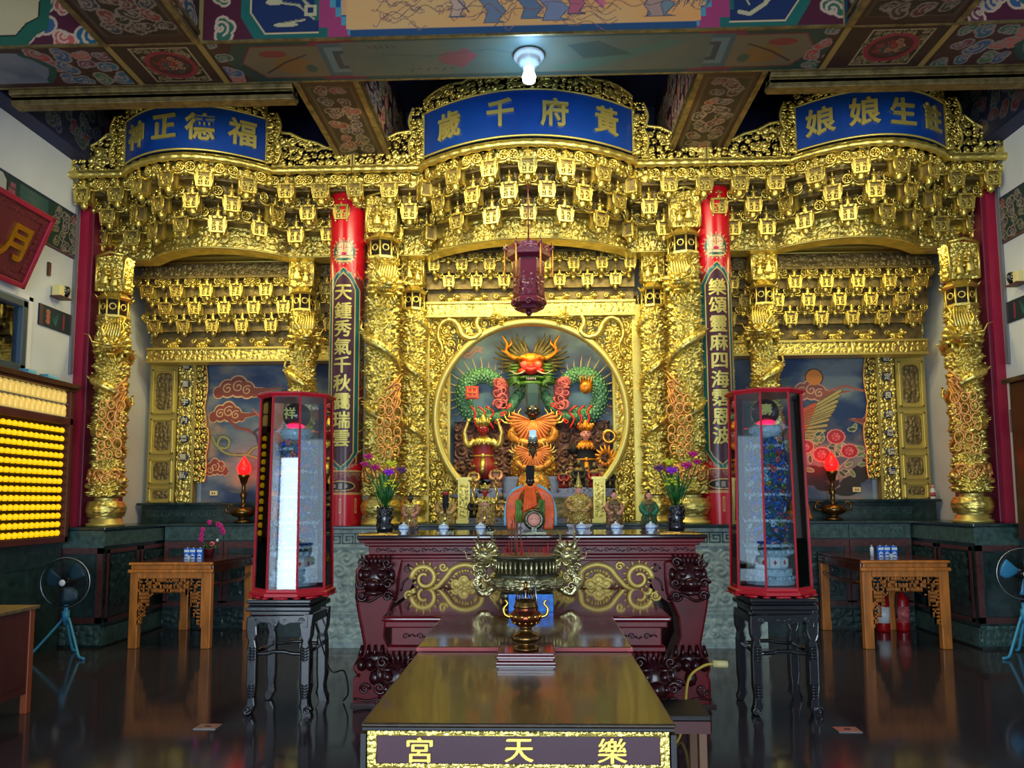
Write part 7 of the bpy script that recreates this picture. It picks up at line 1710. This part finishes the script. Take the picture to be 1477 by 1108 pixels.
# ---------------------------------------------------------------- honey wood side tables with fretwork
def side_table(label, x, y0, sx):
    W = .87; D = 1.24; H = .885; t = thing('side_table', label, 'table', (x, y0 + D / 2, 0)); a = W / 2; c = D / 2
    m = M(); m.box(-a + .01, a - .01, -c + .01, c - .01, H - .03, H); part('tabletop', m, WOODD2, t, bevel=.006)
    m = M(); m.box(-a - .005, a + .005, -c - .012, -c + .04, H - .03, H - .004); m.box(-a + .015, a - .015, -c + .005, -c + .04, H - .075, H - .03); m.box(-a - .012, a + .012, -c - .012, -c + .04, H - .11, H - .075); part('front_moulding', m, WOOD, t, bevel=.008)
    m = M()
    for q in (-1, 1): m.box(*sorted((q * a, q * (a - .03))), -c + .04, c, H - .12, H - .03)
    m.box(-a, a, c - .03, c, H - .12, H - .03); part('dark_rail', m, WOODD2, t, bevel=.006)
    for qx in (-1, 1):
        for qy in (-1, 1):
            m = M(); x0, x1 = sorted((qx * (a - .005), qx * (a - .10))); yy = sorted((qy * (c - .01), qy * (c - .085)))
            m.box(x0, x1, yy[0], yy[1], 0, H - .11)
            if qy > 0: m.box(x0 - .006, x1 + .006, yy[0] - .006, yy[1] + .006, .0, .11)
            part('leg', m, WOOD, t, bevel=.008)
        m = M(); m.tube([(qx * (a - .04), -c + .08, .66), (qx * (a - .04), -.3, .63), (qx * (a - .04), .3, .63), (qx * (a - .04), c - .08, .66)], .022, 6); part('stretcher', m, WOODD2, t, bevel=0)
    # fretwork apron: built of short bars on a grid, stepping down the legs
    z1 = H - .11; m = M(); m.box(-a + .1, a - .1, -c + .0, -c + .03, z1 - .055, z1); part('front_rail', m, WOOD, t, bevel=.004)
    m = M(); g = .036; y_0, y_1 = -c + .008, -c + .026; b = .006
    zt = z1 - .055; X0 = -a + .10; X1 = a - .10; N = int((X1 - X0) / g)
    def bar(xa, za, xb, zb): m.box(min(xa, xb) - b, max(xa, xb) + b, y_0, y_1, min(za, zb) - b, max(za, zb) + b)
    depth = lambda i: {0: 13, 1: 11, 2: 8, 3: 5, 4: 4}.get(min(i, N - 1 - i), 4)
    q = random.Random(6)
    for i in range(N):
        dpt = depth(i); xa = X0 + i * g
        for j in range(dpt):
            za = zt - j * g; mi = i if i < N / 2 else N - 1 - i; hh = h2(mi, j, 3)
            bar(xa, za, xa + g, za) if hh > .2 or j == 0 else None
            bar(xa, za, xa, za - g) if h2(mi, j, 5) > .35 else None
            if hh > .5: bar(xa + g * .5, za - g * .3, xa + g * .5, za - g)
            if j == dpt - 1: bar(xa, za - g, xa + g, za - g)
        m.box(xa - b, xa + b, y_0, y_1, zt - dpt * g, zt - max(0, min(depth(max(0, i - 1)), dpt) - 1) * g)
        if i: d0, d1 = sorted((depth(i - 1), dpt)); m.box(xa - b, xa + b, y_0, y_1, zt - d1 * g - b, zt - d0 * g)
    for e in (X0, X1): m.box(e - .008, e + .008, y_0, y_1 + .004, zt - 14 * g, zt)
    part('fretwork', m, WOOD, t)
    return t
WOODD2 = mat('dark_table_wood', (.28, .13, .10), .2, coat=.5)
side_table('honey coloured wooden table with fretwork apron, on the left behind the glass case', -3.75, 7.9, -1); side_table('honey coloured wooden table with fretwork apron, on the right behind the glass case', 3.78, 7.92, 1)
# ================================================================== SMALLER THINGS
# ceiling bulb
t = thing('ceiling_lamp', 'bare bright bluish bulb in a white porcelain ceiling holder under the painted beam', 'lamp', (.03, 6.12, 5.24))
m = M(); m.lathe([(.13, 0), (.13, -.02), (.10, -.035), (.085, -.05), (.09, -.07), (.05, -.085), (.045, -.12)][::-1], 28); part('holder', m, CERAM, t)
m = M(); m.lathe([(.02, -.11), (.045, -.15), (.058, -.19), (.05, -.225), (.02, -.245)][::-1], 20); part('bulb', m, BULB, t)
# ---- tea cups
for i, (x, y) in enumerate(((-.945, 5.80), (-.64, 5.80), (-.36, 5.80), (.40, 5.80), (.66, 5.80), (.92, 5.80))):
    nm = ['farthest left', 'second from the left', 'third from the left', 'third from the right', 'second from the right', 'farthest right'][i]
    t = thing('tea_cup', 'blue and white lidded tea cup on the altar edge, ' + nm, 'cup', (x, y, 1.25), 0, 'blue and white cups along the altar edge')
    m = M(); m.lathe([(.022, 0), (.024, .006), (.018, .014), (.034, .03), (.04, .05), (.038, .062)], 18); m.torus((0, 0, .045), .037, .004, 1, 18, 4, ax='z')
    for k in range(8): a = k * PI / 4; m.spiral((0, 0, 0), .01, 1.1, .002, 1, n=7, m_=3, T=TR(.0385 * math.cos(a), .0385 * math.sin(a), .04, rz=a + PI / 2))
    part('bowl', m, [CERAM, CERB], t)
    m = M(); m.lathe([(.04, .062), (.036, .07), (.02, .078), (.008, .082), (.01, .09), (.002, .094)], 16); m.torus((0, 0, .069), .034, .003, 1, 16, 4, ax='z'); part('lid', m, [CERAM, CERB], t)
# ---- flower vases on carved dark stands
def bouquet(label_v, label_b, x, y, sx):
    t = thing('carved_vase', label_v, 'vase', (x, y, 1.25)); m = M(); m.box(-.12, .12, -.09, .09, 0, .015); m.lathe([(.06, .015), (.065, .05), (.05, .08), (.055, .16), (.06, .2), (.05, .21)], 18)
    q = random.Random(2)
    for k in range(26): a = q.uniform(0, 6.28); z = q.uniform(.03, .19); m.spiral((0, 0, 0), .026, 1.3, .008, n=9, m_=4, T=TR(.056 * math.cos(a), .056 * math.sin(a), z, rz=a + PI / 2))
    part('carved_body', m, LACQB, t)
    b = thing('flower_bouquet', label_b, 'flowers', (x, y, 1.45)); q = random.Random(5)
    for k in range(26):
        a = q.uniform(0, 6.28); L = q.uniform(.16, .32); sp_ = q.uniform(.05, .16); w_ = q.uniform(.012, .022); d = np.array([math.cos(a), math.sin(a) * .6, 0]); n_ = np.array([-math.sin(a), math.cos(a), 0]); P = []
        for t_ in np.linspace(0, 1, 7):
            c = d * sp_ * t_ ** 1.3 * 1.2 + np.array([0, 0, L * (t_ - .25 * t_ * t_ * (k % 2))]); ww = w_ * math.sin(PI * min(1, t_ * .9 + .1)); P.append([c - n_ * ww, c + np.array([0, 0, -.004]), c + n_ * ww])
        m = M(); m.grid(np.array(P)); part('leaf', m, LEAF if k % 3 else LEAFL, b, solid=.0015)
    def bloom(c, R, mt, n=12, nm='bloom'):
        m = M(); m.ell(c, (R * .4,) * 3, 0, 7)
        for k in range(n):
            a = k * 2.4; e = .2 + .8 * (k / n); d = np.array([math.cos(a) * math.cos(e), math.sin(a) * math.cos(e), math.sin(e)]); c_ = np.array(c); m.tube([c_, c_ + d * R * .6, c_ + d * R], [R * .1, R * .2, R * .06], 4)
        part(nm, m, mt, b)
        m = M(); m.tube([(c[0] * .2, c[1] * .2, 0), c], .004, 4); part('stem', m, LEAF, b)
    bloom((sx * .04, -.06, .27), .05, PURPF, 16); bloom((-sx * .08, -.03, .31), .05, PINKF); bloom((sx * .13, -.02, .29), .05, mat('dusty_purple_petals', (.40, .18, .42), .5)); bloom((sx * .05, -.02, .34), .05, YELF, 10)
    bloom((-sx * .14, .0, .40), .045, PINKF); bloom((-sx * .17, .0, .34), .04, PINKF)
    for k in range(7): bloom((sx * (.02 + .025 * (k % 4)), -.09, .17 + .02 * (k % 3)), .018, YELF, 6, 'small_bloom')
bouquet('carved black vase on the left end of the altar table', 'bouquet with purple, yellow and magenta flowers in the left altar vase', -1.13, 6.0, 1)
bouquet('carved black vase on the right end of the altar table', 'bouquet with purple, yellow and magenta flowers in the right altar vase', 1.15, 6.0, -1)
for sx in (-1, 1):
    t = thing('brass_tray', 'thin brass tray under the vase at the %s end of the altar' % ('left' if sx < 0 else 'right'), 'tray', (sx * 1.14, 5.85, 1.25)); m = M(); m.box(-.15, .15, -.05, .04, 0, .008); m.tube([(-.15, -.05, .008), (.15, -.05, .008)], .006, 5); part('plate', m, BRASS, t)
# ---- oil lamps with red flame glass in the side bays, on small brass censers
def oil_lamp(x, y, sd):
    t = thing('red_flame_lamp', 'lit red flame-shaped lamp on a brass stem in the %s bay' % sd, 'lamp', (x, y, 1.25))
    m = M(); m.lathe([(.10, 0), (.11, .02), (.06, .04), (.05, .06), (.13, .09), (.15, .13), (.13, .17), (.09, .19)], 20); part('brass_bowl', m, BRASSD, t)
    for s_ in (-1, 1): m = M(); m.tube(sp([(s_ * .13, 0, .12), (s_ * .2, 0, .13), (s_ * .21, 0, .18), (s_ * .17, 0, .22)], 4), .014, 6); m.spiral((s_ * .17, 0, .2), .035, 1.2, .01); part('handle', m, BRASSD, t)
    m = M(); m.lathe([(.05, .19), (.03, .22), (.025, .30), (.045, .34), (.025, .38), (.022, .46), (.04, .5), (.055, .55), (.07, .58), (.06, .6)], 16); part('stem', m, BRASSD, t)
    m = M(); m.lathe([(.05, .6), (.075, .64), (.078, .68), (.06, .73), (.035, .77), (.006, .82)], 20, lobes=6, la=.06); part('flame_glass', m, REDGLOW, t)
    m = M(); m.lathe([(.042, .58), (.044, .62)], 10); part('collar', m, BRASS, t)
oil_lamp(-3.57, 9.36, 'left'); oil_lamp(3.63, 9.36, 'right')
light('red_lamp_glow', 'POINT', (-3.57, 9.15, 1.95), (0, 0, 0), .8, (1, .05, .03), .06); light('red_lamp_glow', 'POINT', (3.63, 9.15, 1.95), (0, 0, 0), .8, (1, .05, .03), .06)
for sx in (-1, 1):
    t = thing('wall_socket', 'cream socket plate low on the painted panel of the %s bay' % ('left' if sx < 0 else 'right'), 'socket', (sx * 4.05 if sx < 0 else 4.02, 9.61, 1.62)); m = M(); m.box(-.05, .05, -.012, .0, -.03, .03); part('plate', m, CREAM, t, bevel=.004); m = M(); m.box(-.02, -.008, -.015, -.011, -.01, .01); m.box(.008, .02, -.015, -.011, -.01, .01); part('slots', m, BLACKP, t)
t = thing('small_bottle', 'small white bottle with pink label at the right end of the right stone step', 'bottle', (4.9, 9.52, 1.5)); m = M(); m.lathe([(.028, 0), (.03, .01), (.03, .1), (.018, .125), (.016, .14)], 16); part('body', m, WHITE, t); m = M(); m.lathe([(.031, .03), (.031, .08)], 16); part('label', m, DRP, t); m = M(); m.lathe([(.02, .14), (.02, .17)], 12); part('cap', m, FACEP, t)
# dark rocks and gold animal in the bays (feet of the side altars, beside the lamps)
def guardian(label, x, y, z, s, mt, rz):
    t = thing('guardian_statue', label, 'statue', (x, y, z), rz); m = M(); P_ = TR(s=s)
    m.ell((0, 0, .2), (.12, .1, .14), 0, 12, P_); m.ell((0, -.06, .36), (.08, .08, .08), 0, 12, P_); m.ell((0, -.14, .34), (.04, .05, .035), 0, 8, P_)
    for sx in (-1, 1): m.tube([(sx * .07, -.08, .26), (sx * .08, -.12, .12), (sx * .08, -.16, .02)], [.045 * 1, .03, .035], 8, 0, P_); m.ell((sx * .1, .02, .08), (.06, .1, .07), 0, 9, P_); m.ell((sx * .06, -.04, .44), (.02, .02, .03), 0, 6, P_)
    for k in range(10): a = k * .6; m.spiral((.08 * math.cos(a), -.04, .37 + .08 * math.sin(a)), .025, 1.2, .01, T=P_)
    m.ell((0, 0, .02), (.16, .18, .03), 0, 12, P_); part('carved_body', m, mt, t)
guardian('gilded crouching guardian beast beside the red lamp, behind the right glass case', 3.2, 9.355, 1.25, .85, DRO, .5); guardian('gilded crouching guardian beast beside the red lamp, behind the left glass case', -3.14, 9.355, 1.25, .85, DRO, -.5)
# ---- drink cartons and cups on the side tables
def carton(label, x, y, z, rz=0):
    t = thing('drink_carton', label, 'carton', (x, y, z), rz, 'blue drink cartons'); m = M(); m.box(-.03, .03, -.02, .02, 0, .12); part('box', m, CARTB, t, bevel=.003)
    m = M(); m.box(-.028, .028, -.0215, -.02, .08, .105); m.ell((0, -.021, .035), (.022, .002, .03), 0, 10); m.box(-.028, .028, -.0215, -.02, .004, .012); part('white_print', m, CARTW, t)
    m = M(); m.box(-.02, .02, -.023, -.021, .055, .06); m.box(-.016, .016, -.023, -.021, .025, .04); part('blue_print', m, CERB, t); m = M(); m.lathe([(.008, .12), (.008, .128)], 8); part('cap', m, CARTW, t)
for i, x in enumerate((-3.75, -3.685, -3.61)): carton('blue and white drink carton on the left side table, ' + ['leftmost of three', 'middle of three', 'rightmost of three'][i], x, 8.28, .885)
for i, x in enumerate((3.70, 3.765, 3.84)): carton('blue and white drink carton on the right side table, ' + ['leftmost of three', 'middle of three', 'rightmost of three'][i], x, 8.3, .885)
for x, sd in ((-3.70, 'left'), (3.77, 'right')):
    t = thing('small_cup', 'tiny white cup in front of the cartons on the %s side table' % sd, 'cup', (x, 8.2, .885)); m = M(); m.lathe([(.014, 0), (.012, .008), (.024, .03), (.026, .045), (.023, .045)], 14); part('bowl', m, CERAM, t); m = M(); m.torus((0, 0, .04), .025, .003, 0, 12, 4, ax='z'); part('rim', m, CERB, t)
t = thing('salt_shaker', 'small clear shaker left of the cartons on the right side table', 'shaker', (3.63, 8.34, .885)); m = M(); m.lathe([(.018, 0), (.02, .09), (.014, .11)], 12); part('body', m, CERAM, t); m = M(); m.lathe([(.014, .11), (.01, .13)], 10); part('cap', m, STEEL, t)
# orchid
t = thing('orchid_pot', 'small pot with magenta orchid spray and a pink rose on the left side table', 'plant', (-3.66, 8.62, .885))
m = M(); m.lathe([(.045, 0), (.06, .09), (.065, .1)], 16); part('pot', m, mat('dark_red_pot', (.38, .10, .14), .4), t)
m = M(); m.tube(sp([(0, 0, .08), (-.08, 0, .2), (-.07, 0, .32), (.02, 0, .40), (.12, 0, .38), (.17, 0, .30)], 5), .004, 5); part('stem', m, LEAF, t)
for k, (x, z) in enumerate(((-.09, .2), (-.085, .25), (-.075, .31), (.0, .39), (.1, .37), (.13, .35), (.15, .31), (.16, .28))):
    m = M()
    for q in range(5): a = q * 1.257 + k; m.ell((x + .018 * math.cos(a), -.012, z + .018 * math.sin(a)), (.016, .006, .016), 0, 6)
    m.ell((x, -.02, z), (.007,) * 3, 0, 5); part('bloom', m, PINKF, t)
m = M()
for q in range(9): a = q * 2.4; m.ell((.045 + .02 * math.cos(a) * q / 9, -.03, .15 + .02 * math.sin(a) * q / 9), (.018, .014, .018), 0, 6)
part('rose', m, ROSEF, t)
for k in range(6): a = k * 1.05; m = M(); m.grid(np.array([[[.0, 0, .09], [.01 * math.sin(a), .01, .09]], [[.06 * math.cos(a), -.03, .13], [.06 * math.cos(a) + .02, .0, .14]], [[.1 * math.cos(a), -.05, .10 + .03 * math.sin(a)], [.1 * math.cos(a) + .005, -.045, .11]]])); part('leaf', m, LEAF, t, solid=.002)
m = M(); m.ell((.10, -.02, .19), (.018, .01, .018), 0, 7); part('white_flower', m, WHITE, t)
# ---- pedestal fans
def fan(label, x, y, rz, h=.72, R=.24):
    t = thing('pedestal_fan', label, 'fan', (x, y, 0), rz)
    for k, a in enumerate((-.35, PI + .35, PI / 2)):
        m = M(); dx, dy = math.cos(a), math.sin(a) if k < 2 else 1; P = sp([(0, 0, .42), (dx * .05, dy * .02, .33), (dx * .21, dy * .12 - (.1 if k < 2 else 0), .09), (dx * .27, dy * .16 - (.14 if k < 2 else 0), .025), (dx * .34, dy * .2 - (.16 if k < 2 else 0), .015)], 4); m.tube(P, .013, 7); part('leg', m, CYAN, t)
    m = M(); m.lathe([(.02, .3), (.02, .50)], 12); m.lathe([(.034, .34), (.034, .44)], 12); part('pole', m, CYAN, t)
    m = M(); m.ell((0, .05, h), (.055, .09, .055), 0, 14); m.tube([(0, .02, .50), (0, .03, h - .03)], .015, 8); part('motor', m, LACQB, t)
    cage = M()
    for y_, r_ in ((-.07, R * .97), (-.035, R), (.0, R * .97)): cage.torus((0, y_, h), r_, .004, 0, 48, 5)
    for k in range(60):
        a = k * PI / 30; c_, s_ = math.cos(a), math.sin(a); cage.tube([(.035 * c_, -.085, h + .035 * s_), (R * .6 * c_, -.08, h + R * .6 * s_), (R * c_, -.035, h + R * s_)], .0014, 3)
        if k % 2: cage.tube([(.05 * c_, .02, h + .05 * s_), (R * .7 * c_, .012, h + R * .7 * s_), (R * c_, -.035, h + R * s_)], .0014, 3)
    part('cage', cage, mat('dark_wire', (.16, .20, .24), .4, .6) if 'dark_wire' not in MATS else MATS['dark_wire'], t)
    m = M(); m.torus((0, -.035, h), R + .002, .005, 0, 48, 6); part('rim', m, STEEL, t)
    for k in range(3):
        a = k * 2 * PI / 3 + .5; P = []
        for u in np.linspace(.2, .85, 7): P.append([(R * u * math.cos(a + v), -.03 + .03 * v, h + R * u * math.sin(a + v)) for v in np.linspace(-.2, .65 * math.sin(u * 3) + .25, 6)])
        m = M(); m.grid(np.array(P)); part('blade', m, CYAN if 'right' in label else mat('grey_blue_blade', (.14, .28, .34), .4) if 'grey_blue_blade' not in MATS else MATS['grey_blue_blade'], t, solid=.003)
    m = M(); m.ell((0, -.09, h), (.032, .012, .032), 0, 14); part('hub_badge', m, WHITE, t)
fan('pedestal fan with dark cage and pale blue legs, left, before the stone counter', -4.62, 7.55, .05); fan('pedestal fan with pale blue blades and legs, at the right edge before the stone counter', 4.74, 7.62, -.1, .78)
# ---- desk at the left edge
t = thing('wooden_desk', 'red-brown wooden desk with thin stone top at the left edge of the picture', 'desk', (-4.1, 4.85, 0))
m = M(); m.box(-.5, .52, -.75, .72, .735, .76); part('top', m, mat('stone_desk_top', (.42, .34, .24), .4, var=.2, vscale=20), t, bevel=.004)
m = M(); m.box(-.48, .49, -.73, .69, .14, .735); part('body', m, WOODR, t)
for y_ in (-.72, .67):
    for x_ in (-.47, .48): m = M(); m.box(x_ - .03, x_ + .02, y_ - .025, y_ + .025, 0, .735); part('leg', m, mat('orange_brown_edge', (.55, .26, .14), .4) if 'orange_brown_edge' not in MATS else MATS['orange_brown_edge'], t, bevel=.004)
m = M(); m.box(.49, .498, -.66, .6, .2, .68); part('side_panel', m, WOODR, t, bevel=.003)
# ---- votive lamp cabinet on the left wall
def cabinet():
    y0, y1 = 6.55, 7.86; t = thing('votive_cabinet', 'wall cabinet with rows of tiny lit golden votive lamps on the left wall', 'cabinet', (-4.97, y0, 1.1)); H = 1.6; L = y1 - y0
    m = M(); m.box(-.02, .03, 0, L, 0, H); part('back_panel', m, SHELFY, t)
    for a in ((0, .0, .05), (0, L - .05, L)): m = M(); m.box(-.02, .14, a[1], a[2], 0, H); part('side_panel', m, WOODR, t, bevel=.004)
    m = M(); m.box(-.02, .14, 0, L, 0, .06); part('bottom_rail', m, WOODR, t, bevel=.004)
    m = M(); m.box(-.02, .19, -.02, L + .04, H, H + .05); m.box(-.02, .16, -.01, L + .02, H - .03, H); part('cornice', m, WOODD, t, bevel=.006)
    m = M(); m.box(-.02, .14, 0, L, 1.22, 1.29); part('middle_rail', m, WOODR, t, bevel=.004)
    lm = M(); lm.lathe([(.018, 0), (.022, .012), (.028, .016), (.028, .038), (.02, .05), (.010, .057), (.002, .06)], 8); LM = mesh('votive_lamp', lm, VOTY)
    bm_ = M(); bm_.lathe([(.026, 0), (.034, .03), (.030, .07), (.034, .10), (.02, .125), (.004, .13)], 8); BMm = mesh('votive_lamp', bm_, VOTW)
    n = 13; dz = 1.15 / n
    for r in range(n):
        z = .07 + r * dz; m = M(); m.box(0, .12, .05, L - .05, z - .01, z); part('shelf', m, SHELFY, t)
        for k in range(15): part('votive_lamp', LM, None, t, (.085, .09 + k * .08, z))
    for r in range(2):
        z = 1.30 + r * .14
        for k in range(15): part('votive_lamp', BMm, None, t, (.085, .09 + k * .08, z), label='taller pale votive lamp' )
        m = M(); m.box(0, .12, .05, L - .05, z - .01, z); part('shelf', m, GREYP, t)
cabinet()
for i, (y, w_) in enumerate(((7.18, .12), (7.5, .16))): t = thing('blue_box', 'pale blue box lying on top of the votive cabinet, ' + ['nearer the window', 'nearer the pillar'][i], 'box', (-4.88, y, 2.75)); m = M(); m.box(-.05, .05, -w_ / 2, w_ / 2, 0, .05); part('box', m, ROBEB, t, bevel=.004); m = M(); m.box(-.05, .051, -w_ / 2, w_ / 2, .035, .04); part('lid_line', m, WHITE, t)
# big leaning board high on the left wall
t = thing('name_board', 'large maroon board with gold lettering leaning out from the left wall above the window', 'board', (-4.97, 6.02, 3.6)); ang = math.radians(22)
t.rotation_euler = (0, ang, 0)
m = M(); m.box(0, .04, 0, 1.1, 0, .76); part('board', m, MAROONP, t)
m = M(); m.box(0, .065, 0, 1.1, 0, .05); m.box(0, .065, 0, 1.1, .71, .76); m.box(0, .065, 1.05, 1.1, 0, .76); m.box(0, .065, 0, .05, 0, .8); part('frame', m, LACQT if False else MAG, t, bevel=.008)
P, k = relief(1.0, .07, .009, .012, .05, 3); Q = P.copy(); 
for z in (.06, .64): Q = np.stack([.042 - P[..., 1], .05 + P[..., 0], z + P[..., 2]], -1); m = M(); m.grid(Q); part('carved_border', m, MAROONP, t)
P, k = relief(.66, .07, .009, .012, .05, 4); m = M(); m.grid(np.stack([.042 - P[..., 1], .97 + P[..., 2], .07 + P[..., 0]], -1)); part('carved_border', m, MAROONP, t)
m = M(); m.merge(glyph('月', .06, .03), TR(.045, .74, .38, rz=PI / 2, s=.36)); part('character', m, BRASS, t)
# security cameras and small wall plates
for sx in (-1, 1):
    sd = 'left' if sx < 0 else 'right'
    t = thing('emergency_light', 'small round ring light on a shelf bracket high on the %s wall' % sd, 'lamp', (sx * 4.99, 7.68, 3.66)); 
    m = M(); m.box(*sorted((0, -sx * .12)), -.06, .12, -.01, .005); part('bracket', m, WOODR, t)
    m = M(); m.box(*sorted((-sx * .01, -sx * .10)), -.05, .03, .005, .12); part('housing', m, CREAM, t, bevel=.008)
    m = M(); m.lathe([(.062, 0), (.062, .03), (.055, .035)], 20, T=TR(-sx * .085, .09, .075, rx=PI / 2 + .0, rz=sx * .5)); part('ring_head', m, LACQB, t)
    m = M()
    for k in range(8): a = k * PI / 4; m.ell((.04 * math.cos(a), .04 * math.sin(a), .037), (.008, .008, .004), 0, 6, TR(-sx * .085, .09, .075, rx=PI / 2, rz=sx * .5))
    part('diodes', m, WHITE, t)
m = M(); m.box(0, .02, 0, .04, 0, .14); solo('wall_plate', m, WOODR, 'small brown plate above the ring light on the left wall', 'plate', (-4.997, 7.56, 3.86))
m = M(); m.box(0, .03, 0, .05, 0, .24); solo('wall_switch', m, GREYP, 'narrow grey vertical switch between the votive cabinet and the left pillar', 'switch', (-4.997, 7.98, 2.18), bevel=.004)
m = M(); m.box(-.03, 0, 0, .05, 0, .24); solo('wall_switch', m, GREYP, 'narrow grey vertical switch beside the right pillar', 'switch', (4.997, 7.98, 2.18), bevel=.004)
# window-like cabinet edge on the right wall
t = thing('notice_cabinet', 'dark framed cabinet at the right edge on the right wall', 'cabinet', (4.98, 6.6, 1.1)); m = M(); m.box(-.15, 0, 0, 1.18, 0, 1.55); part('body', m, WOODD, t, bevel=.006); m = M(); m.box(-.2, 0, -.02, 1.22, 1.55, 1.6); part('cornice', m, LACQB, t, bevel=.006)
# fire extinguishers by the rear leg of the right table
for i, (x, y, mt) in enumerate(((4.0, 9.0, EXTR), (4.24, 9.04, EXTR))):
    t = thing('fire_extinguisher', ['red and white fire extinguisher under the right side table, by its rear leg', 'darker red fire extinguisher under the right side table, nearer the wall'][i], 'extinguisher', (x, y, 0)); m = M(); m.lathe([(.07, 0), (.075, .02), (.075, .34), (.05, .40), (.022, .43), (.022, .46)], 18); part('cylinder', m, mt, t)
    m = M(); m.lathe([(.0765, .10), (.0765, .28)], 18); part('label', m, WHITE if i == 0 else DRP, t)
    m = M(); m.box(-.02, .02, -.06, .03, .46, .475); m.box(-.02, .02, -.07, .02, .49, .5); m.tube(sp([(0, .0, .45), (-.06, -.03, .44), (-.085, -.04, .3), (-.08, -.04, .15)], 4), .01, 6); part('valve_and_hose', m, BLACKP, t)
# small wooden stool behind the front table, cable and plug
t = thing('low_stool', 'low wooden stool with dark cushion just right of the front table', 'stool', (.76, 4.1, 0)); m = M(); m.box(-.17, .17, -.16, .16, .40, .43); part('cushion', m, BLACKP, t, bevel=.008); m = M(); m.box(-.165, .165, -.155, .155, .34, .40); part('apron', m, WOODS, t) if 'WOODS' in globals() else part('apron', m, WOODR, t)
for a in (-1, 1):
    for b in (-1, 1): m = M(); m.box(*sorted((a * .15, a * .11)), *sorted((b * .14, b * .10)), 0, .36); part('leg', m, mat('pale_worn_wood', (.50, .36, .26), .6) if 'pale_worn_wood' not in MATS else MATS['pale_worn_wood'], t, bevel=.004)
t = thing('yellow_cable', 'yellow power cable with a pale plug hanging beside the right altar leg', 'cable', (1.1, 5.3, 0)); m = M(); m.tube(sp([(-.22, -.5, .012), (-.14, -.3, .02), (-.08, -.15, .12), (-.02, 0, .3), (.08, .02, .38), (.17, .04, .395)], 8), .009, 7); part('cord', m, YELLOWC, t); m = M(); m.tube([(.15, .04, .393), (.25, .04, .39)], .024, 10); part('plug', m, CREAM, t)
t = thing('black_cable', 'thin black cable hanging between the left stand and the altar leg', 'cable', (-1.5, 5.6, 0)); m = M(); m.tube(sp([(-.12, .2, .62), (-.03, .15, .4), (.06, .05, .27), (.14, .1, .26), (.16, .15, .1), (.1, .25, .01)], 8), .006, 6); part('cord', m, BLACKP, t)
# floor socket plates
for i, (x, y) in enumerate(((-2.15, 5.2), (2.08, 5.2))): t = thing('floor_plate', 'square steel floor socket plate beside the %s stand' % ('left' if i == 0 else 'right'), 'plate', (x, y, 0)); m = M(); m.box(-.075, .075, -.06, .06, 0, .006); part('plate', m, STEEL, t, bevel=.002); m = M(); m.box(-.02, .02, -.008, .008, .006, .009); part('catch', m, BLACKP, t)
